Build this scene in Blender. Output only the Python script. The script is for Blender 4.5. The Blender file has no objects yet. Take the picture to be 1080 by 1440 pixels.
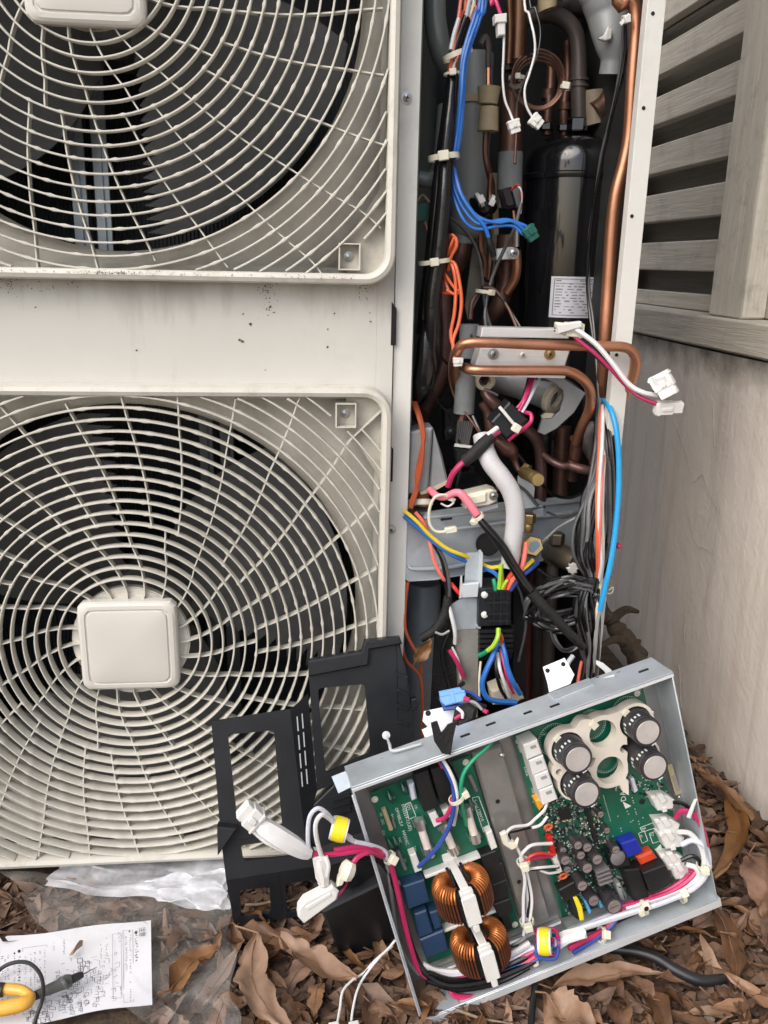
import bpy, math, random
from mathutils import Vector, Matrix
random.seed(7)
S = bpy.context.scene
C = S.collection
V = Vector
R = math.radians

# ------------------------------------------------------------------ camera, sky, sun, exposure
FPX, YAW, PIT, ROL = 1203.8, 0.10149, 0.28380, -0.021452
CAM = V((0.0, -0.8, 0.645))
_f = V((math.sin(YAW)*math.cos(PIT), math.cos(YAW)*math.cos(PIT), -math.sin(PIT)))
_r = V((math.cos(YAW), -math.sin(YAW), 0))
_d = _f.cross(_r)
CR = _r*math.cos(ROL) + _d*math.sin(ROL)
CD = -_r*math.sin(ROL) + _d*math.cos(ROL)
CF = _f
cam = bpy.data.cameras.new('camera')
camo = bpy.data.objects.new('camera', cam)
C.objects.link(camo)
camo.matrix_world = Matrix((( CR.x, -CD.x, -CF.x, CAM.x), (CR.y, -CD.y, -CF.y, CAM.y), (CR.z, -CD.z, -CF.z, CAM.z), (0, 0, 0, 1)))
cam.sensor_fit = 'HORIZONTAL'
cam.sensor_width = 36
cam.lens = 36*FPX/1080
cam.clip_start = 0.01
cam.clip_end = 300
S.camera = camo

SUN_EL, SUN_AZ = R(42), R(224)       # azimuth: the sun stands behind the camera, a little to its left
w = bpy.data.worlds.new('World')
S.world = w
w.use_nodes = True
nt = w.node_tree
nt.nodes.clear()
sky = nt.nodes.new('ShaderNodeTexSky')
sky.sky_type = 'NISHITA'
sky.sun_disc = False
sky.sun_elevation = SUN_EL
sky.sun_rotation = SUN_AZ
sky.dust_density = 3.0
sky.ozone_density = 0.6
sky.air_density = 0.8
bg = nt.nodes.new('ShaderNodeBackground')
bg.inputs['Strength'].default_value = 0.15
wo = nt.nodes.new('ShaderNodeOutputWorld')
nt.links.new(sky.outputs[0], bg.inputs[0])
nt.links.new(bg.outputs[0], wo.inputs[0])
sl = bpy.data.lights.new('sun', 'SUN')
sl.energy = 1.5
sl.angle = R(55)
sl.color = (1.0, 0.985, 0.96)
so = bpy.data.objects.new('sun', sl)
C.objects.link(so)
sd = V((math.sin(SUN_AZ)*math.cos(SUN_EL), math.cos(SUN_AZ)*math.cos(SUN_EL), math.sin(SUN_EL)))
so.rotation_euler = sd.to_track_quat('Z', 'Y').to_euler()
S.view_settings.view_transform = 'Standard'
S.view_settings.look = 'None'
S.view_settings.gamma = 1
S.view_settings.use_curve_mapping = False
S.view_settings.exposure = 0.48

# ------------------------------------------------------------------ where things stand: a photo ray meets the plane a thing lies on
def ray(x, y):
    return CR*((x-540)/FPX) + CD*((y-720)/FPX) + CF

class Plane:
    def __init__(s, o, n):
        s.o = V(o); s.n = V(n).normalized()
    def p(s, x, y, h=0.0):
        d = ray(x, y)
        t = ((s.o + s.n*h - CAM).dot(s.n)) / d.dot(s.n)
        return CAM + d*t

FP = Plane((0, 0, 0), (0, -1, 0))        # front of the unit, heights towards the viewer
GP = Plane((0, 0, 0), (0, 0, 1))         # ground
WX = 0.545
WP = Plane((WX, 0, 0), (-1, 0, 0))       # cement wall
TU, TV, TN = V((.95637, .13779, .25761)), V((-.26916, .07274, .96035)), V((.11359, -.98779, .10666))
TO = V((.1047, .59268-.8, .005))
TP = Plane(TO, TN)                       # rim of the open metal box
def at(x, y, Y=0.0): return FP.p(x, y, -Y)
def pxm(p): return (p-CAM).dot(CF)/FPX   # metres per photo pixel at p

# ------------------------------------------------------------------ materials
MATS = {}
def mat(name, col, rough=0.5, metal=0.0, var=0.12, scale=40.0, bump=0.0, bscale=200.0, col2=None, spec=0.5, coat=0.0, stretch=None, island=0.0, dirt=None, alpha=None, trans=0.0):
    if name in MATS: return MATS[name]
    m = bpy.data.materials.new(name); m.use_nodes = True
    N = m.node_tree.nodes; L = m.node_tree.links
    b = N['Principled BSDF']
    b.inputs['Roughness'].default_value = rough
    b.inputs['Metallic'].default_value = metal
    b.inputs['Specular IOR Level'].default_value = spec
    b.inputs['Coat Weight'].default_value = coat
    if trans: b.inputs['Transmission Weight'].default_value = trans
    if alpha is not None: b.inputs['Alpha'].default_value = alpha
    tc = N.new('ShaderNodeTexCoord'); src = tc.outputs['Object']
    if stretch:
        mp = N.new('ShaderNodeMapping'); mp.inputs['Scale'].default_value = stretch
        L.new(src, mp.inputs['Vector']); src = mp.outputs['Vector']
    nz = N.new('ShaderNodeTexNoise'); nz.inputs['Scale'].default_value = scale; nz.inputs['Detail'].default_value = 6
    nz.inputs['Roughness'].default_value = 0.65
    L.new(src, nz.inputs['Vector'])
    c2 = col2 if col2 else tuple(min(1, c*(1+var)) for c in col)
    c1 = col if col2 else tuple(c*(1-var) for c in col)
    rp = N.new('ShaderNodeValToRGB')
    rp.color_ramp.elements[0].position = 0.35; rp.color_ramp.elements[1].position = 0.65
    rp.color_ramp.elements[0].color = (*c1, 1); rp.color_ramp.elements[1].color = (*c2, 1)
    L.new(nz.outputs['Fac'], rp.inputs['Fac'])
    out = rp.outputs['Color']
    if island:
        g = N.new('ShaderNodeNewGeometry'); h = N.new('ShaderNodeHueSaturation')
        oi = N.new('ShaderNodeObjectInfo')
        ad = N.new('ShaderNodeMath'); ad.operation = 'ADD'; fr = N.new('ShaderNodeMath'); fr.operation = 'FRACT'
        L.new(g.outputs['Random Per Island'], ad.inputs[0]); L.new(oi.outputs['Random'], ad.inputs[1]); L.new(ad.outputs[0], fr.inputs[0])
        mr = N.new('ShaderNodeMapRange'); mr.inputs['To Min'].default_value = 1-island; mr.inputs['To Max'].default_value = 1+island
        L.new(fr.outputs[0], mr.inputs['Value']); L.new(mr.outputs[0], h.inputs['Value']); L.new(out, h.inputs['Color'])
        mr2 = N.new('ShaderNodeMapRange'); mr2.inputs['To Min'].default_value = 1.15; mr2.inputs['To Max'].default_value = 0.75
        L.new(fr.outputs[0], mr2.inputs['Value']); L.new(mr2.outputs[0], h.inputs['Saturation'])
        out = h.outputs['Color']
    if dirt:                              # dirt = (colour, amount 0..1, scale)
        n2 = N.new('ShaderNodeTexNoise'); n2.inputs['Scale'].default_value = dirt[2]; n2.inputs['Detail'].default_value = 8; n2.inputs['Roughness'].default_value = 0.75
        L.new(tc.outputs['Object'], n2.inputs['Vector'])
        r2 = N.new('ShaderNodeValToRGB'); r2.color_ramp.elements[0].position = 0.52; r2.color_ramp.elements[1].position = 0.78
        r2.color_ramp.elements[0].color = (0, 0, 0, 1); r2.color_ramp.elements[1].color = (dirt[1],)*3 + (1,)
        L.new(n2.outputs['Fac'], r2.inputs['Fac'])
        mx = N.new('ShaderNodeMix'); mx.data_type = 'RGBA'
        L.new(r2.outputs['Color'], mx.inputs['Factor']); L.new(out, mx.inputs['A']); mx.inputs['B'].default_value = (*dirt[0], 1)
        out = mx.outputs['Result']
    L.new(out, b.inputs['Base Color'])
    mr3 = N.new('ShaderNodeMapRange'); mr3.inputs['To Min'].default_value = max(0.02, rough-0.09); mr3.inputs['To Max'].default_value = min(1, rough+0.11)
    L.new(nz.outputs['Fac'], mr3.inputs['Value']); L.new(mr3.outputs[0], b.inputs['Roughness'])
    if bump:
        n3 = N.new('ShaderNodeTexNoise'); n3.inputs['Scale'].default_value = bscale; n3.inputs['Detail'].default_value = 5
        L.new(src, n3.inputs['Vector'])
        bp = N.new('ShaderNodeBump'); bp.inputs['Strength'].default_value = bump; bp.inputs['Distance'].default_value = 0.002
        L.new(n3.outputs['Fac'], bp.inputs['Height']); L.new(bp.outputs['Normal'], b.inputs['Normal'])
    MATS[name] = m
    return m

DIRT = (0.16, 0.13, 0.09)
M = dict(
    ivory=mat('ivory_paint', (.56, .555, .51), .42, var=.03, scale=6, bump=.05, bscale=500, dirt=(DIRT, .22, 9)),
    ivory2=mat('ivory_plastic', (.58, .565, .50), .45, var=.05, scale=9, bump=.04, bscale=300, dirt=((.26, .22, .15), .5, 30)),
    cap=mat('hub_plastic', (.60, .585, .53), .4, var=.02, scale=5),
    shroud=mat('dusty_shroud', (.54, .515, .45), .6, var=.12, scale=14, dirt=(DIRT, .5, 11)),
    post=mat('pale_post_paint', (.66, .66, .62), .38, var=.03, scale=9, dirt=((.2, .19, .17), .25, 15)),
    blade=mat('fan_plastic', (.075, .076, .077), .6, var=.15, scale=30, bump=.12, bscale=500, dirt=((.15, .135, .115), .55, 60)),
    dark=mat('dark_inner', (.02, .022, .022), .6, var=.3, scale=20),
    fins=mat('coil_fins', (.08, .083, .086), .5, metal=.4, var=.3, scale=60),
    inner=mat('inner_painted_steel', (.13, .15, .14), .24, var=.12, scale=5, spec=.6),
    panelgrey=mat('grey_steel', (.2, .215, .22), .45, metal=.3, var=.08, scale=12),
    galv=mat('galvanised_steel', (.52, .58, .62), .36, metal=.45, var=.12, scale=22, bump=.06, bscale=90, dirt=((.28, .3, .31), .5, 14)),
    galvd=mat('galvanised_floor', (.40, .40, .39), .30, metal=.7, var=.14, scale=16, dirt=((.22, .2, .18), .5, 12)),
    alu=mat('aluminium', (.78, .79, .79), .33, metal=.55, var=.05, scale=30, stretch=(1, 1, 30), bump=.04, bscale=300),
    tin=mat('tinned_bracket', (.68, .72, .75), .35, metal=.4, var=.06, scale=20),
    steelpost=mat('stained_steel', (.36, .35, .31), .5, metal=.5, var=.2, scale=25, dirt=((.2, .17, .1), .5, 30)),
    copper=mat('copper', (.53, .25, .145), .36, metal=.85, var=.16, scale=18, dirt=((.16, .07, .04), .65, 14), stretch=(1, 1, .4)),
    copperd=mat('tarnished_copper', (.15, .08, .06), .42, metal=.7, var=.3, scale=22, dirt=((.08, .05, .045), .7, 18)),
    pipedark=mat('painted_dark_pipe', (.085, .072, .066), .4, metal=.2, var=.2, scale=16),
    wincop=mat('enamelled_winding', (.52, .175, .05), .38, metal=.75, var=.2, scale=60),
    winshade=mat('enamelled_winding_shaded', (.20, .075, .04), .35, metal=.6, var=.2, scale=60),  # same wire as the winding top, shade of its side put into the colour
    bronze=mat('dull_bronze', (.26, .135, .075), .34, metal=.75, var=.2, scale=18, dirt=((.10, .05, .03), .6, 16), stretch=(1, 1, .3)),
    clear=mat('clear_nylon', (.46, .48, .48), .22, var=.08, scale=30),
    brass=mat('brass', (.42, .31, .14), .38, metal=.8, var=.2, scale=40, dirt=((.12, .09, .05), .5, 40)),
    brassd=mat('aged_brass', (.12, .10, .075), .45, metal=.6, var=.3, scale=40),
    black=mat('black_enamel', (.006, .0066, .008), .16, var=.2, scale=8, coat=.6),
    blackp=mat('black_plastic', (.010, .0115, .014), .42, var=.2, scale=25, bump=.06, bscale=400, dirt=((.05, .05, .048), .12, 30)),
    blackp2=mat('black_matt_plastic', (.008, .008, .009), .5, var=.25, scale=30),
    vinyl=mat('black_vinyl', (.005, .005, .006), .2, var=.3, scale=40, bump=.35, bscale=60),
    tape=mat('black_cloth_tape', (.010, .010, .010), .7, var=.4, scale=150, bump=.5, bscale=400),
    foam=mat('grey_foam', (.19, .205, .21), .72, var=.12, scale=40, bump=.2, bscale=300),
    foaml=mat('silver_foam', (.30, .32, .325), .5, metal=.25, var=.1, scale=25, bump=.3, bscale=60),
    foamin=mat('cream_foam', (.52, .47, .36), .75, var=.12, scale=60, bump=.3, bscale=200),
    tan=mat('tan_rubber', (.40, .33, .20), .6, var=.12, scale=40, bump=.15, bscale=150),
    accu=mat('accumulator_grey', (.29, .305, .30), .38, var=.06, scale=10),
    label=mat('foil_label', (.62, .63, .68), .35, metal=.3, var=.06, scale=20),
    ink=mat('black_ink', (.03, .03, .035), .6, var=.1),
    inkb=mat('grey_ink', (.20, .20, .24), .6, var=.1),
    hose=mat('white_hose', (.50, .50, .505), .5, var=.04, scale=20),
    wwhite=mat('white_wire', (.66, .66, .65), .42, var=.04, scale=50),
    wgrey=mat('grey_wire', (.30, .31, .31), .42, var=.1, scale=50),
    wlilac=mat('pale_lilac_wire', (.58, .60, .68), .42, var=.05, scale=50),
    wblack=mat('black_wire', (.007, .007, .008), .28, var=.2, scale=60),
    wdgrey=mat('charcoal_wire', (.075, .075, .078), .3, var=.2, scale=60),
    wmag=mat('magenta_wire', (.48, .025, .115), .36, var=.08, scale=50),
    wpink=mat('pink_sleeve', (.80, .20, .26), .42, var=.08, scale=50),
    wblue=mat('blue_wire', (.02, .14, .48), .34, var=.08, scale=50),
    wsky=mat('sky_blue_wire', (.02, .32, .66), .32, var=.06, scale=50),
    wnavy=mat('navy_wire', (.03, .07, .32), .34, var=.08, scale=50),
    wor=mat('orange_wire', (.66, .13, .045), .4, var=.06, scale=50),
    word=mat('dull_orange_wire', (.42, .085, .03), .45, var=.12, scale=50),
    wred=mat('red_wire', (.60, .035, .025), .36, var=.08, scale=50),
    wcoral=mat('coral_wire', (.78, .17, .13), .4, var=.06, scale=50),
    wyel=mat('yellow_wire', (.72, .54, .03), .38, var=.06, scale=50),
    wgrn=mat('green_wire', (.01, .28, .14), .36, var=.08, scale=50),
    wlime=mat('lime_wire', (.35, .58, .03), .38, var=.1, scale=50),
    wbrown=mat('brown_wire', (.12, .05, .03), .4, var=.15, scale=50),
    conn=mat('white_nylon', (.68, .68, .65), .45, var=.03, scale=60),
    cream=mat('cream_nylon', (.70, .67, .55), .42, var=.05, scale=50),
    tie=mat('natural_cable_tie', (.68, .66, .53), .4, var=.05, scale=50),
    sleeve=mat('frosted_sleeve', (.80, .81, .80), .38, var=.05, scale=30, bump=.3, bscale=80),
    pcb=mat('solder_mask_green', (.006, .105, .06), .30, var=.18, scale=30, spec=.6),
    pcbd=mat('solder_mask_dark_green', (.006, .055, .036), .32, var=.3, scale=50, spec=.6),
    silk=mat('white_silkscreen', (.62, .68, .62), .5, var=.1),
    solder=mat('solder', (.62, .62, .60), .3, metal=.9, var=.1),
    holder=mat('cream_holder', (.70, .65, .56), .45, var=.04, scale=30),
    capsl=mat('capacitor_sleeve', (.035, .032, .036), .33, var=.25, scale=40),
    captop=mat('capacitor_end', (.54, .52, .50), .42, metal=.4, var=.1, scale=60),
    captopd=mat('small_capacitor_end', (.40, .34, .33), .4, metal=.6, var=.1, scale=60),
    blue=mat('blue_component', (.012, .025, .30), .35, var=.1, scale=40),
    dblue=mat('dark_blue_component', (.018, .045, .10), .38, var=.1, scale=30),
    redc=mat('red_component', (.52, .055, .02), .32, var=.1, scale=40),
    redd=mat('red_plug', (.58, .02, .015), .35, var=.1, scale=40),
    orange=mat('orange_component', (.75, .33, .02), .4, var=.08, scale=40),
    yellow=mat('yellow_core', (.78, .66, .02), .35, var=.05, scale=40),
    skyc=mat('light_blue_component', (.10, .36, .62), .4, var=.08, scale=40),
    bluecon=mat('light_blue_nylon', (.14, .34, .66), .4, var=.05, scale=40),
    gncon=mat('dark_green_nylon', (.01, .10, .075), .38, var=.1, scale=40),
    ferrite=mat('ferrite_grey', (.16, .15, .15), .45, var=.15, scale=40),
    ceramic=mat('fuse_ceramic', (.70, .62, .56), .4, var=.05, scale=60),
    screw=mat('screw_metal', (.46, .46, .45), .35, metal=.9, var=.15, scale=60),
    hole=mat('dark_hole', (.006, .006, .006), .8, var=.1),
    paper=mat('white_paper', (.78, .79, .82), .65, var=.02, scale=20),
    amber=mat('amber_plastic', (.80, .43, .07), .33, var=.06, scale=25, dirt=((.5, .2, .03), .3, 40)),
    probe=mat('grey_rubber', (.10, .105, .095), .55, var=.12, scale=50),
    probek=mat('black_rubber', (.018, .018, .018), .5, var=.2, scale=50),
    bark=mat('rotten_bark', (.06, .045, .03), .9, var=.5, scale=40, bump=1.0, bscale=120),
    stone=mat('grey_stone', (.26, .235, .2), .85, var=.25, scale=40, bump=.6, bscale=120),
    leaf=mat('dry_leaf', (.095, .047, .024), .6, col2=(.21, .105, .05), scale=26, island=.55, bump=.5, bscale=60, dirt=((.09, .055, .03), .7, 30)),
    leaf2=mat('tan_dry_leaf', (.19, .095, .043), .52, col2=(.30, .165, .08), scale=18, island=.2, bump=.5, bscale=60, dirt=((.15, .08, .035), .6, 25)),
    litter=mat('leaf_litter', (.06, .034, .021), .8, col2=(.175, .10, .06), scale=30, island=.6, bump=.5, bscale=90),
    twig=mat('dry_twig', (.24, .18, .12), .8, var=.3, scale=60, bump=.4, bscale=200),
)

# ------------------------------------------------------------------ mesh builder
ORG = {}
def setp(o, label=None, cat=None, group=None, kind=None):
    if label: o['label'] = label
    if cat: o['category'] = cat
    if group: o['group'] = group
    if kind: o['kind'] = kind
    return o
def thing(name, label, cat, loc=(0, 0, 0), group=None):
    o = bpy.data.objects.new(name, None)
    C.objects.link(o)
    o.location = loc; o.empty_display_size = 0.02
    ORG[o] = V(loc)
    return setp(o, label, cat, group)

class MB:
    def __init__(s): s.v = []; s.f = []
    def add(s, vs, fs):
        k = len(s.v); s.v += [V(p) for p in vs]; s.f += [tuple(i+k for i in f) for f in fs]; return s
    def box(s, c, a, b, d, ch=0.0):      # half vectors; ch = chamfer in metres
        c, a, b, d = V(c), V(a), V(b), V(d)
        if a.cross(b).dot(d) < 0: a = -a
        la, lb, ld = a.length, b.length, d.length
        ch = min(ch, .45*min(la, lb, ld))
        if ch <= 0:
            P = [c+a*i+b*j+d*k for k in (-1, 1) for j in (-1, 1) for i in (-1, 1)]
            return s.add(P, [(0, 2, 3, 1), (4, 5, 7, 6), (0, 1, 5, 4), (2, 6, 7, 3), (0, 4, 6, 2), (1, 3, 7, 5)])
        sa, sb, sd_ = 1-ch/la, 1-ch/lb, 1-ch/ld
        P = []; I = {}
        for i in (-1, 1):
            for j in (-1, 1):
                for k in (-1, 1):
                    I[i, j, k, 0] = len(P); P.append(c+a*i+b*j*sb+d*k*sd_)
                    I[i, j, k, 1] = len(P); P.append(c+a*i*sa+b*j+d*k*sd_)
                    I[i, j, k, 2] = len(P); P.append(c+a*i*sa+b*j*sb+d*k)
        F = []
        def q(*ix, want=None):
            pts = [P[i] for i in ix]
            n = (pts[1]-pts[0]).cross(pts[2]-pts[0])
            m = sum(pts, V((0, 0, 0)))/len(pts) - c
            F.append(tuple(ix) if n.dot(m) > 0 else tuple(reversed(ix)))
        for e in (-1, 1):
            q(I[e, -1, -1, 0], I[e, 1, -1, 0], I[e, 1, 1, 0], I[e, -1, 1, 0])
            q(I[-1, e, -1, 1], I[1, e, -1, 1], I[1, e, 1, 1], I[-1, e, 1, 1])
            q(I[-1, -1, e, 2], I[1, -1, e, 2], I[1, 1, e, 2], I[-1, 1, e, 2])
            for g in (-1, 1):
                q(I[e, g, -1, 0], I[e, g, 1, 0], I[e, g, 1, 1], I[e, g, -1, 1])
                q(I[e, -1, g, 0], I[e, 1, g, 0], I[e, 1, g, 2], I[e, -1, g, 2])
                q(I[-1, e, g, 1], I[1, e, g, 1], I[1, e, g, 2], I[-1, e, g, 2])
                for k in (-1, 1): q(I[e, g, k, 0], I[e, g, k, 1], I[e, g, k, 2])
        return s.add(P, F)
    def abox(s, lo, hi, ch=0.0):
        lo, hi = V(lo), V(hi); c = (lo+hi)/2; h = (hi-lo)/2
        return s.box(c, (h.x, 0, 0), (0, h.y, 0), (0, 0, h.z), ch)
    def loft(s, rings, close=True, cap0=True, cap1=True):
        n = len(rings[0]); k = len(s.v)
        for r_ in rings: s.v += [V(p) for p in r_]
        for i in range(len(rings)-1):
            for j in range(n if close else n-1):
                j2 = (j+1) % n
                s.f.append((k+i*n+j, k+i*n+j2, k+(i+1)*n+j2, k+(i+1)*n+j))
        if cap0: s.f.append(tuple(k+j for j in reversed(range(n))))
        if cap1: s.f.append(tuple(k+(len(rings)-1)*n+j for j in range(n)))
        return s
    def prism(s, poly, dirv, ch=0.0):    # polygon of 3-D points, pushed along dirv; ch bevels the poly side
        poly = [V(p) for p in poly]; dirv = V(dirv); n = len(poly)
        nn = V((0, 0, 0))
        for i in range(n): nn += poly[i].cross(poly[(i+1) % n])
        if nn.dot(dirv) > 0: poly.reverse()
        dn = dirv.normalized()
        rings = [[p+dirv for p in poly]]
        if ch > 0:
            ins = []
            for i in range(n):
                a, b, c_ = poly[i-1], poly[i], poly[(i+1) % n]
                e1, e2 = (b-a).normalized(), (c_-b).normalized()
                n1, n2 = dn.cross(e1), dn.cross(e2)
                bi = n1+n2
                den = max(.35, 1+n1.dot(n2))
                ins.append(b - bi*(ch/den))
            # make sure the inset goes inwards
            cen = sum(poly, V((0, 0, 0)))/n
            if sum((q-cen).length for q in ins) > sum((q-cen).length for q in poly):
                ins = [2*b-q for b, q in zip(poly, ins)]
            rings += [[p+dn*ch for p in poly], ins]
        else:
            rings.append(poly)
        return s.loft(rings)
    def tube(s, pts, r, n=8, cap=True, sub=0):
        pts = [V(p) for p in pts]
        if sub: pts, r = smooth(pts, r, sub)
        m = len(pts)
        rr = r if isinstance(r, (list, tuple)) else [r]*m
        t0 = (pts[1]-pts[0]).normalized()
        u = t0.orthogonal().normalized()
        rings = []
        for i in range(m):
            t = (pts[min(i+1, m-1)]-pts[max(i-1, 0)])
            t = t.normalized() if t.length > 1e-9 else t0
            u = (u - t*u.dot(t))
            u = u.normalized() if u.length > 1e-6 else t.orthogonal().normalized()
            v = t.cross(u)
            rings.append([pts[i]+(u*math.cos(2*math.pi*j/n)+v*math.sin(2*math.pi*j/n))*rr[i] for j in range(n)])
        return s.loft(rings, True, cap, cap)
    def sweep(s, pts, sec, up, closed=False):   # section [(side, up)] swept along pts with a fixed up vector
        up = V(up).normalized(); m = len(pts); rings = []
        for i in range(m):
            if closed: t = pts[(i+1) % m]-pts[i-1]
            else: t = pts[min(i+1, m-1)]-pts[max(i-1, 0)]
            t = t.normalized(); sd_ = t.cross(up).normalized()
            rings.append([pts[i]+sd_*a+up*b for a, b in sec])
        if closed: rings.append(rings[0])
        return s.loft(rings, True, not closed, not closed)
    def lathe(s, o, ax, prof, n=24, a0=0.0, a1=2*math.pi):   # prof [(r, h)]
        o, ax = V(o), V(ax).normalized(); u = ax.orthogonal().normalized(); v = ax.cross(u)
        full = abs(a1-a0-2*math.pi) < 1e-6; k = len(s.v); nn = n if full else n+1
        for r_, h in prof:
            for j in range(nn):
                a = a0+(a1-a0)*j/n
                s.v.append(o+ax*h+(u*math.cos(a)+v*math.sin(a))*max(r_, 1e-5))
        for i in range(len(prof)-1):
            for j in range(n):
                j2 = (j+1) % nn
                s.f.append((k+i*nn+j, k+i*nn+j2, k+(i+1)*nn+j2, k+(i+1)*nn+j))
        return s
    def mesh(s, name, m, org=V((0, 0, 0)), smooth_=True, ang=38):
        me = bpy.data.meshes.new(name)
        me.from_pydata([tuple(p-org) for p in s.v], [], s.f)
        me.materials.append(m)
        if smooth_:
            me.polygons.foreach_set('use_smooth', [True]*len(me.polygons))
            me.set_sharp_from_angle(angle=R(ang))
        me.update()
        return me
    def build(s, name, m, parent=None, label=None, kind=None, smooth_=True, ang=38, loc=None, cat=None, group=None):
        org = ORG[parent] if parent else (V(loc) if loc is not None else V((0, 0, 0)))
        if isinstance(m, str): m = M[m]
        o = bpy.data.objects.new(name, s.mesh(name, m, org, smooth_, ang))
        C.objects.link(o)
        if parent: o.parent = parent
        else: o.location = org
        ORG[o] = org
        return setp(o, label, cat, group, kind)

def smooth(pts, r=None, sub=5):
    n = len(pts)
    if n < 3:
        return pts, r
    out = []; ro = []
    rr = r if isinstance(r, (list, tuple)) else [r]*n
    for i in range(n-1):
        p0 = pts[i-1] if i else pts[0]*2-pts[1]
        p1, p2 = pts[i], pts[i+1]
        p3 = pts[i+2] if i+2 < n else pts[-1]*2-pts[-2]
        for k in range(sub):
            t = k/sub; t2 = t*t; t3 = t2*t
            out.append(((2*p1)+(p2-p0)*t+(2*p0-5*p1+4*p2-p3)*t2+(3*p1-p0-3*p2+p3)*t3)*.5)
            if r is not None: ro.append(rr[i]*(1-t)+rr[i+1]*t)
    out.append(pts[-1])
    if r is not None: ro.append(rr[-1])
    return out, ro

def pts3(pl, pts, h=0.0):                # photo points (x, y[, h]) on planes parallel to pl
    return [pl.p(p[0], p[1], p[2] if len(p) > 2 else h) for p in pts]
def wire(parent, name, m, rpx, pts, Y=0.0, pl=None, sub=5, n=7, **kw):
    pl = pl or FP
    if pl is FP and pts[0][1] < -8:            # runs that leave the top of the picture go on upwards
        rpx = [rpx[0]]+list(rpx) if isinstance(rpx, (list, tuple)) else rpx
        pts = [(pts[0][0]+6, -330)+tuple(pts[0][2:])]+list(pts)
    P = pts3(pl, [(p[0], p[1], (-p[2] if pl is FP else p[2]) if len(p) > 2 else (-Y if pl is FP else Y)) for p in pts])
    rr = rpx if isinstance(rpx, (list, tuple)) else [rpx]*len(P)
    rr = [a*pxm(p) for a, p in zip(rr, P)]
    mb = MB(); mb.tube(P, rr, n, True, sub)
    return mb.build(name, m, parent, **kw)
def slab(parent, name, m, poly, Y=0.0, thick=0.01, pl=None, ch=0.0, **kw):   # outline on a plane, solid behind it
    pl = pl or FP
    P = pts3(pl, poly, -Y if pl is FP else Y)
    mb = MB(); mb.prism(P, -pl.n*thick, ch)
    return mb.build(name, m, parent, **kw)
def cyl(parent, name, m, c, rpx, Y, length, pl=None, n=18, ch=.12, **kw):    # round post, end at (c, Y), running back
    pl = pl or FP
    p = pl.p(c[0], c[1], -Y if pl is FP else Y); r = rpx*pxm(p)
    mb = MB(); mb.lathe(p, -pl.n, [(0, 0), (r*(1-ch), 0), (r, r*ch), (r, length), (0, length)], n)
    return mb.build(name, m, parent, **kw)
def tie(parent, c, dirv, r, m='tie', w=.0035, head=None, name='cable_tie', tail=0.0, hs=1.0):
    c = V(c); d = V(dirv).normalized(); mb = MB()
    mb.lathe(c, d, [(r, -w/2), (r+.0011, -w/2), (r+.0011, w/2), (r, w/2), (r, -w/2)], 14)
    tocam = (CAM-c); tocam = (tocam-d*tocam.dot(d)).normalized()
    if head is None: head = tocam
    else: head = (V(head)-d*V(head).dot(d)).normalized()
    hc = c+head*(r+.0024)
    sdv = d.cross(head).normalized()
    mb.box(hc, d*.0028*hs, head*.0024*hs, sdv*.0032*hs, .0006)
    if tail: mb.box(hc+head*tail/2, d*.0016, head*tail/2, sdv*.0005)
    return mb.build(name, m, parent)
def plug(parent, name, m, c, a, b, d, pins=2, step=.7):    # connector housing: a = long half axis (wire to mouth), b across, d thickness
    c, a, b, d = V(c), V(a), V(b), V(d); mb = MB()
    ch = .12*min(a.length, b.length, d.length)
    mb.box(c-a*.35, a*.65, b, d, ch)
    mb.box(c+a*.62, a*.38, b*.86, d*.8, ch)
    mb.box(c-a*.2, a*.35, b*.28, d*1.3, ch*.6)
    mb.box(c-a*.75, a*.1, b*1.1, d*1.06, ch*.5)
    o = mb.build(name, m, parent)
    hb = MB()
    for i in range(pins):
        x = (i-(pins-1)/2)*1.3/pins
        hb.box(c+a*1.0+b*x, a*.02, b*.38/pins, d*.42)
    return o, hb
def screw(parent, p, n, r, m='screw', name='screw'):
    p, n = V(p), V(n).normalized(); mb = MB()
    mb.lathe(p, n, [(r*1.5, 0), (r*1.5, r*.25), (r, r*.3), (r*.95, r*.75), (r*.6, r*.95), (0, r*1.0)], 18)
    o = mb.build(name, m, parent)
    u = n.orthogonal().normalized(); v = n.cross(u); k = MB()
    a = .5
    e1, e2 = u*math.cos(a)+v*math.sin(a), v*math.cos(a)-u*math.sin(a)
    k.box(p+n*r*.98, e1*r*.55, e2*r*.12, n*r*.06); k.box(p+n*r*.985, e2*r*.55, e1*r*.12, n*r*.06)
    o2 = k.build('screw_slot', 'hole', parent)
    return o
def text(parent, name, m, s, o, ex, ey, size, ext=.00012, font_align='LEFT'):
    cu = bpy.data.curves.new(name, 'FONT'); cu.body = s; cu.size = 1.0; cu.align_x = font_align; cu.align_y = 'CENTER'
    cu.resolution_u = 2
    ob = bpy.data.objects.new(name, cu); C.objects.link(ob)
    dg = bpy.context.evaluated_depsgraph_get()
    me = bpy.data.meshes.new_from_object(ob.evaluated_get(dg))
    bpy.data.objects.remove(ob)
    ex, ey = V(ex).normalized()*size, V(ey).normalized()*size
    org = ORG[parent] if parent else V((0, 0, 0))
    for v in me.vertices: v.co = V(o)+ex*v.co.x+ey*v.co.y-org
    me.materials.clear(); me.materials.append(M[m])
    ob = bpy.data.objects.new(name, me); C.objects.link(ob)
    if parent: ob.parent = parent
    ORG[ob] = org
    return ob
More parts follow.
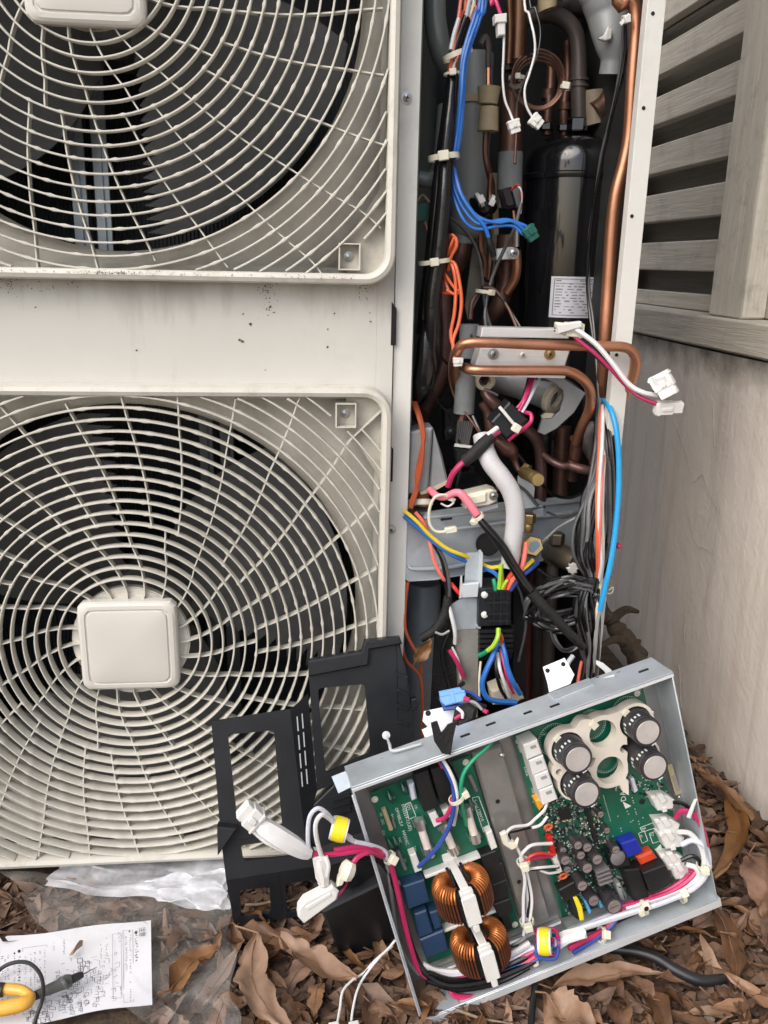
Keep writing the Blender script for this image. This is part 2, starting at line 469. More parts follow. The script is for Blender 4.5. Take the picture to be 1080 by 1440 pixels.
# ================================================================== ground
def ground_z(x, y):
    return .004*math.sin(x*23+1)*math.cos(y*19) + .003*math.sin(x*57+y*41) - .003
def build_ground():
    mb = MB(); xs = []
    def axis(lo, hi, step, far):
        a = [-far, -far/3, lo-3, lo-.6]
        n = int((hi-lo)/step)
        a += [lo+i*(hi-lo)/n for i in range(n+1)]
        return a+[hi+.6, hi+3, far/3, far]
    X = axis(-.8, 1.0, .02, 60); Y = axis(-1.2, .6, .02, 60)
    k = len(X)
    for y in Y:
        for x in X:
            near = -.8 <= x <= 1 and -1.2 <= y <= .6
            mb.v.append(V((x, y, ground_z(x, y) if near else -.004)))
    for j in range(len(Y)-1):
        for i in range(k-1):
            mb.f.append((j*k+i, j*k+i+1, (j+1)*k+i+1, (j+1)*k+i))
    m = mat('soil', (.045, .03, .02), .9, col2=(.10, .07, .045), scale=60, bump=1.0, bscale=180)
    mb.build('ground', m, None, kind='structure')
build_ground()

# ================================================================== cement wall on the right
def wall_material():
    m = bpy.data.materials.new('rendered_cement'); m.use_nodes = True
    N = m.node_tree.nodes; L = m.node_tree.links; b = N['Principled BSDF']
    tc = N.new('ShaderNodeTexCoord')
    def noise(scale, stretch, detail=6, rough=.6):
        mp = N.new('ShaderNodeMapping'); mp.inputs['Scale'].default_value = stretch
        L.new(tc.outputs['Object'], mp.inputs['Vector'])
        n = N.new('ShaderNodeTexNoise'); n.inputs['Scale'].default_value = scale; n.inputs['Detail'].default_value = detail; n.inputs['Roughness'].default_value = rough
        L.new(mp.outputs['Vector'], n.inputs['Vector']); return n.outputs['Fac']
    def ramp(f, p0, c0, p1, c1):
        r = N.new('ShaderNodeValToRGB'); r.color_ramp.elements[0].position = p0; r.color_ramp.elements[1].position = p1
        r.color_ramp.elements[0].color = (*c0, 1); r.color_ramp.elements[1].color = (*c1, 1); L.new(f, r.inputs['Fac']); return r.outputs['Color']
    def mix(f, a, c):
        x = N.new('ShaderNodeMix'); x.data_type = 'RGBA'; L.new(f, x.inputs['Factor']); L.new(a, x.inputs['A'])
        if isinstance(c, tuple): x.inputs['B'].default_value = (*c, 1)
        else: L.new(c, x.inputs['B'])
        return x.outputs['Result']
    base = ramp(noise(5, (1, 1, 1)), .35, (.68, .625, .565), .68, (.78, .72, .66))
    drips = ramp(noise(3.2, (1, 9, .5), 8, .7), .50, (0, 0, 0), .76, (.62, .62, .62))
    c = mix(drips, base, (.42, .375, .32))
    warm = ramp(noise(3, (1, 3, .8)), .5, (0, 0, 0), .75, (.5, .5, .5))
    c = mix(warm, c, (.68, .565, .45))
    pale = ramp(noise(8, (1, 5, .6), 8, .7), .58, (0, 0, 0), .75, (.55, .55, .55))
    c = mix(pale, c, (.72, .69, .66))
    # splashed soil along the foot and grime hanging under the timber sill: real stains on the render
    sp = N.new('ShaderNodeSeparateXYZ'); L.new(tc.outputs['Object'], sp.inputs[0])
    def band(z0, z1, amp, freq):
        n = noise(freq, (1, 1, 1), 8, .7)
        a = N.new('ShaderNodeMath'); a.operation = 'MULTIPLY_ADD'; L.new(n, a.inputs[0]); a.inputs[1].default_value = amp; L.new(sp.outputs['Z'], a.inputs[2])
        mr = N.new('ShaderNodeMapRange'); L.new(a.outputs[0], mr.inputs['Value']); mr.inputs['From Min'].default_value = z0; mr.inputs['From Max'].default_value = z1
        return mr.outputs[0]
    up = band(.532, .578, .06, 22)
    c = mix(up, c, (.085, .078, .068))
    lo = band(.07, .0, .05, 30)
    c = mix(lo, c, (.26, .22, .18))
    L.new(c, b.inputs['Base Color']); b.inputs['Roughness'].default_value = .85
    v = N.new('ShaderNodeTexVoronoi'); v.feature = 'DISTANCE_TO_EDGE'; v.inputs['Scale'].default_value = 2.6
    ad = N.new('ShaderNodeVectorMath'); ad.operation = 'ADD'
    n5 = N.new('ShaderNodeTexNoise'); n5.inputs['Scale'].default_value = 9; n5.inputs['Detail'].default_value = 5
    L.new(tc.outputs['Object'], n5.inputs['Vector'])
    sc = N.new('ShaderNodeVectorMath'); sc.operation = 'SCALE'; sc.inputs['Scale'].default_value = .25
    L.new(n5.outputs['Color'], sc.inputs[0]); L.new(tc.outputs['Object'], ad.inputs[0]); L.new(sc.outputs[0], ad.inputs[1]); L.new(ad.outputs[0], v.inputs['Vector'])
    cr = N.new('ShaderNodeMapRange'); L.new(v.outputs['Distance'], cr.inputs['Value']); cr.inputs['From Max'].default_value = .004; cr.inputs['To Min'].default_value = -.25
    hs = N.new('ShaderNodeMath'); hs.operation = 'MULTIPLY_ADD'; hs.inputs[1].default_value = .35
    L.new(noise(140, (1, 1, 1), 4, .6), hs.inputs[0]); L.new(noise(26, (1, 1, 1), 8, .6), hs.inputs[2])
    bp = N.new('ShaderNodeBump'); bp.inputs['Strength'].default_value = .55; bp.inputs['Distance'].default_value = .004
    L.new(hs.outputs[0], bp.inputs['Height']); L.new(bp.outputs[0], b.inputs['Normal'])
    return m
SILL_LO, SILL_HI = .5435, .585
cw = thing('cement_wall', 'streaked pale cement wall with fine cracks below the timber slat fence', 'wall', (WX, .2, 0))
mb = MB()
ny, nz = 70, 24
for k in range(nz+1):
    for j in range(ny+1):
        y = -1.6+j*3.2/ny; z = -.05+k*(SILL_LO+.048)/nz
        x = WX + .0025*math.sin(y*9+z*4)+.0018*math.sin(z*17+y*5) 
        mb.v.append(V((x, y, z)))
for k in range(nz):
    for j in range(ny):
        a = k*(ny+1)+j; mb.f.append((a, a+ny+1, a+ny+2, a+1))
k0 = len(mb.v)
o_ = mb.build('render_coat', wall_material(), cw)
mb = MB(); mb.abox((WX+.006, -1.6, -.05), (WX+.2, 1.6, SILL_LO-.004)); mb.build('masonry', M['stone'], cw)
# cracks in the render, real hairline ridges
mb = MB()
def onwall(x, y, h=.0022): return WP.p(x, y, h)
for path, r in (([(948, 590), (962, 628), (972, 668), (978, 678), (988, 668), (996, 690), (1004, 702), (1012, 722)], .0004),
             ([(962, 672), (966, 712), (972, 745), (980, 768), (992, 772), (1003, 780)], .00035),
             ([(1003, 540), (1003, 590), (1006, 628)], .00045), ([(965, 860), (963, 890), (962, 905)], .0007), ([(955, 935), (956, 960), (957, 996)], .0008)):
    P = [onwall(x+random.uniform(-1, 1), y) for x, y in path]
    P, _ = smooth(P, None, 6)
    P = [p+V((0, random.uniform(-.0008, .0008), random.uniform(-.0008, .0008))) for p in P]
    mb.tube(P, r, 5)
mb.build('hairline_crack', mat('crack_edge', (.40, .37, .335), .9), cw)

# ================================================================== slat fence on the wall
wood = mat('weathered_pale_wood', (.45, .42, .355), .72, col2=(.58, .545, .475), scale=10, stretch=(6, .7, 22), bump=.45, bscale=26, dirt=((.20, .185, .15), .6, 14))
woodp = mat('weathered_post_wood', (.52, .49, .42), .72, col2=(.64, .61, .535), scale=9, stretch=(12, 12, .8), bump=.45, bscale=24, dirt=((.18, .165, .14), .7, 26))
woodd = mat('shaded_back_slat_wood', (.20, .19, .16), .8, col2=(.27, .255, .22), scale=10, stretch=(6, .7, 22), bump=.4, bscale=26)  # back slats: shade behind the front row put into the colour
fe = thing('slat_fence', 'weathered pale timber fence of level slats standing on the cement wall', 'fence', (WX+.02, .3, SILL_LO))
FX = WX-.004
mb = MB(); mb.abox((FX, -1.6, SILL_LO), (FX+.09, 1.7, SILL_HI), .003); mb.build('sill_beam', wood, fe)
sx = FX+.045                           # face of the front slats
SP = Plane((sx, 0, 0), (-1, 0, 0))
# slat bottoms and tops read from the photo beside the upright
edges = [(1000, 382, 346), (1011, 306, 265), (1020, 225, 175), (1033, 137, 86), (1042, 47, -10)]
zs = [(SP.p(x, yb).z, SP.p(x, yt).z) for x, yb, yt in edges]
hgt = sum(b-a for a, b in zs)/len(zs); pitch = (zs[-1][0]-zs[0][0])/(len(zs)-1)
z0 = zs[0][0]-pitch
fr = random.Random(3)
for i in range(11):
    z = z0+pitch*i
    lo = max(z, SILL_HI+.001)
    mb = MB(); t = fr.uniform(-.0012, .0012)
    mb.box((sx+.009, .05, (lo+z+hgt)/2), (.009, 0, 0), (0, 1.64, t), (0, 0, (z+hgt-lo)/2), .0018)
    mb.build('slat', wood, fe)
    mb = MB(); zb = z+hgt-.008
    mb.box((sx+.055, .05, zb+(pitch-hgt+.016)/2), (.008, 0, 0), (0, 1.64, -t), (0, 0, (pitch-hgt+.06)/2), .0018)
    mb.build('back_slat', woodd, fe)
# uprights
p0 = Plane((FX+.012, 0, 0), (-1, 0, 0))
ya, yb = p0.p(997, 448).y, p0.p(1042, 454).y
for yy in (yb, yb-.62, yb+.72):
    mb = MB(); mb.abox((FX+.010, yy, SILL_HI+.0008), (sx-.0008, yy+(ya-yb), 1.75), .0025); mb.build('upright', woodp, fe)

# ================================================================== outdoor unit
UW0, UW1, UH = -.60, .3125, 1.345
un = thing('outdoor_unit', 'ivory twin fan air conditioner outdoor unit with its service panel taken off', 'air conditioner', (0, .16, 0))
hub = at(183, 905, -.02)
HX, HZL = hub.x, hub.z
R1 = at(282, 905, -.02).x-HX
R16 = at(516, 905, -.02).x-HX
HZU = at(139, 360, -.02).z+R16
GA = .25                                    # grille half size
PX1 = at(557, 300, 0).x                     # right edge of the front panel
BELL = at(505, 850, .03).x-HX
BZ = .022                                   # panel bottom
SQ = GA-.014
def panel_material():
    m = mat('ivory_panel', (.56, .555, .51), .42, var=.03, scale=6, bump=.05, bscale=500, dirt=(DIRT, .16, 9)); N = m.node_tree.nodes; L = m.node_tree.links; b = N['Principled BSDF']
    src = b.inputs['Base Color'].links[0].from_socket; tc = N.new('ShaderNodeTexCoord'); sp = N.new('ShaderNodeSeparateXYZ'); L.new(tc.outputs['Object'], sp.inputs[0])
    # run-off grime: streaks that hang from the lower edge of the upper guard
    mp = N.new('ShaderNodeMapping'); mp.inputs['Scale'].default_value = (1, 1, .16); L.new(tc.outputs['Object'], mp.inputs[0])
    n = N.new('ShaderNodeTexNoise'); n.inputs['Scale'].default_value = 60; n.inputs['Detail'].default_value = 8; n.inputs['Roughness'].default_value = .7; L.new(mp.outputs[0], n.inputs['Vector'])
    n2 = N.new('ShaderNodeTexNoise'); n2.inputs['Scale'].default_value = 11; n2.inputs['Detail'].default_value = 4; L.new(mp.outputs[0], n2.inputs['Vector'])
    edge = HZU-GA
    mr = N.new('ShaderNodeMapRange'); L.new(sp.outputs['Z'], mr.inputs['Value']); mr.inputs['From Min'].default_value = edge-.045; mr.inputs['From Max'].default_value = edge-.002; mr.inputs['To Min'].default_value = -.16; mr.inputs['To Max'].default_value = .17
    a = N.new('ShaderNodeMath'); a.operation = 'ADD'; L.new(n.outputs['Fac'], a.inputs[0]); L.new(mr.outputs[0], a.inputs[1])
    a2 = N.new('ShaderNodeMath'); a2.operation = 'MULTIPLY_ADD'; L.new(n2.outputs['Fac'], a2.inputs[0]); a2.inputs[1].default_value = .7; L.new(a.outputs[0], a2.inputs[2])
    r = N.new('ShaderNodeValToRGB'); r.color_ramp.elements[0].position = .93; r.color_ramp.elements[1].position = 1.0; r.color_ramp.elements[0].color = (0, 0, 0, 1); r.color_ramp.elements[1].color = (.45, .45, .45, 1)
    mm = N.new('ShaderNodeMapRange'); mm.inputs['From Min'].default_value = .86; mm.inputs['From Max'].default_value = 1.25; mm.inputs['To Max'].default_value = .42; L.new(a2.outputs[0], mm.inputs['Value'])
    x = N.new('ShaderNodeMix'); x.data_type = 'RGBA'; L.new(mm.outputs[0], x.inputs['Factor']); L.new(src, x.inputs['A']); x.inputs['B'].default_value = (.20, .165, .12, 1); L.new(x.outputs['Result'], b.inputs['Base Color'])
    return m
# front panel: four strips round two square openings
mb = MB()
t = .0012
for lo, hi in (((UW0, BZ), (HX-SQ, UH)), ((HX+SQ, BZ), (PX1, UH))):
    mb.abox((lo[0], 0, lo[1]), (hi[0], t, hi[1]), .0004)
for z0_, z1_ in ((BZ, HZL-SQ), (HZL+SQ, HZU-SQ), (HZU+SQ, UH)):
    mb.abox((HX-SQ, 0, z0_), (HX+SQ, t, z1_), .0)
mb.abox((PX1-.0012, .0013, BZ), (PX1, .02, UH))
mb.build('front_panel', panel_material(), un)
# corner strip beside the service opening with three dark slots
sx0, sx1 = PX1+.0012, at(587, 250, .004).x
mb = MB()
mb.abox((sx0, .004, BZ), (sx1, .0055, UH), .0005)
mb.abox((sx1-.0013, .0057, BZ), (sx1, .026, UH))
mb.abox((sx0, .0057, BZ), (sx0+.0013, .02, UH))
mb.build('corner_strip', 'post', un)
for a, b in ((424, 485), (622, 676)):
    za, zb = at(548, a, .003).z, at(548, b, .003).z
    mb = MB(); xx = PX1+.0006
    mb.prism([(xx-.0028, -.0004, za), (xx+.002, -.0004, za-.006), (xx+.002, -.0004, zb), (xx-.0028, -.0004, zb)], (0, .0016, 0)); mb.build('slot', 'hole', un)
for px, py in ((572, 138), (550, 744)):
    p = at(px, py, .004); screw(un, p, (0, -1, 0), .0034)
# right side post with its flange and screw holes
q0, q1 = at(908.5, 30, .0).x, at(934, 30, 0).x
mb = MB()
mb.abox((q0, .0, BZ), (q1, .0016, UH), .0005)
mb.abox((q1-.0014, .0018, BZ), (q1, .318, UH))
mb.abox((q0, .0018, BZ), (q0+.0012, .012, UH))
mb.build('side_panel', 'post', un)
for px, py in ((918, 19), (905, 152), (888.5, 304), (867, 499)):
    p = at(px, py, 0); mb = MB(); mb.lathe(p+V((0, -.0004, 0)), (0, 1, 0), [(0, 0), (.0017, 0), (.0017, .001), (0, .001)], 12); mb.build('screw_hole', 'hole', un)
# casing: top, left side, bottom pan, coil and dark liner
mb = MB(); mb.abox((UW0, .0, UH), (q1, .32, UH+.012), .003); mb.build('top_panel', 'ivory', un)
mb = MB(); mb.abox((UW0, .0018, BZ), (UW0+.0014, .318, UH)); mb.build('left_panel', 'ivory', un)
mb = MB(); mb.abox((UW0, .012, .010), (q1, .318, .021), .002); mb.build('base_pan', 'ivory', un)
mb = MB(); mb.abox((UW0+.003, .285, .024), (q1-.02, .312, UH-.002)); mb.build('heat_exchanger', 'fins', un)
mb = MB()
for i in range(150):
    x = UW0+.02+i*.0046
    mb.abox((x, .281, .03), (x+.0012, .284, UH-.01))
mb.build('fin_pack', 'fins', un, kind='stuff')
mb = MB(); mb.abox((UW0+.002, .02, .022), (UW0+.012, .28, UH-.01)); mb.build('liner', 'dark', un)
for hz in (.13, .44):
    mb = MB(); mb.abox((UW0-.05, .03, .0), (UW0+.02, .29, .010)); 
mb = MB(); mb.abox((-.52, .02, -.004), (-.44, .30, .0098)); mb.abox((.16, .08, -.004), (.24, .30, .0098)); mb.build('foot_rail', 'galv', un)

# shroud plates with the bell mouths
def shroud(cz, name='fan_shroud'):
    mb = MB(); n = 96; sq = []; Y0 = .014
    for i in range(n):
        a = 2*math.pi*i/n; c, s = math.cos(a), math.sin(a); k = (SQ+.004)/max(abs(c), abs(s))
        sq.append(V((HX+c*k, Y0, cz+s*k)))
    rings = [sq]
    for rr, yy in ((BELL+.016, Y0), (BELL+.010, Y0+.0015), (BELL+.005, Y0+.005), (BELL+.001, Y0+.012), (BELL, Y0+.022), (BELL, Y0+.075)):
        rings.append([V((HX+rr*math.cos(2*math.pi*i/n), yy, cz+rr*math.sin(2*math.pi*i/n))) for i in range(n)])
    mb.loft([list(reversed(r_)) for r_ in rings], True, False, False)
    return mb.build(name, 'shroud', un)
def fan(cz, phase):
    f = MB()
    f.lathe((HX, .062, cz), (0, 1, 0), [(0, 0), (.03, 0), (.045, .006), (.05, .016), (.05, .075), (0, .075)], 32)
    fo = f.build('fan', 'blade', un)
    for b in range(3):
        mb = MB(); nr, na = 14, 12; span = R(84); RI, RO = .046, BELL-.010
        def P(i, j, off):
            fr_ = i/nr; r_ = RI+(RO-RI)*fr_
            a0 = phase+b*2*math.pi/3 + R(16)*(fr_-1)**2
            if j == 0:                       # notched trailing edge
                a0 += 0 if i % 2 else R(5.5)*(.5+.5*fr_)
            sp = span*(1.0-.12*fr_+.1*math.sin(fr_*math.pi))
            a = a0+sp*j/na
            y = .066+.060*(1-(j/na))*(.55+.45*(1-fr_)) + .012*math.sin(math.pi*j/na) + off
            return V((HX+r_*math.cos(a), y, cz+r_*math.sin(a)))
        k = len(mb.v)
        for off in (0, .0026):
            for i in range(nr*2+1):
                for j in range(na+1):
                    ii = i/2
                    fr_ = ii/nr; r_ = RI+(RO-RI)*fr_
                    a0 = phase+b*2*math.pi/3+R(14)*(1-fr_)**2
                    if j == 0: a0 += 0 if i % 2 else R(7.5)*(.45+.55*fr_)
                    a = a0+span*(1-.1*fr_)*(j/na)
                    if j == na: a += R(5)*math.sin(fr_*math.pi)
                    y = .070+.052*(j/na)*(1.1-.4*fr_)-.010*math.sin(math.pi*j/na)+off
                    mb.v.append(V((HX+r_*math.cos(a), y, cz+r_*math.sin(a))))
        W_ = na+1; H_ = nr*2+1; T = W_*H_
        for i in range(H_-1):
            for j in range(na):
                a = i*W_+j
                mb.f.append((a, a+1, a+W_+1, a+W_)); mb.f.append((T+a, T+a+W_, T+a+W_+1, T+a+1))
        for i in range(H_-1):
            for j in (0, na):
                a = i*W_+j; q = (a, a+W_, T+a+W_, T+a); mb.f.append(q if j == 0 else tuple(reversed(q)))
        for j in range(na):
            for i in (0, H_-1):
                a = i*W_+j; q = (a, T+a, T+a+1, a+1); mb.f.append(q if i == 0 else tuple(reversed(q)))
        mb.build('fan_blade', 'blade', fo, ang=50)
    return fo
# motor bracket seen through the fans
def stand(cz, bx_, m_):
    mb = MB()
    for dx in (-.012, .012):
        x = bx_+dx
        mb.abox((x-.008, .20, cz-.30), (x+.008, .203, cz+.30), .0005)
        mb.abox((x-.008, .2035, cz-.30), (x-.0065, .222, cz+.30))
        mb.abox((x-.002, .1965, cz-.30), (x+.002, .1995, cz+.30))
    mb.build('motor_bracket', m_, un)
    mb = MB(); mb.lathe((HX, .14, cz), (0, 1, 0), [(0, 0), (.05, 0), (.058, .008), (.058, .055), (0, .055)], 28); mb.build('fan_motor', 'dark', un)

NUBW = 1
SWX = [(0.0, 0), (77, 0), (147, 14.5), (188, 18.6), (259, 23.6), (315, 27.2), (420, 31.5)]
def swirl(rpx):
    for (a, b), (c, d) in zip(SWX, SWX[1:]):
        if rpx <= c: return R(b+(d-b)*(rpx-a)/(c-a))
    return R(SWX[-1][1])
PXR = R16/333.0
def inside(x, z, a, cr):
    x, z = abs(x), abs(z)
    if x > a or z > a: return False
    if x > a-cr and z > a-cr: return (x-a+cr)**2+(z-a+cr)**2 < cr*cr
    return True
def rrect(a, cr, n=8):
    P = []
    for cx, cz, a0 in ((a-cr, a-cr, 0), (cr-a, a-cr, 90), (cr-a, cr-a, 180), (a-cr, cr-a, 270)):
        for i in range(n+1):
            t_ = R(a0+90*i/n); P.append((cx+cr*math.cos(t_), cz+cr*math.sin(t_)))
    return P
RING_SEC = [(-.00055, -.0014), (-.00095, .0076), (-.00045, .0086), (.00045, .0086), (.00095, .0076), (.00055, -.0014)]
SPOKE_SEC = [(-.0005, 0), (-.0006, .0086), (.0006, .0086), (.0005, 0)]
def grille(cz, tabs, label, cap_dz=0.0):
    g = MB()
    # rounded square frame
    YB = .0004
    prof = [(GA, YB), (GA, -.020), (GA-.0015, -.0235), (GA-.005, -.025), (GA-.0085, -.0235), (GA-.0095, -.021), (GA-.0095, YB)]
    rings = []
    for a, y in prof:
        cr = .027-(GA-a)
        rings.append([V((HX+x, y, cz+z)) for x, z in rrect(a, cr)])
    g.loft(rings, True, False, False)
    go = g.build('fan_grille', 'ivory2', un, label=label)
    IN = GA-.0085; ICR = .019
    def intab(x, z): return any(abs(x-dx) < .0102 and abs(z-dz) < .0122 for dx, dz in tabs)
    step = (R16-R1)/15
    rings_n = 0
    for k in range(1, 24):
        rad = R1+step*(k-1)
        n = 264
        segs = []; cur = []
        for i in range(n+1):
            a = 2*math.pi*i/n
            x, z = rad*math.cos(a), rad*math.sin(a)
            if inside(x, z, IN, ICR) and not intab(x, z): cur.append((a, x, z))
            elif cur: segs.append(cur); cur = []
        if cur: segs.append(cur)
        if not segs: continue
        full = len(segs) == 1 and len(segs[0]) == n+1
        if not full and len(segs) > 1 and segs[0][0][0] == 0: segs = [segs[-1][:-1]+segs[0]]+segs[1:-1]
        mb = MB()
        sw = swirl(rad/PXR)
        for sg in segs:
            if len(sg) < 3: continue
            mb = MB()
            if full: sg = sg[:-1]
            rg = []
            L_ = len(sg)
            for i, (a, x, z) in enumerate(sg):
                nub = 0
                if k >= 6:
                    ph = ((a-sw-R(6)-R(k*.9))/R(12)) % 1.0
                    if ph < R(360/264)/R(12): nub = 1
                er = V((math.cos(a), 0, math.sin(a)))
                c0 = V((HX, -.0135, cz))+er*rad
                s_ = 1.75 if nub else 1.0
                dn = V((0, -1, 0))
                rg.append([c0+er*(b*s_)+dn*(h+(.0004 if nub else 0)) for b, h in RING_SEC])
            if full: rg.append(rg[0])
            mb.loft(rg, True, not full, not full)
            mb.build('ring', 'ivory2', go)
    # swirled spokes
    rhub = .040
    for k in range(10):
        base = R(36*k)
        for off, ra, rb in ((0, rhub, .36), (18, rhub, R1+step*5), (12, R1+step*5.0, .36), (24, R1+step*5.0, .36)):
            P = []
            nn = 26
            for i in range(nn+1):
                rr = ra+(rb-ra)*i/nn
                a = base+R(off)+swirl(rr/PXR)
                x, z = rr*math.cos(a), rr*math.sin(a)
                if not inside(x, z, IN+.003, ICR) or intab(x, z): break
                P.append(V((HX+x, -.0105-.0003*(off % 5 > 0), cz+z)))
            if len(P) > 2:
                mb = MB(); mb.sweep(P, SPOKE_SEC, (0, -1, 0)); mb.build('spoke', 'ivory2', go)
    for sx_ in (-1, 1):
        for sz_ in (-1, 1):
            a_ = IN+.0005; mb = MB(); poly = [(a_, a_-.082), (a_, a_-.014), (a_-.004, a_-.004), (a_-.014, a_), (a_-.034, a_), (a_-.034, a_-.030)]
            mb.prism([V((HX+sx_*x, -.0085, cz+sz_*z)) for x, z in poly], (0, .0012, 0)); mb.build('corner_plate', 'shroud', go)
    # ribbed disc and the rounded square cap
    mb = MB(); pr = [(0, .0005)]
    for i in range(6):
        r0 = .034+i*.0036
        pr += [(r0, .0005+.0012*(6-i)), (r0+.0024, .0005+.0012*(6-i)), (r0+.0027, .0005+.0012*(5-i))]
    pr += [(.0562, .0008), (.0562, -.006), (0, -.006)]
    mb.lathe((HX, -.012, cz), (0, -1, 0), pr, 64); mb.build('hub_disc', 'ivory2', go)
    def sup(a, e, n=64):
        out = []
        for i in range(n):
            t_ = 2*math.pi*(i+.5)/n; c, s = math.cos(t_), math.sin(t_)
            k_ = (abs(c)**e+abs(s)**e)**(-1/e)
            out.append((a*c*k_*.985, a*s*k_*.975))
        return out
    mb = MB(); hw = .0470
    rings = []
    for a, y in ((hw, -.016), (hw, -.0245), (hw-.0012, -.027), (hw-.0035, -.0285), (hw-.0070, -.0288), (hw-.0078, -.0276), (hw-.0088, -.0276), (hw-.0096, -.0290), (hw-.013, -.0296), (hw*.5, -.0306), (.001, -.031)):
        rings.append([V((HX+x, y, cz+cap_dz+z)) for x, z in sup(a, 13 if a > .03 else 4)])
    mb.loft(rings, True, False, True); mb.build('hub_cap', 'cap', go, ang=25)
    # sunken screw tabs
    for dx, dz in tabs:
        c = V((HX+dx, 0, cz+dz)); s_ = .0095; mb = MB()
        w_ = .0012
        mb.abox((c.x-s_, -.0215, c.z-s_*1.2), (c.x-s_+w_, -.001, c.z+s_*1.2)); mb.abox((c.x+s_-w_, -.0215, c.z-s_*1.2), (c.x+s_, -.001, c.z+s_*1.2))
        mb.abox((c.x-s_+w_, -.0213, c.z-s_*1.2), (c.x+s_-w_, -.001, c.z-s_*1.2+w_)); mb.abox((c.x-s_+w_, -.0213, c.z+s_*1.2-w_), (c.x+s_-w_, -.001, c.z+s_*1.2))
        mb.abox((c.x-s_+w_, -.008, c.z-s_*1.2+w_), (c.x+s_-w_, -.0065, c.z+s_*1.2-w_))
        mb.build('screw_tab', 'shroud', go)
        q = MB(); q.lathe((c.x, -.0082, c.z), (0, -1, 0), [(.0046, 0), (.0046, .0008), (.003, .001), (.003, .0022), (.0015, .0028), (0, .0028)], 16); q.build('screw', 'screw', go)
    return go
tl = at(486, 583, -.015); ttx, ttz = tl.x-HX, tl.z-HZL
tb = at(491, 361, -.015); tbx, tbz = tb.x-HX, tb.z-HZU
shroud(HZL); shroud(HZU)
fan(HZL, R(-24)); fan(HZU, R(-84))
stand(HZL, at(305, 640, .2).x, 'panelgrey'); stand(HZU, at(126, 250, .2).x, 'galv')
grille(HZL, [(ttx, ttz), (-ttx, ttz), (-ttx, -ttz), (ttx, -ttz)], 'lower round wire fan guard with its whole square hub cap in view')
grille(HZU, [(tbx, tbz), (-tbx, tbz), (-tbx, -tbz), (tbx, -tbz)], 'upper round wire fan guard cut off by the top of the picture', -.010)
# specks of grime and small chips on the band between the two guards: real crumbs stuck to the paint
mb = MB(); g = random.Random(11)
for px, py, r_ in ((340, 480, 2.6), (337, 478, 1.8), (352, 456, 1.8), (342, 441, 1.2), (461, 488, 1.6), (461, 463, 1.4), (470, 441, 1.2), (192, 492, 1.5), (50, 432, 1.2), (521, 452, 1.3), (520, 440, .9), (373, 520, .9)):
    p = at(px, py, 0); r2 = r_*pxm(p)
    for _ in range(3):
        q = p+V((g.uniform(-1, 1)*r2*.6, -.0003, g.uniform(-1, 1)*r2*.6))
        mb.lathe(q, (0, -1, 0), [(r2*.7, 0), (r2*.5, r2*.25), (0, r2*.35)], 6)
def streak(cx, cy, w_, h_, n_):
    for _ in range(n_):
        px = g.gauss(cx, w_); py = cy+abs(g.gauss(0, h_))
        p = at(px, py, 0); r2 = g.uniform(.4, 1.1)*pxm(p)
        mb.lathe(p+V((0, -.0002, 0)), (0, -1, 0), [(r2, 0), (r2*.6, r2*.2), (0, r2*.25)], 5)
streak(375, 398, 7, 14, 40); streak(512, 394, 7, 12, 50); streak(10, 392, 9, 12, 40); streak(60, 396, 30, 6, 25); streak(380, 430, 2, 10, 14)
for _ in range(150):
    px = g.uniform(0, 500); p = at(px, 550.5+px*.005+g.gauss(0, .7), -.001); r2 = g.uniform(.4, 1.0)*pxm(p)
    mb.lathe(p, (0, -1, .4), [(r2, 0), (r2*.6, r2*.3), (0, r2*.4)], 5)
for _ in range(190):
    px = g.choice([g.uniform(0, 500), g.gauss(155, 25)]); p = at(px, 380+px*.021+g.gauss(0, 1.3), -.0255); r2 = g.uniform(.4, .9)*pxm(p)
    mb.lathe(p, (0, -1, .3), [(r2, 0), (r2*.6, r2*.3), (0, r2*.4)], 5)
mb.build('grime_speck', mat('grime', (.11, .085, .055), .85, var=.4, scale=90), un, kind='stuff')
# unseen house wall, added behind the unit to darken the gap
hw_ = thing('added_house_wall', 'unseen grey house wall added to darken the gap behind the outdoor unit', 'wall', (-.5, .76, 0))
mb = MB(); mb.abox((-3.0, .74, -.05), (WX-.008, .95, 2.9)); mb.build('wall_face', mat('grey_house_render', (.26, .25, .235), .85, var=.15, scale=8, bump=.5, bscale=60), hw_)
# ================================================================== inside the service opening
YB_ = .30
# partition between fan and pipes: a curved sheet of painted steel
mb = MB(); prof = [(.1075, .022), (.109, .06), (.113, .10), (.124, .14), (.140, .175), (.152, .21), (.157, .25), (.158, .283)]
prof = [V((x, y, 0)) for x, y in prof]; prof, _ = smooth(prof, None, 4)
mb.loft([[p+V((0, 0, .024)), p+V((0, 0, UH-.003)), p+V((.0012, .0006, UH-.003)), p+V((.0012, .0006, .024))] for p in prof])
mb.build('partition', 'inner', un)
mb = MB(); mb.abox((.160, .276, .024), (q1-.004, .280, UH-.003)); mb.build('rear_liner', 'dark', un)
mb = MB(); mb.abox((q1-.0034, .014, .024), (q1-.002, .275, UH-.003)); mb.build('side_liner', 'dark', un)
mb = MB(); mb.abox((PX1+.006, .02, .0215), (q1-.004, .275, .0235)); mb.build('pan_liner', mat('dirty_pan', (.06, .055, .045), .8, var=.4, scale=40), un)
# pale bead bulging in the partition low on the left
wire(un, 'partition_bead', 'inner', 16, [(612, -20, .06), (614, 40, .06), (622, 75, .062), (636, 95, .07)], n=14)
wire(un, 'partition_bead', 'inner', 11, [(588, 250, .05), (604, 252, .05), (618, 236, .055), (622, 205, .06), (626, 150, .07)], n=12)
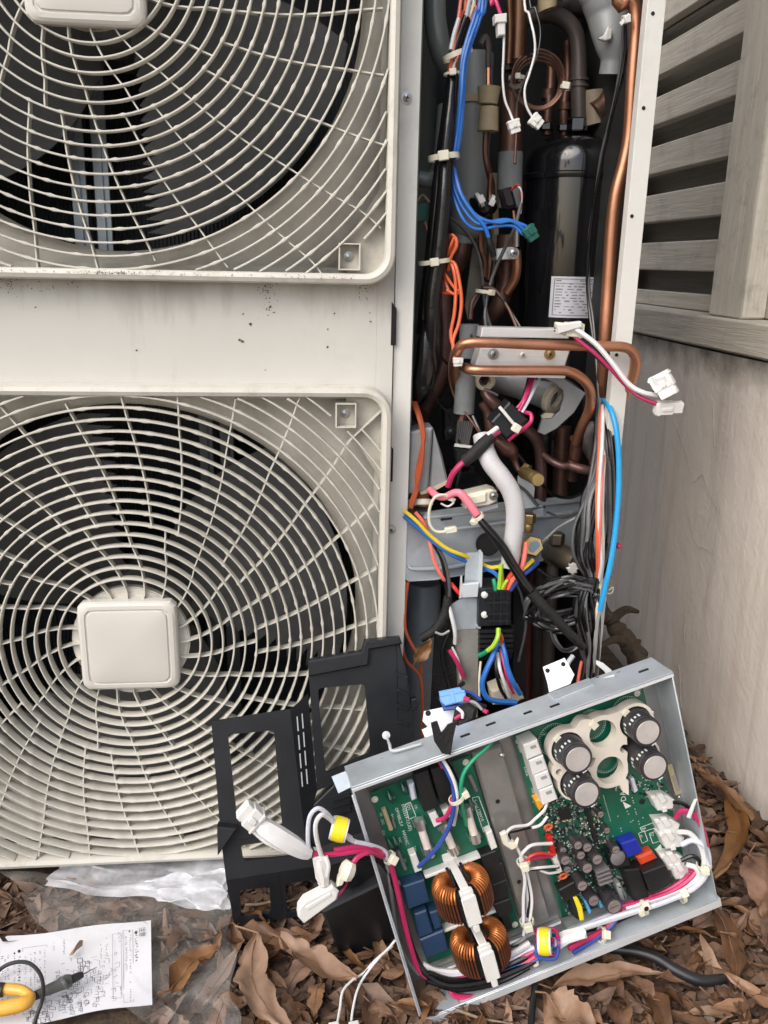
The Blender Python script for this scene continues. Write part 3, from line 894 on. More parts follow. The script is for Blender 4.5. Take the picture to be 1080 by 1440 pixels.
# suction accumulator
cy_ = .165
c = at(663, 200, cy_); r = 26*pxm(c)
zt, zb = at(663, 76, cy_).z, at(663, 322, cy_).z
mb = MB(); mb.lathe((c.x, c.y, 0), (0, 0, 1), [(0, zb-.012), (r*.55, zb-.010), (r*.9, zb-.003), (r, zb+.004), (r, zt-.004), (r*.97, zt), (r*.9, zt+.001), (0, zt+.004)], 32)
mb.build('accumulator', 'accu', un)
mb = MB(); z_ = at(663, 142, cy_).z; mb.lathe((c.x, c.y, z_), (0, 0, 1), [(r+.0008, -.0035), (r+.0018, -.0035), (r+.0018, .0035), (r+.0008, .0035), (r+.0008, -.0035)], 32); mb.build('accumulator_strap', 'tan', un)
# compressor
cy_ = .165
c = at(803, 300, cy_); r = 67*pxm(c); zz = lambda y: at(801, y, cy_-.03).z
mb = MB()
z1, z2, z3 = zz(188), zz(246), zz(640)
prof = [(0, z3), (r*.98, z3), (r*.98, z2-.0035), (r*1.02, z2-.0035), (r*1.03, z2-.001), (r*1.03, z2+.0015), (r*1.0, z2+.003), (r*1.0, z2+.012)]
h = z1-z2
for i in range(1, 11):
    a = i/10*math.pi/2; prof.append((r*(.45+.55*math.cos(a)) if i < 10 else r*.45, z2+.012+(h-.012)*math.sin(a)))
prof += [(r*.42, z1+.001), (0, z1+.0015)]
mb.lathe((c.x, c.y, 0), (0, 0, 1), prof, 48); co = mb.build('compressor', 'black', un)
def cpatch(mb, x0, x1, y0, y1, off, n=8):
    t0, t1 = math.asin((x0-801)/65.5), math.asin((x1-801)/65.5)
    rr = r*.98+off
    za, zb_ = at(801, y0, cy_-.05).z, at(801, y1, cy_-.05).z
    k = len(mb.v)
    for i in range(n+1):
        t_ = t0+(t1-t0)*i/n; p = V((c.x+rr*math.sin(t_), c.y-rr*math.cos(t_), 0))
        mb.v += [p+V((0, 0, zb_)), p+V((0, 0, za))]
    for i in range(n): mb.f.append((k+2*i, k+2*i+2, k+2*i+3, k+2*i+1))
mb = MB(); cpatch(mb, 764, 833, 389, 447, .0003, 12); lab = mb.build('rating_label', 'label', co)
mb = MB(); g = random.Random(5)
for a in ((767.5, 829, 392, 393), (767.5, 829, 443, 444), (767.5, 768.6, 392, 444), (828, 829, 392, 444), (768, 828, 398.5, 399.3)): cpatch(mb, *a, .0006, 10)
for row in range(12):
    y = 394+row*4.1; x = 770
    while x < 822:
        L_ = g.uniform(2, 9)
        if g.random() < .75: cpatch(mb, x, min(x+L_, 826), y, y+g.uniform(.9, 1.9), .0006, 2)
        x += L_+g.uniform(1.5, 6)
mb.build('label_print', 'inkb', co)
# compressor fittings and discharge pipes
def vpipe(m, x, ya, yb, rp, Y, name='pipe_stub', n=14):
    return wire(un, name, m, rp, [(x, ya), (x, yb)], Y, n=n)
def nut(m, x, y, rp, hp, Y, name='flare_nut', n=6, d=(0, 0, 1)):
    p = at(x, y, Y); s_ = pxm(p); mb = MB(); rr = rp*s_; hh = hp*s_
    mb.lathe(p, d, [(0, -hh/2), (rr*.9, -hh/2), (rr, -hh*.4), (rr, hh*.4), (rr*.9, hh/2), (0, hh/2)], n)
    return mb.build(name, m, un, ang=30)
wire(un, 'discharge_pipe', 'pipedark', 11.5, [(716, 100, .15), (721, 50, .15), (738, 27, .15), (762, 20, .15), (790, 25, .15), (808, 44, .15), (814, 72, .15), (814, 120, .15), (815, 185, .15)], n=14)
for y in (112, 121): nut('pipedark', 815, y, 13.5, 4, .15, 'brazed_collar', 18)
nut('black', 812, 176, 15, 18, .15)
wire(un, 'suction_stub', 'copperd', 7, [(775, 78, .17), (774, 120, .165), (770, 160, .16), (769, 190, .16)], n=12)
nut('copperd', 771, 133, 9.5, 14, .165, 'brazed_collar', 16); nut('black', 768, 178, 10, 10, .155)
wire(un, 'suction_stub', 'copperd', 6.5, [(797, 60, .18), (798, 110, .17), (793, 150, .16), (793, 190, .16)], n=12)
nut('copperd', 794, 150, 9, 10, .16, 'brazed_collar', 16); nut('black', 792, 180, 9, 8, .155)
# brown pipe down the middle with its foam sleeve
wire(un, 'liquid_pipe', 'bronze', 12, [(730, -30, .13), (729, 30, .13), (727, 84, .13)], n=16)
wire(un, 'liquid_pipe', 'bronze', 4.5, [(716, -30, .12), (717, 40, .12), (715, 90, .12)], n=10)
wire(un, 'pipe_cap', 'copperd', [12, 10, 6, 5], [(727, 82, .13), (727, 90, .13), (727, 95, .13), (728, 106, .13)], n=14)
wire(un, 'rising_pipe', 'copperd', 17, [(722, 118, .15), (720, 170, .15), (718, 225, .15)], n=16)
wire(un, 'foam_sleeve', 'foam', 17.5, [(718, 214, .145), (717, 250, .145), (716, 292, .145)], n=18)
wire(un, 'crimp_tail', 'brassd', 5, [(716, 118, .11), (722, 124, .11), (731, 122, .11)])
tie(un, at(727, 110, .125), (0, 0, 1), .0075, 'tie')
wire(un, 'liquid_pipe', 'copperd', [15, 14, 13, 12, 11, 10], [(714, 330, .14), (713, 370, .14), (711, 400, .14), (700, 432, .14), (688, 452, .15), (672, 475, .16)], n=16)
wire(un, 'sensor_pipe', 'copper', 6.5, [(726, 352, .115), (727, 375, .115), (723, 395, .12), (712, 412, .125)], n=12)
slab(un, 'hose_clamp', 'tin', [(698, 350), (722, 347), (722, 365), (698, 366)], .112, .02, ch=.001)
screw(un, at(722, 356, .108), (0, -1, 0), .004)
wire(un, 'sensor_tube', 'solder', 4.3, [(726, 320, .10), (726, 346, .105)], n=12)
wire(un, 'sensor_tip', 'copper', 2.6, [(722, 296, .10), (724, 310, .10), (726, 322, .10)])
slab(un, 'sensor_sleeve', 'blackp2', [(703, 266), (720, 262), (728, 290), (717, 294), (709, 291)], .09, .012, ch=.003)
# tan rubber pipe clamp and its thin pipe
for y0_, y1_, ra, rb in ((121, 148, 16.5, 13.5), (149, 186, 13, 15)):
    p0_, p1_ = at(688, y0_, .12), at(686, y1_, .12); s_ = pxm(p0_); mb = MB()
    mb.lathe(p0_, p1_-p0_, [(0, 0), (ra*s_*.55, 0), (ra*s_, .001), (rb*s_, (p1_-p0_).length-.001), (rb*s_*.5, (p1_-p0_).length), (0, (p1_-p0_).length)], 20); mb.build('pipe_rubber', 'tan', un)
wire(un, 'thin_pipe', 'pipedark', 4.5, [(676, 62, .13), (683, 52, .13), (687, 66, .13), (687, 95, .13)])
wire(un, 'thin_pipe', 'copper', 3.4, [(687, 94, .13), (687, 122, .125)])
wire(un, 'thin_pipe', 'copperd', 4.6, [(684, 184, .12), (683, 215, .12), (687, 240, .12), (692, 262, .13), (692, 300, .135)])
wire(un, 'thin_pipe', 'copper', 2.4, [(690, 244, .115), (689, 270, .12), (690, 300, .12)])
slab(un, 'flat_stay', 'tan', [(692, 243), (702, 243), (701, 330), (694, 330)], .16, .003)
slab(un, 'flat_stay', mat('stained_cream', (.34, .31, .24), .6, var=.2), [(664, 350), (676, 322), (700, 318), (694, 400), (675, 415), (658, 450), (654, 430)], .185, .003)
wire(un, 'thin_pipe', 'copper', 4.2, [(676, 318, .16), (677, 350, .16), (683, 370, .15), (681, 392, .14)])
wire(un, 'thin_pipe', 'copperd', 4.5, [(686, 322, .165), (690, 360, .16), (686, 395, .15)])
# accumulator outlet
nut('accu', 650, 334, 15, 18, .165, 'outlet_collar', 20)
wire(un, 'return_pipe', 'copperd', 13, [(650, 338, .165), (647, 360, .16), (638, 378, .15), (628, 392, .14), (622, 420, .13), (625, 470, .12), (622, 520, .11), (604, 560, .09), (590, 585, .06)], n=14)
# capillary coil and its tie
g = random.Random(2)
for k in range(4):
    a0 = R(100+k*9); P = []
    for i in range(26):
        a = a0-i/25*R(330+20*k)
        P.append((757+(37-k*2.4)*math.cos(a)+g.uniform(-.6, .6), 112-(46-k*3.5)*math.sin(a)*.92+k*2, .10+.006*k+.01*i/25))
    wire(un, 'capillary_tube', 'copperd', 1.9, P, sub=2)
tie(un, at(795, 123, .10), (.2, 0, 1), .0042, 'tie', hs=1.2)
wire(un, 'capillary_tube', 'copperd', 1.9, [(736, 105, .12), (728, 140, .12), (726, 190, .12), (724, 230, .11)])
# right: long copper pipe, silver foam and a brown joint behind it
wire(un, 'gas_pipe', 'copper', 9.5, [(868, -18, .03), (884, -2, .03), (893, 14, .03), (894, 50, .03), (890, 110, .03), (885, 190, .03), (877, 232, .03), (866, 275, .03), (860, 330, .03), (856, 400, .03), (851, 480, .03), (848, 545, .04), (846, 600, .06)], n=16)
wire(un, 'foam_sleeve', 'foaml', [30, 31, 29, 26, 22, 17, 17.5], [(843, -40, .09), (848, -5, .09), (854, 20, .09), (859, 48, .085), (862, 70, .083), (862, 85, .083), (860, 104, .085)], n=22)
slab(un, 'foam_tear', mat('torn_foam', (.62, .62, .6), .7, bump=.6, bscale=200), [(842, 54), (850, 49), (856, 36), (862, 42), (860, 55), (851, 58)], .063, .004, ch=.001)
wire(un, 'elbow_pipe', 'copperd', 17, [(872, 70, .14), (868, 120, .14), (852, 148, .14), (838, 160, .14)], n=16)
wire(un, 'elbow_pipe', mat('brown_joint', (.26, .22, .16), .5, var=.15), 18, [(836, 128, .15), (836, 155, .15), (838, 175, .15)], n=16)
tie(un, at(879, 27, .02), (1, 0, .25), .0022, 'conn', w=.005)
slab(un, 'tie_strap', 'conn', [(871, 32), (884, 18), (887, 22), (874, 36)], .016, .002)
wire(un, 'upper_pipe', 'pipedark', 14, [(780, -20, .2), (800, 6, .2), (830, 10, .2)], n=14)
wire(un, 'upper_joint', 'tan', [14, 12, 5], [(770, -12, .12), (770, 2, .12), (767, 13, .12)], n=14)
# front pipe loops across the opening
wire(un, 'loop_pipe', 'copper', 7.3, [(640, 540, .06), (639, 512, .03), (644, 492, .0), (656, 483, -.012), (690, 482, -.015), (760, 485, -.015), (840, 487, -.015), (876, 488, -.015), (890, 496, -.015), (894, 512, -.01), (886, 540, .0), (870, 570, .015), (853, 600, .03)], n=14)
wire(un, 'loop_pipe', 'copper', 7.0, [(654, 517, .012), (664, 520, -.004), (700, 521, -.008), (780, 521, -.008), (802, 523, -.008), (820, 534, -.004), (830, 550, .004), (829, 575, .016), (818, 600, .03), (810, 622, .045)], n=14)
# aluminium cooling block under the loops
slab(un, 'cooling_block', 'alu', [(678, 460), (803, 463), (800, 476), (676, 474)], .008, .02, ch=.001)
slab(un, 'cooling_block', 'alu', [(676, 489), (803, 490), (794, 517), (668, 515)], .004, .024, ch=.001)
slab(un, 'cooling_block', 'alu', [(666, 525), (796, 528), (794, 532), (665, 529)], .004, .02)
for x, y, q in ((694, 498, 0), (735, 499, 1), (773, 498, 2)):
    screw(un, at(x, y, .0035), (0, -1, 0), (.0036, .0026, .0036)[q], ('screw', 'alu', 'brass')[q])
# grey foam tubes on the small pipes
wire(un, 'foam_tube', 'foam', [13.5, 14, 14], [(660, 456, .05), (659, 480, .05), (657, 503, .05)], n=18)
wire(un, 'foam_tube', 'foam', [14, 14.5, 14.5], [(655, 522, .05), (654, 550, .05), (652, 581, .05)], n=18)
wire(un, 'thin_pipe', 'copperd', 6, [(652, 578, .05), (648, 596, .05), (645, 620, .05)])
# silver foam cross pipe, cream ends and the peeled flap
wire(un, 'foam_sleeve', 'foaml', [17, 20, 21, 21], [(694, 533, .10), (715, 536, .09), (745, 545, .08), (782, 560, .065)], n=22)
def ringend(x, y, ro, ri, Y, d, m='foamin', L_=.008, name='foam_end'):
    p = at(x, y, Y); s_ = pxm(p); mb = MB()
    mb.lathe(p, d, [(ri*s_, 0), (ro*s_*.92, 0), (ro*s_, .001), (ro*s_, L_), (ri*s_, L_), (ri*s_, 0)], 26); return mb.build(name, m, un)
ringend(682, 536, 15, 8.5, .045, (.15, 1, .25), L_=.016)
ringend(782, 562, 22, 12, .050, (-.75, 1, .3), L_=.006)
slab(un, 'foam_flap', 'foaml', [(762, 529), (792, 532), (824, 553), (808, 580), (783, 603), (766, 612), (757, 608), (763, 588), (776, 588), (788, 578), (793, 560), (792, 549), (780, 540)], .035, .004, ch=.0008)
slab(un, 'flap_edge', 'foamin', [(762, 585), (768, 581), (780, 582), (776, 588), (763, 589)], .0335, .005, ch=.0006)
g = random.Random(4)
for k in range(5):
    wire(un, 'grey_lead', 'wdgrey', 2, [(745+k*2, 529+k*.8, .05), (775, 529+k*1.6, .045), (800+k, 537+k*1.4, .04), (818, 551+k, .05)])
# copper branch pipes below
PD = mat('purple_brown_copper', (.17, .095, .085), .36, metal=.6, var=.3, scale=20, dirt=((.07, .045, .045), .6, 22))
wire(un, 'branch_pipe', PD, 8.2, [(682, 540, .06), (684, 553, .05), (694, 566, .045), (712, 582, .045), (735, 600, .05), (752, 615, .055), (759, 632, .06), (761, 655, .065), (760, 700, .07), (760, 730, .075)], n=14)
wire(un, 'branch_pipe', PD, 5.2, [(762, 638, .058), (775, 648, .055), (790, 655, .05), (802, 655, .05)], n=12)
wire(un, 'branch_pipe', PD, 6.6, [(801, 654, .05), (820, 660, .045), (838, 662, .045), (846, 655, .04)], n=12)
nut('copper', 801, 654, 6.6, 4, .05, 'brazed_collar', 14, d=(1, 0, -.1))
wire(un, 'stop_pipe', 'copperd', 11.2, [(792, 600, .09), (790, 640, .09), (788, 690, .09), (786, 740, .09)], n=16)
for y in (634, 646, 657): nut('copperd', 790, y, 12.6, 4, .09, 'brazed_collar', 18)
wire(un, 'stop_pipe', 'copperd', 9, [(811, 616, .05), (809, 640, .055), (805, 672, .07)], n=14)
nut('copper', 811, 616, 9.6, 6, .05, 'brazed_collar', 16)
wire(un, 'stop_pipe', 'copperd', [8.5, 10, 10.5, 10.5], [(853, 598, .03), (847, 615, .032), (843, 632, .036), (838, 652, .04)], n=14)
for x, y in ((851, 602), (849, 609)): nut('copper', x, y, 9.6, 3, .031, 'brazed_collar', 16, d=(.35, 0, 1))
wire(un, 'elbow_pipe', mat('grey_mauve_pipe', (.20, .17, .165), .5, var=.15), 10, [(842, 598, .08), (828, 607, .08), (826, 622, .08), (834, 640, .08), (842, 652, .07)], n=14)
wire(un, 'branch_pipe', 'copperd', [6, 7, 9, 8], [(677, 566, .05), (686, 580, .05), (690, 600, .05), (694, 625, .05)], n=12)
wire(un, 'strainer', 'copperd', [5, 9, 12, 11, 7, 4.5, 4.5, 5], [(697, 618, .035), (705, 624, .035), (713, 630, .035), (719, 636, .035), (722, 642, .035), (724, 649, .035), (729, 660, .032), (738, 668, .028)], n=14, sub=3)
# service ports: brass stems
def stub(m, pa, pb, ra, name='valve_cap', n=6, ang=30):
    a, b = at(*pa), at(*pb); d = b-a; s_ = pxm(a); L_ = d.length; rr = ra*s_; mb = MB()
    mb.lathe(a, d, [(0, 0), (rr*.86, 0), (rr, L_*.08), (rr, L_*.9), (rr*.88, L_), (0, L_)], n); return mb.build(name, m, un, ang=ang)
stub('brass', (736, 664, .03), (752, 672, -.002), 9, 'valve_body', 16)
stub('brass', (750, 671, .006), (757, 675, -.010), 9.5, 'valve_cap', 24)
nut('brass', 739, 662, 11, 9, .03, 'flare_nut', 6, d=(.6, -.6, -.2))
slab(un, 'valve_bracket', 'galv', [(728, 670), (741, 664), (752, 686), (750, 707), (764, 712), (730, 716)], .035, .003)
# galvanised shelf under the pipes: a bent plate running back to the right
def quadplate(name, m, P, th=.0016, ch=0.0):
    mb = MB(); P = [at(*p) for p in P]
    n = (P[1]-P[0]).cross(P[2]-P[0]).normalized()
    if n.dot(CAM-P[0]) < 0: n = -n
    mb.prism(P, -n*th, ch); return mb.build(name, m, un)
GVB = mat('blue_grey_galvanised', (.50, .555, .60), .38, metal=.35, var=.12, scale=14, bump=.05, bscale=60, dirt=((.22, .25, .28), .6, 9))
quadplate('valve_shelf', GVB, [(566, 737, .006), (606, 730, .008), (735, 716, .05), (832, 706, .10), (835, 772, .10), (740, 795, .05), (672, 806, .024), (610, 816, .008), (574, 818, .006), (566, 812, .006)], ch=.0012)
quadplate('shelf_top', 'galv', [(594, 730, .005), (735, 714, .047), (830, 704, .097), (828, 698, .10), (735, 705, .055), (640, 716, .03), (600, 722, .02)])
wire(un, 'shelf_rib', GVB, [1, 3.2, 3.2, 3.2, 3.2, 1], [(574, 795, .005), (582, 800, .005), (630, 798, .011), (670, 791, .022), (735, 782, .047), (752, 778, .055)], n=10)
wire(un, 'shelf_rib', GVB, [1, 2.6, 2.6, 2.6, 1], [(640, 744, .016), (648, 743, .018), (720, 733, .043), (800, 722, .082), (806, 720, .085)], n=10)
slab(un, 'slot', 'hole', [(620, 730), (636, 728), (636, 730.5), (620, 732.5)], .011, .002)
p = at(686, 765, .024); mb = MB(); mb.lathe(p, (-.2, -1, 0), [(0, 0), (.011, 0), (.0125, -.001), (.0125, .0012), (.0112, .0016), (.011, .0002), (0, .0002)], 24); mb.build('cable_hole', 'hole', un)
slab(un, 'shelf_tab', 'galv', [(750, 718), (764, 714), (764, 726), (750, 728)], .05, .002)
# brass service valve, sticker and the dark stop valve
nut('brass', 744, 729, 9.5, 14, .035, 'flare_nut', 6); nut('brass', 743, 742, 7, 12, .035, 'valve_body', 16)
stub('brass', (744, 768, .055), (750, 768, .012), 15, 'valve_cap', 6)
p = at(752, 769, .0105); mb = MB(); mb.lathe(p, (.15, -1, 0), [(0, 0), (.0062, 0), (.0060, .0005), (0, .0006)], 20); mb.build('valve_sticker', mat('blue_grey_sticker', (.25, .36, .44), .5), un)
nut('brassd', 783, 757, 11, 16, .05, 'valve_stem', 6)
stub('brassd', (770, 772, .07), (812, 792, .025), 16, 'stop_valve', 20)
nut('brassd', 779, 778, 14, 28, .06, 'valve_body', 14)
wire(un, 'outlet_pipe', 'pipedark', 9, [(778, 790, .06), (776, 820, .06), (772, 900, .06), (770, 1000, .06), (770, 1080, .06)], n=14)
mb = MB(); g = random.Random(9); p = at(806, 800, .02); P = []
for i in range(16):
    a = 2*math.pi*i/16; q = (.0052 if i % 2 else .0068)*g.uniform(.85, 1.1); P.append(p+V((q*math.cos(a), 0, q*1.1*math.sin(a))))
mb.prism(P, (0, .004, 0), .0008); mb.build('valve_plug', 'conn', un)
# tubes and blocks below the shelf
c = at(594, 870, .10); rr = 25*pxm(c); mb = MB()
mb.lathe((c.x, c.y, 0), (0, 0, 1), [(0, .03), (rr, .03), (rr, at(594, 822, .1).z), (rr*.9, at(594, 818, .1).z), (0, at(594, 817, .1).z)], 30); mb.build('receiver_tank', mat('blue_grey_paint', (.30, .34, .375), .36, var=.06), un)
for x, m_, rp in ((742, 'copperd', 9), (757, 'pipedark', 11), (728, 'pipedark', 8)):
    wire(un, 'outlet_pipe', m_, rp, [(x+4, 800, .09), (x, 880, .09), (x-1, 960, .09), (x-2, 1060, .09)], n=12)
wire(un, 'outlet_pipe', mat('red_brown_pipe', (.16, .04, .032), .5, var=.2), 8, [(742, 830, .07), (740, 900, .07), (737, 990, .07)], n=12)
slab(un, 'rear_tab', 'pipedark', [(736, 905), (760, 900), (762, 925), (738, 930)], .12, .004)
# tinned bracket and terminal block
slab(un, 'bracket', 'galv', [(656, 778), (676, 776), (676, 838), (652, 838)], -.004, .0016)
slab(un, 'bracket_lip', 'tin', [(676, 779), (679, 778), (676, 884), (672, 884)], -.010, .012)
slab(un, 'bracket_clip', 'tin', [(650, 822), (674, 820), (672, 840), (648, 841)], -.012, .004, ch=.0006)
slab(un, 'bracket_clip', 'tin', [(648, 812), (650, 810), (650, 840), (646, 842)], -.012, .003)
slab(un, 'bracket_plate', 'galv', [(652, 841), (674, 841), (670, 884), (640, 886), (634, 850)], -.003, .0016)
slab(un, 'bracket_post', 'steelpost', [(641, 886), (674, 884), (672, 1010), (648, 1010)], -.002, .012, ch=.001)
tb_ = slab(un, 'terminal_block', 'blackp', [(674, 828), (720, 826), (719, 880), (673, 882)], -.014, .03, ch=.0015)
for y0_ in (830, 846, 862, 872):
    slab(tb_, 'terminal_rib', 'blackp', [(684, y0_), (717, y0_-.5), (717, y0_+3), (684, y0_+3.5)], -.017, .003)
for x in (694, 703, 712): slab(tb_, 'terminal_rib', 'blackp2', [(x, 833), (x+2.2, 833), (x+2, 879), (x-.2, 879)], -.0168, .003)
for y in (836, 864): nut_ = MB(); nut_.lathe(at(681, y, -.014), (0, -1, 0), [(.0034, 0), (.0034, .002), (.002, .003), (0, .003)], 14); nut_.build('terminal_stud', 'conn', tb_)
for i, y in enumerate((886, 893, 900, 907, 914)):
    slab(tb_, 'terminal_fin', 'blackp2', [(675, y), (722, y-1), (721, y+3.4), (674, y+4.4)], -.010, .03)
slab(tb_, 'terminal_base', 'blackp2', [(672, 880), (724, 878), (720, 926), (674, 928)], .006, .02)
slab(un, 'side_block', 'blackp2', [(722, 800), (738, 796), (740, 1010), (722, 1010)], .02, .05)
# black sheet hanging in front of the left compartment
slab(un, 'felt_sheet', 'tape', [(612, 880), (636, 850), (646, 900), (654, 950), (640, 1000), (606, 1000)], .012, .004)
# grey silver-foam wrapped valve and cream thermistor holder at the left
slab(un, 'foam_wrap', 'foaml', [(577, 608), (601, 602), (609, 602), (602, 690), (586, 694), (572, 696)], .012, .03, ch=.002)
slab(un, 'foam_wrap', 'foaml', [(610, 603), (622, 640), (630, 676), (616, 684), (603, 689)], .014, .03, ch=.002)
slab(un, 'foam_rim', 'foamin', [(590, 692), (615, 683), (629, 676), (630, 680), (612, 690), (592, 696)], .0115, .02)
ringend(591, 711, 18, 11, .02, (0, .35, 1), L_=.006, m='cream'); wire(un, 'thermistor_boot', mat('amber_brown', (.36, .13, .035), .45), [11, 10, 8], [(593, 710, .028), (594, 700, .028), (594, 690, .028)], n=16)
wire(un, 'holder_body', 'foaml', 17, [(590, 716, .03), (590, 740, .03)], n=18)
th = slab(un, 'thermistor_case', 'cream', [(652, 697), (690, 688), (699, 691), (700, 706), (688, 712), (655, 716)], -.002, .02, ch=.002)
slab(th, 'case_cover', 'cream', [(655, 700), (684, 693), (684, 706), (656, 712)], -.005, .004, ch=.001)
screw(th, at(694, 697, -.003), (0, -1, 0), .003)
slab(un, 'thermistor_foot', 'galv', [(650, 712), (668, 716), (700, 708), (700, 714), (668, 722)], .004, .01)
# stepping valve and fan connector strip in the shade
slab(un, 'valve_body', 'blackp2', [(625, 576), (660, 572), (662, 618), (626, 620)], .075, .02, ch=.001)
screw(un, at(635, 608, .072), (0, -1, 0), .005, 'blackp')
for i in range(8): wire(un, 'flat_lead', 'wdgrey', 1.5, [(645+i*3, 592, .045), (643+i*2.6, 612, .045), (642+i*2.2, 630, .045)])
slab(un, 'lead_tie', 'conn', [(640, 624), (668, 628), (668, 631), (639, 628)], .040, .003)
slab(un, 'lead_boot', 'blackp2', [(639, 630), (662, 633), (658, 658), (642, 655)], .04, .015, ch=.002)
slab(un, 'liner_bag', 'vinyl', [(632, 662), (668, 655), (692, 690), (640, 694)], .05, .02, ch=.004)
for x, y in ((610, 300),):
    slab(un, 'inner_connector', 'gncon', [(584, 285), (603, 283), (600, 310), (586, 313)], .06, .012, ch=.001)
    wire(un, 'inner_lead', 'tan', 1.6, [(585, 286, .06), (594, 274, .06), (604, 284, .06)]); wire(un, 'inner_lead', 'copper', 1.6, [(597, 312, .06), (602, 328, .06), (606, 345, .07)])
# dead wood and soil gathered behind the unit beside the wall
tr = thing('root', 'dark rotten root slanting down between the unit and the cement wall', 'root', (.42, .12, 0))
P = [at(838, 838, .30), at(852, 862, .28), at(868, 884, .26), at(886, 908, .23), at(902, 935, .20), at(910, 960, .18)]
P, rr_ = smooth(P, [.006, .009, .012, .014, .015, .016], 6); g = random.Random(8)
mb = MB(); mb.tube([p+V((g.uniform(-.003, .003), g.uniform(-.003, .003), 0)) for p in P], [a*g.uniform(.85, 1.15) for a in rr_], 10); mb.build('stem', 'bark', tr)
for q, d in ((.3, (.05, .03, .02)), (.6, (-.05, -.02, .03))):
    p = P[int(q*len(P))]; mb = MB(); mb.tube([p, p+V(d)*.5, p+V(d)+V((0, 0, -.02))], [.008, .006, .003], 7, sub=3); mb.build('side_root', 'bark', tr)
# ================================================================== loose wiring in the opening
def cat_wires(t, rows):
    for m, r_, pts in rows: wire(t, 'wire', m, r_, pts)
# main black sleeved harness
hn = thing('wiring_harness', 'thick black sleeved harness hanging down the left of the service opening', 'wiring harness', at(620, 225, .03))
wire(hn, 'sleeve', 'vinyl', [7, 7.5, 8], [(655, 26, .05), (646, 50, .045), (639, 74, .04)], n=12)
wire(hn, 'sleeve', 'vinyl', [8.5, 9, 9.5, 10, 10], [(637, 106, .04), (634, 140, .035), (630, 180, .03), (626, 222, .03), (627, 230, .03)], n=12)
wire(hn, 'sleeve', 'vinyl', [8.5, 8.5, 9, 10, 10, 10, 10, 9], [(634, 120, .045), (628, 170, .04), (622, 215, .035), (617, 260, .035), (611, 320, .035), (606, 370, .035), (599, 430, .035), (594, 470, .035)], n=12)
wire(hn, 'sleeve', 'vinyl', [10, 11, 12, 12, 12, 12, 11], [(627, 226, .03), (625, 270, .025), (621, 320, .025), (616, 366, .025), (609, 420, .025), (608, 470, .025), (606, 520, .03)], n=12)
g = random.Random(6)
wire(hn, 'sleeve', 'vinyl', [9, 13, 15, 16, 14, 9], [(602, 450, .03), (600, 480, .028), (599, 510, .028), (595, 535, .03), (586, 556, .04), (576, 566, .05)], n=14)
cat_wires(hn, (('wor', 2.6, [(656, -20, .05), (649, 20, .048), (641, 50, .04), (636, 80, .036), (632, 104, .038)]),
               ('wred', 2.4, [(674, -20, .05), (670, 10, .05), (662, 30, .05)]), ('wcoral', 2.6, [(648, 0, .045), (644, 30, .04), (640, 50, .04)]),
               ('cream', 3, [(667, -20, .05), (665, 8, .05), (658, 27, .05)]), ('hose', 3.6, [(660, 0, .05), (656, 22, .048), (648, 50, .045), (643, 72, .042)]),
               ('wwhite', 3, [(645, 26, .04), (638, 50, .038), (634, 70, .036)]),
               ('wred', 2.3, [(646, 76, .038), (640, 90, .036), (633, 104, .038)]), ('wwhite', 2.2, [(642, 84, .036), (638, 94, .036), (635, 106, .038)]), ('wred', 2.2, [(640, 84, .04), (634, 94, .04), (630, 104, .042)])))
tie(hn, at(640, 78, .04), (-.4, 0, 1), .0105, 'tie', w=.0045, head=(1, -.6, 0), hs=1.3)
tie(hn, at(637, 104, .04), (-.1, 0, 1), .0075, 'cream', w=.002)
tie(hn, at(624, 221, .032), (-.15, 0, 1), .0135, 'tie', w=.005, hs=1.5)
tie(hn, at(611, 368, .03), (-.15, 0, 1), .0145, 'tie', w=.004, hs=1.3)
# blue leads with the dark green plug
bl = thing('blue_wire_bundle', 'bright blue thin wires curving from the black harness to a dark green plug', 'wires', at(650, 110, .03))
cat_wires(bl, (('wblue', 3.0, [(676, -20, .04), (668, 20, .035), (657, 55, .03), (650, 85, .028), (648, 130, .026), (644, 180, .03), (638, 220, .032)]),
               ('wblue', 3.0, [(684, -20, .04), (675, 25, .035), (662, 62, .03), (654, 95, .028), (651, 140, .026), (647, 190, .03), (640, 225, .035)]),
               ('wblue', 3.0, [(680, -16, .038), (672, 24, .034), (660, 58, .028), (652, 90, .026), (649, 132, .024), (644, 190, .03)]),
               ('wblue', 2.4, [(634, 232, .035), (640, 268, .03), (655, 298, .026), (672, 314, .022), (690, 312, .02), (712, 309, .018), (735, 316, .016), (744, 322, .016)]),
               ('wblue', 2.4, [(637, 234, .035), (645, 270, .028), (661, 294, .024), (678, 308, .02), (700, 313, .018), (720, 311, .016), (738, 324, .016)]),
               ('wblue', 2.4, [(632, 236, .036), (637, 272, .032), (650, 306, .026), (664, 320, .024), (680, 322, .022), (700, 318, .02), (722, 318, .018), (736, 330, .016)]),
               ('wblue', 3.0, [(638, 236, .034), (648, 272, .026), (664, 298, .022), (680, 316, .02), (688, 336, .02)])))
wire(bl, 'shrink_sleeve', 'blackp2', 4.4, [(687, 334, .02), (690, 346, .02), (694, 360, .024)], n=10)
pc, hb = plug(bl, 'plug', 'gncon', at(746, 328, .014), TU*0+V((.0042, 0, -.0055)), V((.0048, 0, .0035)), V((0, .004, 0)))
hb.build('plug_mouth', 'hole', bl)
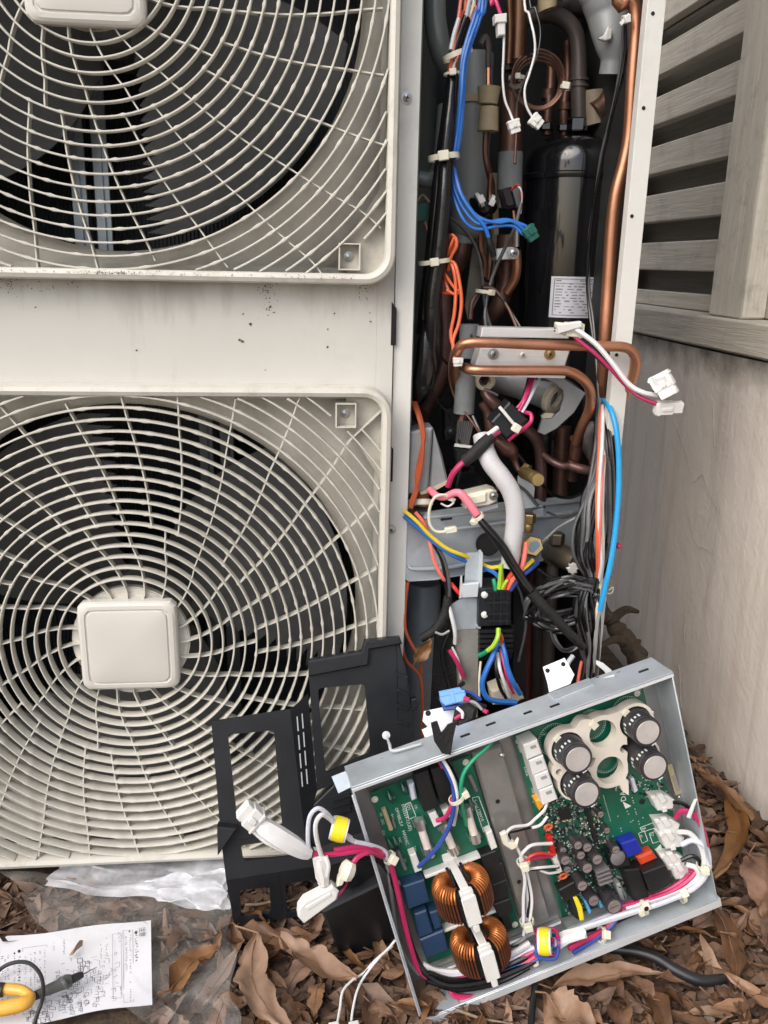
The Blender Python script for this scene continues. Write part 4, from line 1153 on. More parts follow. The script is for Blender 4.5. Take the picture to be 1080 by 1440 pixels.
# orange leads
og = thing('orange_wire_pair', 'looped orange wires hanging beside the black harness to a small white plug', 'wires', at(640, 400, .02))
cat_wires(og, (('wor', 2.4, [(628, 362, .03), (634, 345, .024), (640, 334, .022), (642, 346, .02), (634, 362, .024), (630, 380, .03)]),
               ('wor', 2.2, [(630, 338, .03), (636, 330, .026), (640, 340, .024), (632, 356, .03)]),
               ('wor', 2.5, [(630, 366, .028), (640, 372, .02), (646, 396, .016), (649, 425, .014), (645, 455, .012), (637, 480, .01), (640, 505, .004)]),
               ('wor', 2.5, [(632, 364, .028), (638, 380, .02), (641, 404, .018), (639, 440, .014), (634, 470, .012), (640, 495, .006), (645, 508, .002)]),
               ('wor', 2.1, [(624, 382, .03), (632, 395, .022), (640, 406, .018), (646, 410, .018), (640, 414, .02), (628, 408, .026)]),
               ('wor', 2.1, [(624, 390, .032), (630, 406, .026), (634, 412, .026), (622, 412, .03)])))
pc, hb = plug(og, 'plug', 'conn', at(644, 509, -.002), V((0, 0, -.004)), V((.0045, 0, .0003)), V((0, .003, 0)), 2); hb.build('plug_mouth', 'hole', og)
od = thing('dull_orange_wires', 'dull orange wires running down the left edge past the silver foam block', 'wires', at(590, 650, .0))
cat_wires(od, (('word', 2.9, [(580, 566, .03), (588, 585, .012), (594, 612, .004), (594, 640, .002), (590, 668, .002), (584, 690, .004), (578, 706, .004), (576, 722, .004)]),
               ('word', 2.9, [(584, 566, .03), (592, 590, .012), (596, 615, .004), (591, 640, .004), (586, 668, .004), (586, 690, .004), (580, 708, .004), (577, 722, .004)]),
               ('word', 2.3, [(571, 818, .008), (566, 860, .006), (565, 900, .006), (572, 930, .006), (590, 950, .0), (594, 985, -.004), (594, 1040, -.008)]),
               ('word', 2.3, [(574, 818, .008), (570, 850, .006), (570, 884, .004), (580, 908, .002), (590, 925, .0), (593, 946, .0)])))
# thin white leads with plugs, top
def lead(label, pts, pl_c, ax, m='wwhite', r_=1.7, sz=.95, mm='conn'):
    t_ = thing('plug_lead', label, 'plug lead', at(*pl_c))
    wire(t_, 'wire', m, r_, pts)
    a = V(ax).normalized(); b = V((a.z, 0, -a.x)) if abs(a.y) < .9 else V((1, 0, 0))
    pc, hb = plug(t_, 'plug', mm, at(*pl_c), a*.006*sz, b*.0055*sz, a.cross(b).normalized()*.0035*sz); hb.build('plug_mouth', 'hole', t_)
    return t_
ld = lead('thin white lead ending in a diamond tilted white plug left of the capillary coil', [(709, 48, .02), (708, 80, .02), (707, 110, .02), (710, 140, .02), (717, 158, .02), (722, 171, .018)], (723, 178, .018), (.35, 0, -1))
pw = slab(ld, 'plug', 'conn', [(699, 24), (711, 21), (711, 49), (701, 50)], .016, .009, ch=.0008); slab(ld, 'plug_latch', 'conn', [(696, 20), (713, 18), (713, 31), (697, 32)], .0145, .011, ch=.0008)
wire(ld, 'wire', 'wmag', 2.8, [(690, -20, .025), (697, 0, .02), (704, 20, .018)])
lead('thin white lead ending in a small white plug over the capillary coil', [(737, -20, .03), (744, 20, .02), (751, 50, .015), (752, 75, .015), (745, 102, .015), (738, 125, .015), (740, 148, .015), (749, 166, .015)], (754, 171, .014), (.8, 0, -.6))
dl = thing('thin_dark_lead', 'hair thin dark lead hanging beside the white leads at the top', 'wire', at(756, 60, .02)); wire(dl, 'wire', 'wdgrey', .9, [(744, -20, .03), (753, 12, .022), (760, 45, .02), (754, 82, .02), (738, 110, .03), (726, 150, .04), (724, 185, .05)])
bd = thing('black_lead_pair', 'pair of thin black leads falling in front of the black compressor', 'wires', at(850, 200, .06))
cat_wires(bd, (('wdgrey', 2.0, [(876, 33, .03), (874, 70, .035), (868, 120, .04), (856, 175, .05), (845, 220, .06), (838, 270, .07), (829, 330, .08), (828, 400, .08), (834, 450, .07), (838, 500, .05), (842, 560, .03)]),
               ('wblack', 2.2, [(880, 34, .03), (878, 80, .035), (866, 140, .04), (852, 200, .055), (842, 250, .065), (832, 310, .075), (826, 380, .08), (828, 430, .08), (836, 490, .06)])))
# grey sensor leads tied behind the cooling block
sl_ = thing('grey_sensor_leads', 'grey sensor leads gathered by a grubby cable tie above the aluminium cooling block', 'wires', at(680, 410, .08))
cat_wires(sl_, (('wdgrey', 2.4, [(633, 305, .07), (655, 325, .075), (670, 350, .08), (677, 380, .08), (679, 405, .075), (684, 440, .07), (692, 465, .06)]),
                ('wdgrey', 2.6, [(733, 285, .06), (724, 320, .06), (712, 345, .07), (698, 375, .075), (688, 404, .075), (682, 440, .07), (684, 465, .06)]),
                ('wblack', 2.2, [(676, 404, .07), (690, 404, .07), (706, 420, .065), (722, 444, .06), (735, 466, .05)]),
                ('wbrown', 2.2, [(680, 404, .07), (696, 408, .068), (714, 432, .062), (728, 464, .05)]),
                ('wbrown', 3.4, [(676, 408, .08), (664, 425, .08), (661, 450, .07)])))
tie(sl_, at(681, 410, .07), (.1, 0, 1), .008, 'cream', head=(.6, -1, -.3))
wr = thing('sensor_lead_tape', 'black taped joint with a white tie below the blue wires', 'wire joint', at(676, 290, .1))
wire(wr, 'tape_wrap', 'vinyl', [5, 11, 13, 8], [(664, 282, .11), (672, 288, .1), (682, 292, .1), (694, 290, .105)], n=12); tie(wr, at(674, 282, .095), (.8, 0, .5), .007, 'conn', hs=1.2); tie(wr, at(690, 284, .098), (.8, 0, -.3), .006, 'conn')
ws = thing('red_white_sensor_lead', 'short red and white lead bent out of the black sensor sleeve', 'wire', at(728, 268, .08)); cat_wires(ws, (('wred', 1.4, [(719, 268, .088), (727, 260, .08), (732, 266, .08), (731, 280, .085)]), ('wwhite', 1.3, [(722, 264, .09), (730, 263, .079), (734, 275, .08), (732, 300, .09)])))
# plug lead lying over the pipe loop and reaching out to the right
rt = thing('branched_plug_lead', 'white and magenta lead reaching out over the pipe loop to white plugs', 'plug lead', at(860, 520, -.04))
wire(rt, 'wire', 'wwhite', 3.6, [(804, 460, -.03), (820, 470, -.035), (840, 486, -.04), (862, 512, -.045), (884, 540, -.05), (904, 552, -.055), (924, 556, -.055)])
wire(rt, 'wire', 'wmag', 3.0, [(800, 466, -.026), (818, 482, -.03), (838, 498, -.034), (860, 520, -.038), (880, 542, -.042), (900, 558, -.05), (928, 570, -.055)])
wire(rt, 'wire', 'wblack', 2.4, [(798, 460, -.022), (830, 485, -.03), (858, 514, -.036), (876, 535, -.04), (900, 550, -.05), (920, 550, -.055)])
wire(rt, 'wire', 'wblack', 2.0, [(806, 470, -.024), (830, 494, -.028), (852, 516, -.034)])
pc, hb = plug(rt, 'plug', 'cream', at(800, 463, -.026), V((-.013, 0, .001)), V((0, 0, .0062)), V((0, .005, 0)), 3); hb.build('plug_mouth', 'hole', rt)
slab(rt, 'plug', 'conn', [(783, 456), (818, 452), (820, 460), (800, 466), (786, 470)], -.035, .008, ch=.001)
pc, hb = plug(rt, 'plug', 'conn', at(934, 541, -.058), V((.0045, -.006, -.009)), V((.0085, 0, .0045)), V((.003, .005, .0)), 2); hb.build('plug_mouth', 'hole', rt)
slab(rt, 'plug', 'conn', [(918, 532), (934, 528), (944, 540), (938, 552), (922, 550)], -.062, .008, ch=.001)
pc, hb = plug(rt, 'plug', 'conn', at(940, 573, -.055), V((.012, -.002, .001)), V((0, -.001, .0055)), V((0, .004, .001)), 2); hb.build('plug_mouth', 'hole', rt)
# ferrite clamp on the magenta leads
fz = thing('clamped_ferrite_lead', 'magenta and white leads looped through a black ferrite block with a white tie', 'ferrite lead', at(716, 592, .0))
P = [at(691, 594, -.004), at(717, 565, -.004), at(744, 591, -.004), at(713, 617, -.004)]
mb = MB(); mb.prism(P, (0, .022, 0), .0015); mb.build('ferrite', 'blackp', fz)
P2 = [a*.88+b*.12 for a, b in ((P[0], P[1]), (P[1], P[0]), (P[2], P[3]), (P[3], P[2]))]
mb = MB(); m_ = (P[0]+P[3])/2*.5+(P[1]+P[2])/2*.5
mb.prism([P[0]*.55+P[1]*.45+V((0, -.001, 0)), P[0]*.48+P[1]*.52+V((0, -.001, 0)), P[3]*.48+P[2]*.52+V((0, -.001, 0)), P[3]*.55+P[2]*.45+V((0, -.001, 0))], (0, .003, 0)); mb.build('seam_rib', 'blackp2', fz)
wire(fz, 'cable_tie', 'conn', 2.4, [(702, 572, -.006), (709, 580, -.008), (718, 591, -.009), (726, 600, -.009)], n=6)
mb = MB(); mb.box(at(726, 602, -.010), V((.0035, 0, -.002)), V((.002, 0, .0035)), V((0, .003, 0)), .0008); mb.build('tie_head', 'cream', fz)
cat_wires(fz, (('wmag', 2.6, [(752, 528, .03), (745, 545, .01), (738, 562, .0), (730, 578, -.002)]), ('wmag', 2.4, [(748, 528, .03), (741, 548, .008), (735, 564, .0), (727, 574, -.002)]),
               ('wlilac', 2.4, [(760, 528, .03), (752, 545, .012), (744, 562, .002), (734, 580, -.002)]), ('wblack', 2.2, [(744, 530, .03), (738, 552, .01), (732, 568, .002)]),
               ('wmag', 2.9, [(738, 580, .0), (746, 582, -.006), (747, 592, -.01), (738, 602, -.006), (726, 610, -.002), (715, 619, .002)]),
               ('wmag', 4.6, [(703, 605, .0), (694, 611, -.002), (684, 618, -.004)]), ('wwhite', 3.6, [(700, 601, -.003), (691, 608, -.005), (685, 612, -.006)])))
wire(fz, 'tape_wrap', 'tape', [8, 9.5, 9, 8.5], [(692, 613, -.004), (678, 626, -.006), (664, 640, -.006), (653, 649, -.004)], n=12)
wire(fz, 'wire', 'wmag', 4.2, [(654, 648, -.004), (645, 656, -.004), (636, 668, -.002), (630, 684, .004)])
# white ribbed drain hose
wh = thing('corrugated_hose', 'white corrugated hose bending down in front of the galvanised shelf', 'hose', at(720, 720, -.01))
P = pts3(FP, [(678, 612, -.01), (682, 632, -.002), (691, 652, .006), (705, 670, .012), (718, 690, .016), (724, 712, .018), (724, 740, .018), (720, 768, .018), (717, 795, .016)])
P, _ = smooth(P, None, 22); r0 = 13.2*pxm(P[0]); L_ = 0; rr_ = []
for i, p in enumerate(P):
    if i: L_ += (p-P[i-1]).length
    rr_.append(r0*(1+.007*math.sin(L_/.0036*2*math.pi)))
mb = MB(); mb.tube(P, rr_, 16); mb.build('hose_wall', 'hose', wh, ang=80)
# pink sleeved lead and black taped cable across the shelf
pk = thing('taped_supply_cable', 'black taped cable slanting across the shelf from a pink sleeve to the wire coil', 'cable', at(740, 820, -.03))
wire(pk, 'pink_sleeve', 'wpink', [5, 5, 5, 5.5, 6, 6], [(604, 688, .01), (614, 697, .0), (625, 699, -.004), (640, 693, -.008), (651, 697, -.012), (671, 724, -.016)], n=10)
wire(pk, 'wire', 'wblack', 2.6, [(668, 722, -.016), (676, 732, -.02), (686, 746, -.022)]); wire(pk, 'wire', 'wdgrey', 2.2, [(672, 722, -.016), (676, 738, -.022), (690, 752, -.024)])
wire(pk, 'sleeve', 'vinyl', [4.5, 6, 7, 7, 7.4, 7.4], [(674, 730, -.02), (686, 744, -.024), (704, 766, -.028), (722, 796, -.03), (740, 824, -.03), (752, 840, -.03)], n=12)
wire(pk, 'tape_wrap', 'tape', [7.8, 7.6, 7.2, 7, 6.5, 5.5], [(748, 832, -.032), (762, 850, -.034), (780, 868, -.034), (796, 886, -.034), (810, 900, -.034), (820, 910, -.03)], n=12)
tie(pk, at(672, 727, -.018), (.6, 0, -.8), .0052, 'cream', head=(-.8, -.6, -.2))
tl_ = thing('loop_cable_tie', 'large open loop of cream cable tie hanging on the shelf at the left', 'cable tie', at(608, 735, -.004))
wire(tl_, 'strap', 'tie', 2.2, [(640, 703, -.006), (624, 696, -.008), (611, 700, -.008), (604, 716, -.008), (604, 735, -.008), (611, 746, -.008), (622, 748, -.008), (634, 744, -.008)], n=6)
mb = MB(); mb.box(at(634, 745, -.009), V((.006, 0, .001)), V((-.0008, 0, .003)), V((0, .003, 0)), .001); mb.build('tie_head', 'tie', tl_)
wire(tl_, 'strap_tail', 'conn', 1.5, [(620, 708, -.004), (630, 712, -.004), (638, 706, -.006), (630, 702, -.006)], n=6)
# mains wires across the shelf
mw = thing('mains_wires', 'yellow, blue and coral mains wires crossing the shelf to the black terminal block', 'wires', at(640, 770, -.012))
cat_wires(mw, (('wyel', 2.9, [(568, 718, .0), (585, 732, -.004), (604, 752, -.006), (628, 771, -.008), (652, 781, -.006), (668, 788, .002), (690, 798, -.004), (704, 799, -.012), (706, 826, -.018)]),
               ('wblue', 3.2, [(568, 725, .001), (590, 744, -.003), (612, 764, -.005), (638, 781, -.006), (656, 789, -.002), (676, 798, .0), (696, 806, -.01), (712, 828, -.018)]),
               ('wcoral', 2.8, [(584, 720, .0), (596, 735, -.002), (602, 752, .0), (606, 770, -.004), (612, 792, -.006), (622, 812, -.006), (628, 818, -.002)]),
               ('wred', 3.0, [(634, 820, -.002), (642, 830, -.006), (650, 838, -.006)]),
               ('wblack', 2.4, [(574, 716, .001), (590, 724, .0), (600, 742, .002)]),
               ('wlime', 3.2, [(705, 793, -.02), (704, 808, -.02), (702, 828, -.018)]), ('wlime', 2.8, [(719, 811, -.02), (712, 818, -.02), (706, 828, -.018)]),
               ('wgrn', 3.0, [(694, 814, -.014), (696, 822, -.016), (697, 830, -.016)]),
               ('wcoral', 3.4, [(740, 762, -.02), (738, 780, -.022), (733, 800, -.024), (722, 815, -.022), (714, 828, -.018)]),
               ('wred', 3.4, [(722, 786, -.016), (728, 796, -.02), (716, 812, -.02), (710, 828, -.018)]),
               ('wyel', 3.2, [(749, 788, -.012), (738, 798, -.022), (724, 808, -.022)]), ('wnavy', 3.2, [(756, 792, -.008), (744, 802, -.02), (730, 814, -.022), (718, 830, -.018)])))
# output wires under the terminal block
ow = thing('output_wires', 'green yellow, blue, white and magenta wires looping out below the black terminal block', 'wires', at(700, 930, -.02))
cat_wires(ow, (('wlime', 3.4, [(701, 884, -.018), (700, 896, -.024), (694, 908, -.024), (686, 915, -.02)]), ('wgrn', 3.4, [(687, 914, -.02), (680, 919, -.016), (674, 922, -.01)]),
               ('wblue', 3.9, [(700, 905, -.012), (692, 925, -.022), (683, 945, -.026), (678, 963, -.028), (684, 980, -.03), (698, 986, -.03), (726, 988, -.026)]),
               ('wblue', 3.6, [(705, 900, -.012), (710, 920, -.022), (714, 940, -.026), (722, 960, -.03), (732, 976, -.026)]),
               ('wwhite', 2.6, [(700, 918, -.01), (703, 940, -.022), (710, 962, -.024), (716, 980, -.02)]), ('wmag', 2.4, [(703, 912, -.01), (709, 935, -.02), (714, 955, -.024), (722, 975, -.02)]),
               ('wblack', 2.6, [(697, 915, -.008), (698, 945, -.018), (704, 968, -.02), (712, 982, -.018)]), ('word', 2.6, [(703, 890, -.016), (706, 898, -.018), (704, 908, -.014)])))
gp = slab(ow, 'grommet', 'foamin', [(690, 972), (704, 966), (734, 974), (738, 984), (722, 992), (694, 993)], -.012, .02, ch=.003)
# left pocket: dark leads, white and magenta
lp = thing('dark_pocket_leads', 'dark cloth taped leads with a white and a magenta wire left of the steel bracket', 'wires', at(630, 860, -.004))
cat_wires(lp, (('wdgrey', 2.6, [(612, 765, .0), (624, 785, -.004), (630, 808, -.006), (632, 835, -.006), (628, 860, -.004)]), ('wblack', 2.8, [(608, 762, .0), (620, 784, -.002), (626, 810, -.004), (628, 840, -.004), (622, 865, -.002)]),
               ('wwhite', 3.0, [(631, 852, -.008), (636, 870, -.010), (640, 890, -.010), (640, 905, -.006)]), ('wmag', 3.4, [(632, 914, -.006), (640, 926, -.008), (646, 938, -.008), (652, 952, -.006)]),
               ('wwhite', 1.6, [(636, 910, -.007), (645, 930, -.008), (648, 955, -.004)]), ('cream', 1.6, [(676, 930, -.004), (674, 955, -.008), (674, 985, -.010)])))
wire(lp, 'tape_wrap', 'tape', [6, 7, 7, 6], [(630, 838, -.006), (626, 862, -.006), (612, 885, -.006), (592, 898, -.004)], n=10)
wire(lp, 'tie_strap', 'wgrey', 1.8, [(612, 889, -.012), (622, 892, -.013), (632, 887, -.012)], n=6)
# right: black bundle, coil, blue cable, striped leads
def strands(t, n, path, r_, mats, seed, name='wire'):
    g = random.Random(seed)
    for k in range(n):
        a = g.uniform(0, 2*math.pi); q = math.sqrt(g.uniform(0, 1)); ox, oy = q*math.cos(a), q*math.sin(a); pts = []
        for i, (x, y, Y, sp) in enumerate(path):
            dx, dy = path[min(i+1, len(path)-1)][0]-path[max(i-1, 0)][0], path[min(i+1, len(path)-1)][1]-path[max(i-1, 0)][1]
            L_ = math.hypot(dx, dy); nx, ny = -dy/L_, dx/L_
            jx, jy = ox+g.uniform(-.22, .22), oy+g.uniform(-.22, .22)
            pts.append((x+nx*jx*sp, y+ny*jx*sp, Y+jy*sp*.0007))
        wire(t, name, g.choice(mats), r_*g.uniform(.85, 1.15), pts)
bw = thing('black_wire_bundle', 'fat bundle of loose black wires, some greyed for sheen, hanging at the lower right of the opening', 'wire bundle', at(830, 810, -.01))
MB_ = ['wblack', 'wblack', 'wblack', 'wdgrey', 'wdgrey', 'wdgrey', 'wsheen']  # sheen of the black vinyl put into the colour of the grey strands
M['wsheen'] = mat('sheen_grey_wire', (.15, .15, .155), .32, var=.2, scale=60)
strands(bw, 42, [(846, 560, .03, 7), (847, 610, .016, 10), (844, 660, .006, 14), (836, 705, -.002, 21), (829, 745, -.006, 24), (826, 780, -.010, 19), (833, 812, -.012, 8)], 2.7, MB_, 21)
strands(bw, 40, [(833, 812, -.012, 8), (824, 840, -.014, 16), (824, 870, -.014, 19), (828, 905, -.010, 16), (830, 935, -.006, 12), (824, 975, -.004, 12)], 2.7, MB_, 22)
g = random.Random(31)
for k in range(26):
    rx, ry = g.uniform(32, 54), g.uniform(18, 38); cx, cy = 793+g.uniform(-7, 5), 849+g.uniform(-8, 10); a0 = g.uniform(-.5, .2); P = []
    for i in range(13):
        a = a0+i/12*R(g.uniform(300, 330)); P.append((cx+rx*math.cos(a)+g.uniform(-1.5, 1.5), cy+ry*math.sin(a)*.9+(math.cos(a))*-8+g.uniform(-1.5, 1.5), .0-.022*g.random()+.008*math.sin(a)))
    wire(bw, 'wire', g.choice(MB_), 2.2, P, sub=4)
strands(bw, 18, [(850, 570, .03, 5), (857, 625, -.004, 7), (860, 690, -.010, 8), (857, 750, -.012, 8), (848, 795, -.012, 7), (836, 816, -.012, 6)], 2.5, MB_, 24)
strands(bw, 3, [(770, 880, -.01, 3), (778, 905, -.006, 5), (795, 917, .0, 5), (820, 905, .006, 4)], 1.5, ['wdgrey'], 5)
tie(bw, at(833, 812, -.012), (.1, 0, 1), .0085, 'blackp2', w=.005)
wire(bw, 'sleeve', 'vinyl', [5, 6.5, 7, 5], [(855, 560, .03), (858, 620, .02), (857, 680, .012), (852, 730, .006)], n=10)
sr = thing('striped_lead_pair', 'orange, white and tan leads lying over the black wire bundle', 'wires', at(842, 720, -.03))
cat_wires(sr, (('wwhite', 2.6, [(848, 570, .02), (847, 620, -.01), (843, 680, -.022), (842, 740, -.03), (846, 790, -.026), (842, 818, -.018)]), ('wor', 2.2, [(845, 572, .02), (842, 640, -.012), (839, 700, -.024), (840, 760, -.03), (840, 812, -.018)]),
               ('wcoral', 2.0, [(849, 640, -.01), (845, 700, -.026), (843, 760, -.031), (842, 815, -.018)]), ('cream', 2.4, [(851, 572, .02), (850, 640, -.008), (847, 700, -.022), (848, 780, -.024), (844, 822, -.016), (838, 870, -.02), (836, 915, -.012)]),
               ('wcoral', 2.2, [(818, 930, -.01), (814, 950, -.012), (810, 985, -.014)]), ('wlilac', 3.4, [(806, 922, -.008), (798, 935, -.012), (800, 960, -.012)])))
bc = thing('sky_blue_cable', 'bright sky blue cable bowing out to the right of the black bundle', 'cable', at(868, 680, -.02))
wire(bc, 'cable_jacket', 'wsky', 4.0, [(842, 568, .03), (850, 564, .02), (858, 574, .0), (866, 600, -.012), (870, 640, -.018), (870, 690, -.022), (866, 740, -.026), (859, 790, -.03), (850, 830, -.03), (844, 858, -.028)], n=12)
wire(bc, 'cable_core', 'wgrey', 2.6, [(844, 856, -.028), (840, 876, -.026), (837, 912, -.02), (834, 945, -.01)], n=8)
sc_ = thing('pipe_saddle', 'small tan metal saddle with a wire loop poking out beside the blue cable', 'bracket', at(858, 820, .02))
slab(sc_, 'saddle_plate', mat('tan_metal', (.30, .24, .17), .5, metal=.4, var=.2), [(848, 816), (862, 812), (864, 826), (850, 832)], .02, .006, ch=.001); wire(sc_, 'wire_loop', 'cream', 1.1, [(850, 834, .015), (860, 834, .012), (862, 826, .012), (856, 830, .012)])
mg = thing('magenta_wire_end', 'tiny magenta wire end sticking out right of the blue cable', 'wire', at(870, 768, -.01)); wire(mg, 'wire', 'wmag', [3, 4.2, 3.6], [(862, 770, .0), (868, 767, -.006), (873, 770, -.01)])

dk = thing('loose_dark_leads', 'loose thin black and brown leads tangled in the shade behind the ferrite block', 'wires', at(670, 640, .03))
g = random.Random(63)
for m, pts in (('wblack', [(598, 520, .03), (612, 560, .04), (634, 590, .05), (650, 640, .04), (640, 690, .03)]), ('wbrown', [(640, 470, .06), (632, 520, .05), (640, 560, .05), (668, 600, .03), (690, 640, .03), (700, 690, .03)]),
               ('wdgrey', [(664, 585, .04), (676, 610, .03), (690, 650, .028), (712, 672, .03), (738, 690, .03), (756, 712, .03)]), ('wblack', [(700, 610, .03), (730, 640, .04), (770, 690, .05), (800, 700, .06), (826, 690, .03)]),
               ('wdgrey', [(770, 720, .05), (790, 728, .03), (812, 720, .01), (826, 706, .0)]), ('wgrey', [(762, 762, .03), (786, 742, .02), (810, 728, .0), (830, 716, -.004)]), ('wblack', [(756, 800, .02), (776, 812, .01), (800, 812, .0), (826, 816, -.008)]),
               ('wblack', [(606, 470, .04), (620, 500, .05), (640, 530, .06), (655, 600, .06)]), ('wdgrey', [(662, 470, .04), (668, 500, .05), (676, 540, .05), (700, 556, .04)]), ('wblack', [(622, 816, .0), (640, 850, .006), (634, 880, .006), (622, 920, .004), (632, 970, .0)]),
               ('wdgrey', [(726, 820, .0), (734, 840, -.004), (740, 880, .0), (730, 930, .004)]), ('wgrey', [(776, 880, -.002), (784, 905, .0), (800, 916, .004), (822, 904, .0)])):
    wire(dk, 'wire', m, g.uniform(1.6, 2.4), [(x+g.uniform(-1, 1), y, z) for x, y, z in pts])
# ================================================================== open metal control box leaning before the unit
TW, TH, TD = .2922, .2348, .036
def T(a, b, h): return TO+TU*a+TV*b+TN*h
bx = thing('control_box', 'open galvanised control box full of green circuit boards tilted on its corner', 'control box', TO)
def tbox(name, m, a0, a1, b0, b1, h0, h1, parent=None, ch=.0, **kw):
    mb = MB(); mb.box(T((a0+a1)/2, (b0+b1)/2, (h0+h1)/2), TU*(a1-a0)/2, TV*(b1-b0)/2, TN*(h1-h0)/2, ch); return mb.build(name, m, parent or bx, **kw)
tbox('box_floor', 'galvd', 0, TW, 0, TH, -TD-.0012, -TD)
tbox('top_flange', 'galv', -.001, TW+.002, TH, TH+.0014, -TD-.001, .0008, ch=.0004)
tbox('top_lip', 'tin', -.001, TW+.002, TH-.0035, TH-.0004, -.0004, .0009, ch=.0003)
tbox('bottom_flange', 'galv', -.001, TW+.004, -.0014, 0, -TD-.001, .001, ch=.0004)
tbox('bottom_lip', 'tin', .001, TW+.004, -.009, -.0016, -.0006, .0009, ch=.0003)
tbox('left_flange', 'galv', -.0014, 0, .0002, TH-.0004, -TD, .0006, ch=.0004)
tbox('right_flange', 'galv', TW, TW+.0014, .0002, TH-.0004, -TD, .0006, ch=.0004)
tbox('left_lip', 'tin', -.003, -.0016, .004, TH-.006, -.0008, .0008, ch=.0003)
# channel between the boards and a step under the bottom harness
def tslab(parent, name, m, poly, h, thick, ch=0.0, **kw): return slab(parent, name, m, poly, h, thick, TP, ch, **kw)
def twire(parent, name, m, r_, pts, h=0.0, **kw): return wire(parent, name, m, r_, pts, h, TP, **kw)
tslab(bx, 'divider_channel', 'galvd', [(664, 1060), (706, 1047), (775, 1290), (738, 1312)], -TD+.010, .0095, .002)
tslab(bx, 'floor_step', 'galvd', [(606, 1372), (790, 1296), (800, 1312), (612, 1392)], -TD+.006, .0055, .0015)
for x, y in ((706, 1062), (763, 1264), (918, 1002), (940, 1030), (932, 984)):
    mb = MB(); p = TP.p(x, y, -TD+.0105 if x < 720 else -TD); r_ = 4.2*pxm(p); mb.lathe(p, TN, [(r_, 0), (r_*.9, r_*.3), (r_*.5, r_*.6), (0, r_*.7)], 14); mb.build('rivet', 'solder', bx)
for x, y in ((700, 1127), (730, 1240)):
    mb = MB(); p = TP.p(x, y, -TD+.0104); mb.lathe(p, TN, [(.0021, 0), (.0021, .0002), (0, .0002)], 12); mb.build('hole', 'hole', bx)
# things on the top flange: slots, raised tabs, clear hooks
FLO = Plane(T(0, TH+.0015, 0), TV)
for x, y, L_ in ((690, 1018, 14), (654, 1034, 14), (780, 992, 14), (905, 943, 14), (742, 1002, 12)):
    p, q = FLO.p(x-L_/2*.94, y+L_/2*.34, .0003), FLO.p(x+L_/2*.94, y-L_/2*.34, .0003)
    mb = MB(); mb.box((p+q)/2, (q-p)/2, TN*.0012, TV*.0004); mb.build('flange_slot', 'hole', bx)
def ftab(poly, name='fixing_tab', m='tin'):
    mb = MB(); n = Plane(FLO.p(*poly[0]), CAM-FLO.p(*poly[0]))
    mb.prism([n.p(x, y) for x, y in poly], -n.n*.0014, .0003); return mb.build(name, m, bx)
t1 = ftab([(763, 938), (794, 925), (808, 949), (802, 962), (772, 974), (770, 962)])
for x, y in ((770, 943), (792, 934)):
    pl_ = Plane(FLO.p(763, 938), CAM-FLO.p(763, 938)); mb = MB(); p = pl_.p(x, y, .0004); mb.lathe(p, pl_.n, [(.0022, 0), (.0022, .0002), (0, .0002)], 12); mb.build('hole', 'hole', t1)
mb = MB(); mb.prism([FLO.p(x, y, .0012) for x, y in ((770, 975), (828, 953), (835, 962), (780, 984))], -TV*.0011, .0002); mb.build('welded_plate', 'galv', bx)
t2 = ftab([(596, 1000), (634, 992), (664, 1012), (655, 1020), (610, 1032), (594, 1014)])
pl_ = Plane(FLO.p(596, 1000), CAM-FLO.p(596, 1000))
for x, y, r_ in ((602, 1003, .0026), (627, 996, .0022)):
    mb = MB(); p = pl_.p(x, y, .0004); mb.lathe(p, pl_.n, [(r_, 0), (r_, .0002), (0, .0002)], 12); mb.build('hole', 'hole', t2)
ftab([(593, 1026), (606, 1020), (614, 1036), (600, 1044)], 'tab_foot')
for x, y in ((547, 1070), (850, 956)):
    ftab([(x-6, y-2), (x+14, y-8), (x+16, y+4), (x-4, y+12)], 'hook_base', 'clear')
    ftab([(x-16, y-2), (x-8, y-5), (x-4, y+9), (x-12, y+12)], 'hook_slot', 'blackp'); ftab([(x+15, y-10), (x+22, y-12), (x+27, y-1), (x+20, y+2)], 'hook_slot', 'blackp')
def hook(pts):
    P = []
    for x, y, up in pts: P.append(FLO.p(x, y, .002)+(CAM-FLO.p(x, y)).normalized()*up)
    mb = MB(); mb.tube(P, [.0011, .0014, .0014, .0011][:len(P)] if len(P) == 4 else .0013, 8, sub=4); mb.build('clear_hook', 'clear', bx)
hook([(544, 1036, .01), (548, 1047, .01), (554, 1056, .004), (592, 1046, .002)])
p = FLO.p(543, 1034, .002)+(CAM-FLO.p(543, 1034)).normalized()*.012; mb = MB(); mb.lathe(p, (CAM-p), [(0, 0), (.0036, 0), (.0036, .0016), (0, .0018)], 14); mb.build('hook_pad', 'clear', bx)
ftab([(838, 928), (848, 932), (860, 942), (862, 954), (854, 956), (850, 944), (838, 934)], 'clear_hook', 'clear')
ftab([(466, 1092), (486, 1084), (496, 1106), (476, 1116)], 'corner_tab', 'galv')
ftab([(683, 1018), (687, 1016), (690, 1030), (686, 1032)], 'clear_pin', 'clear')
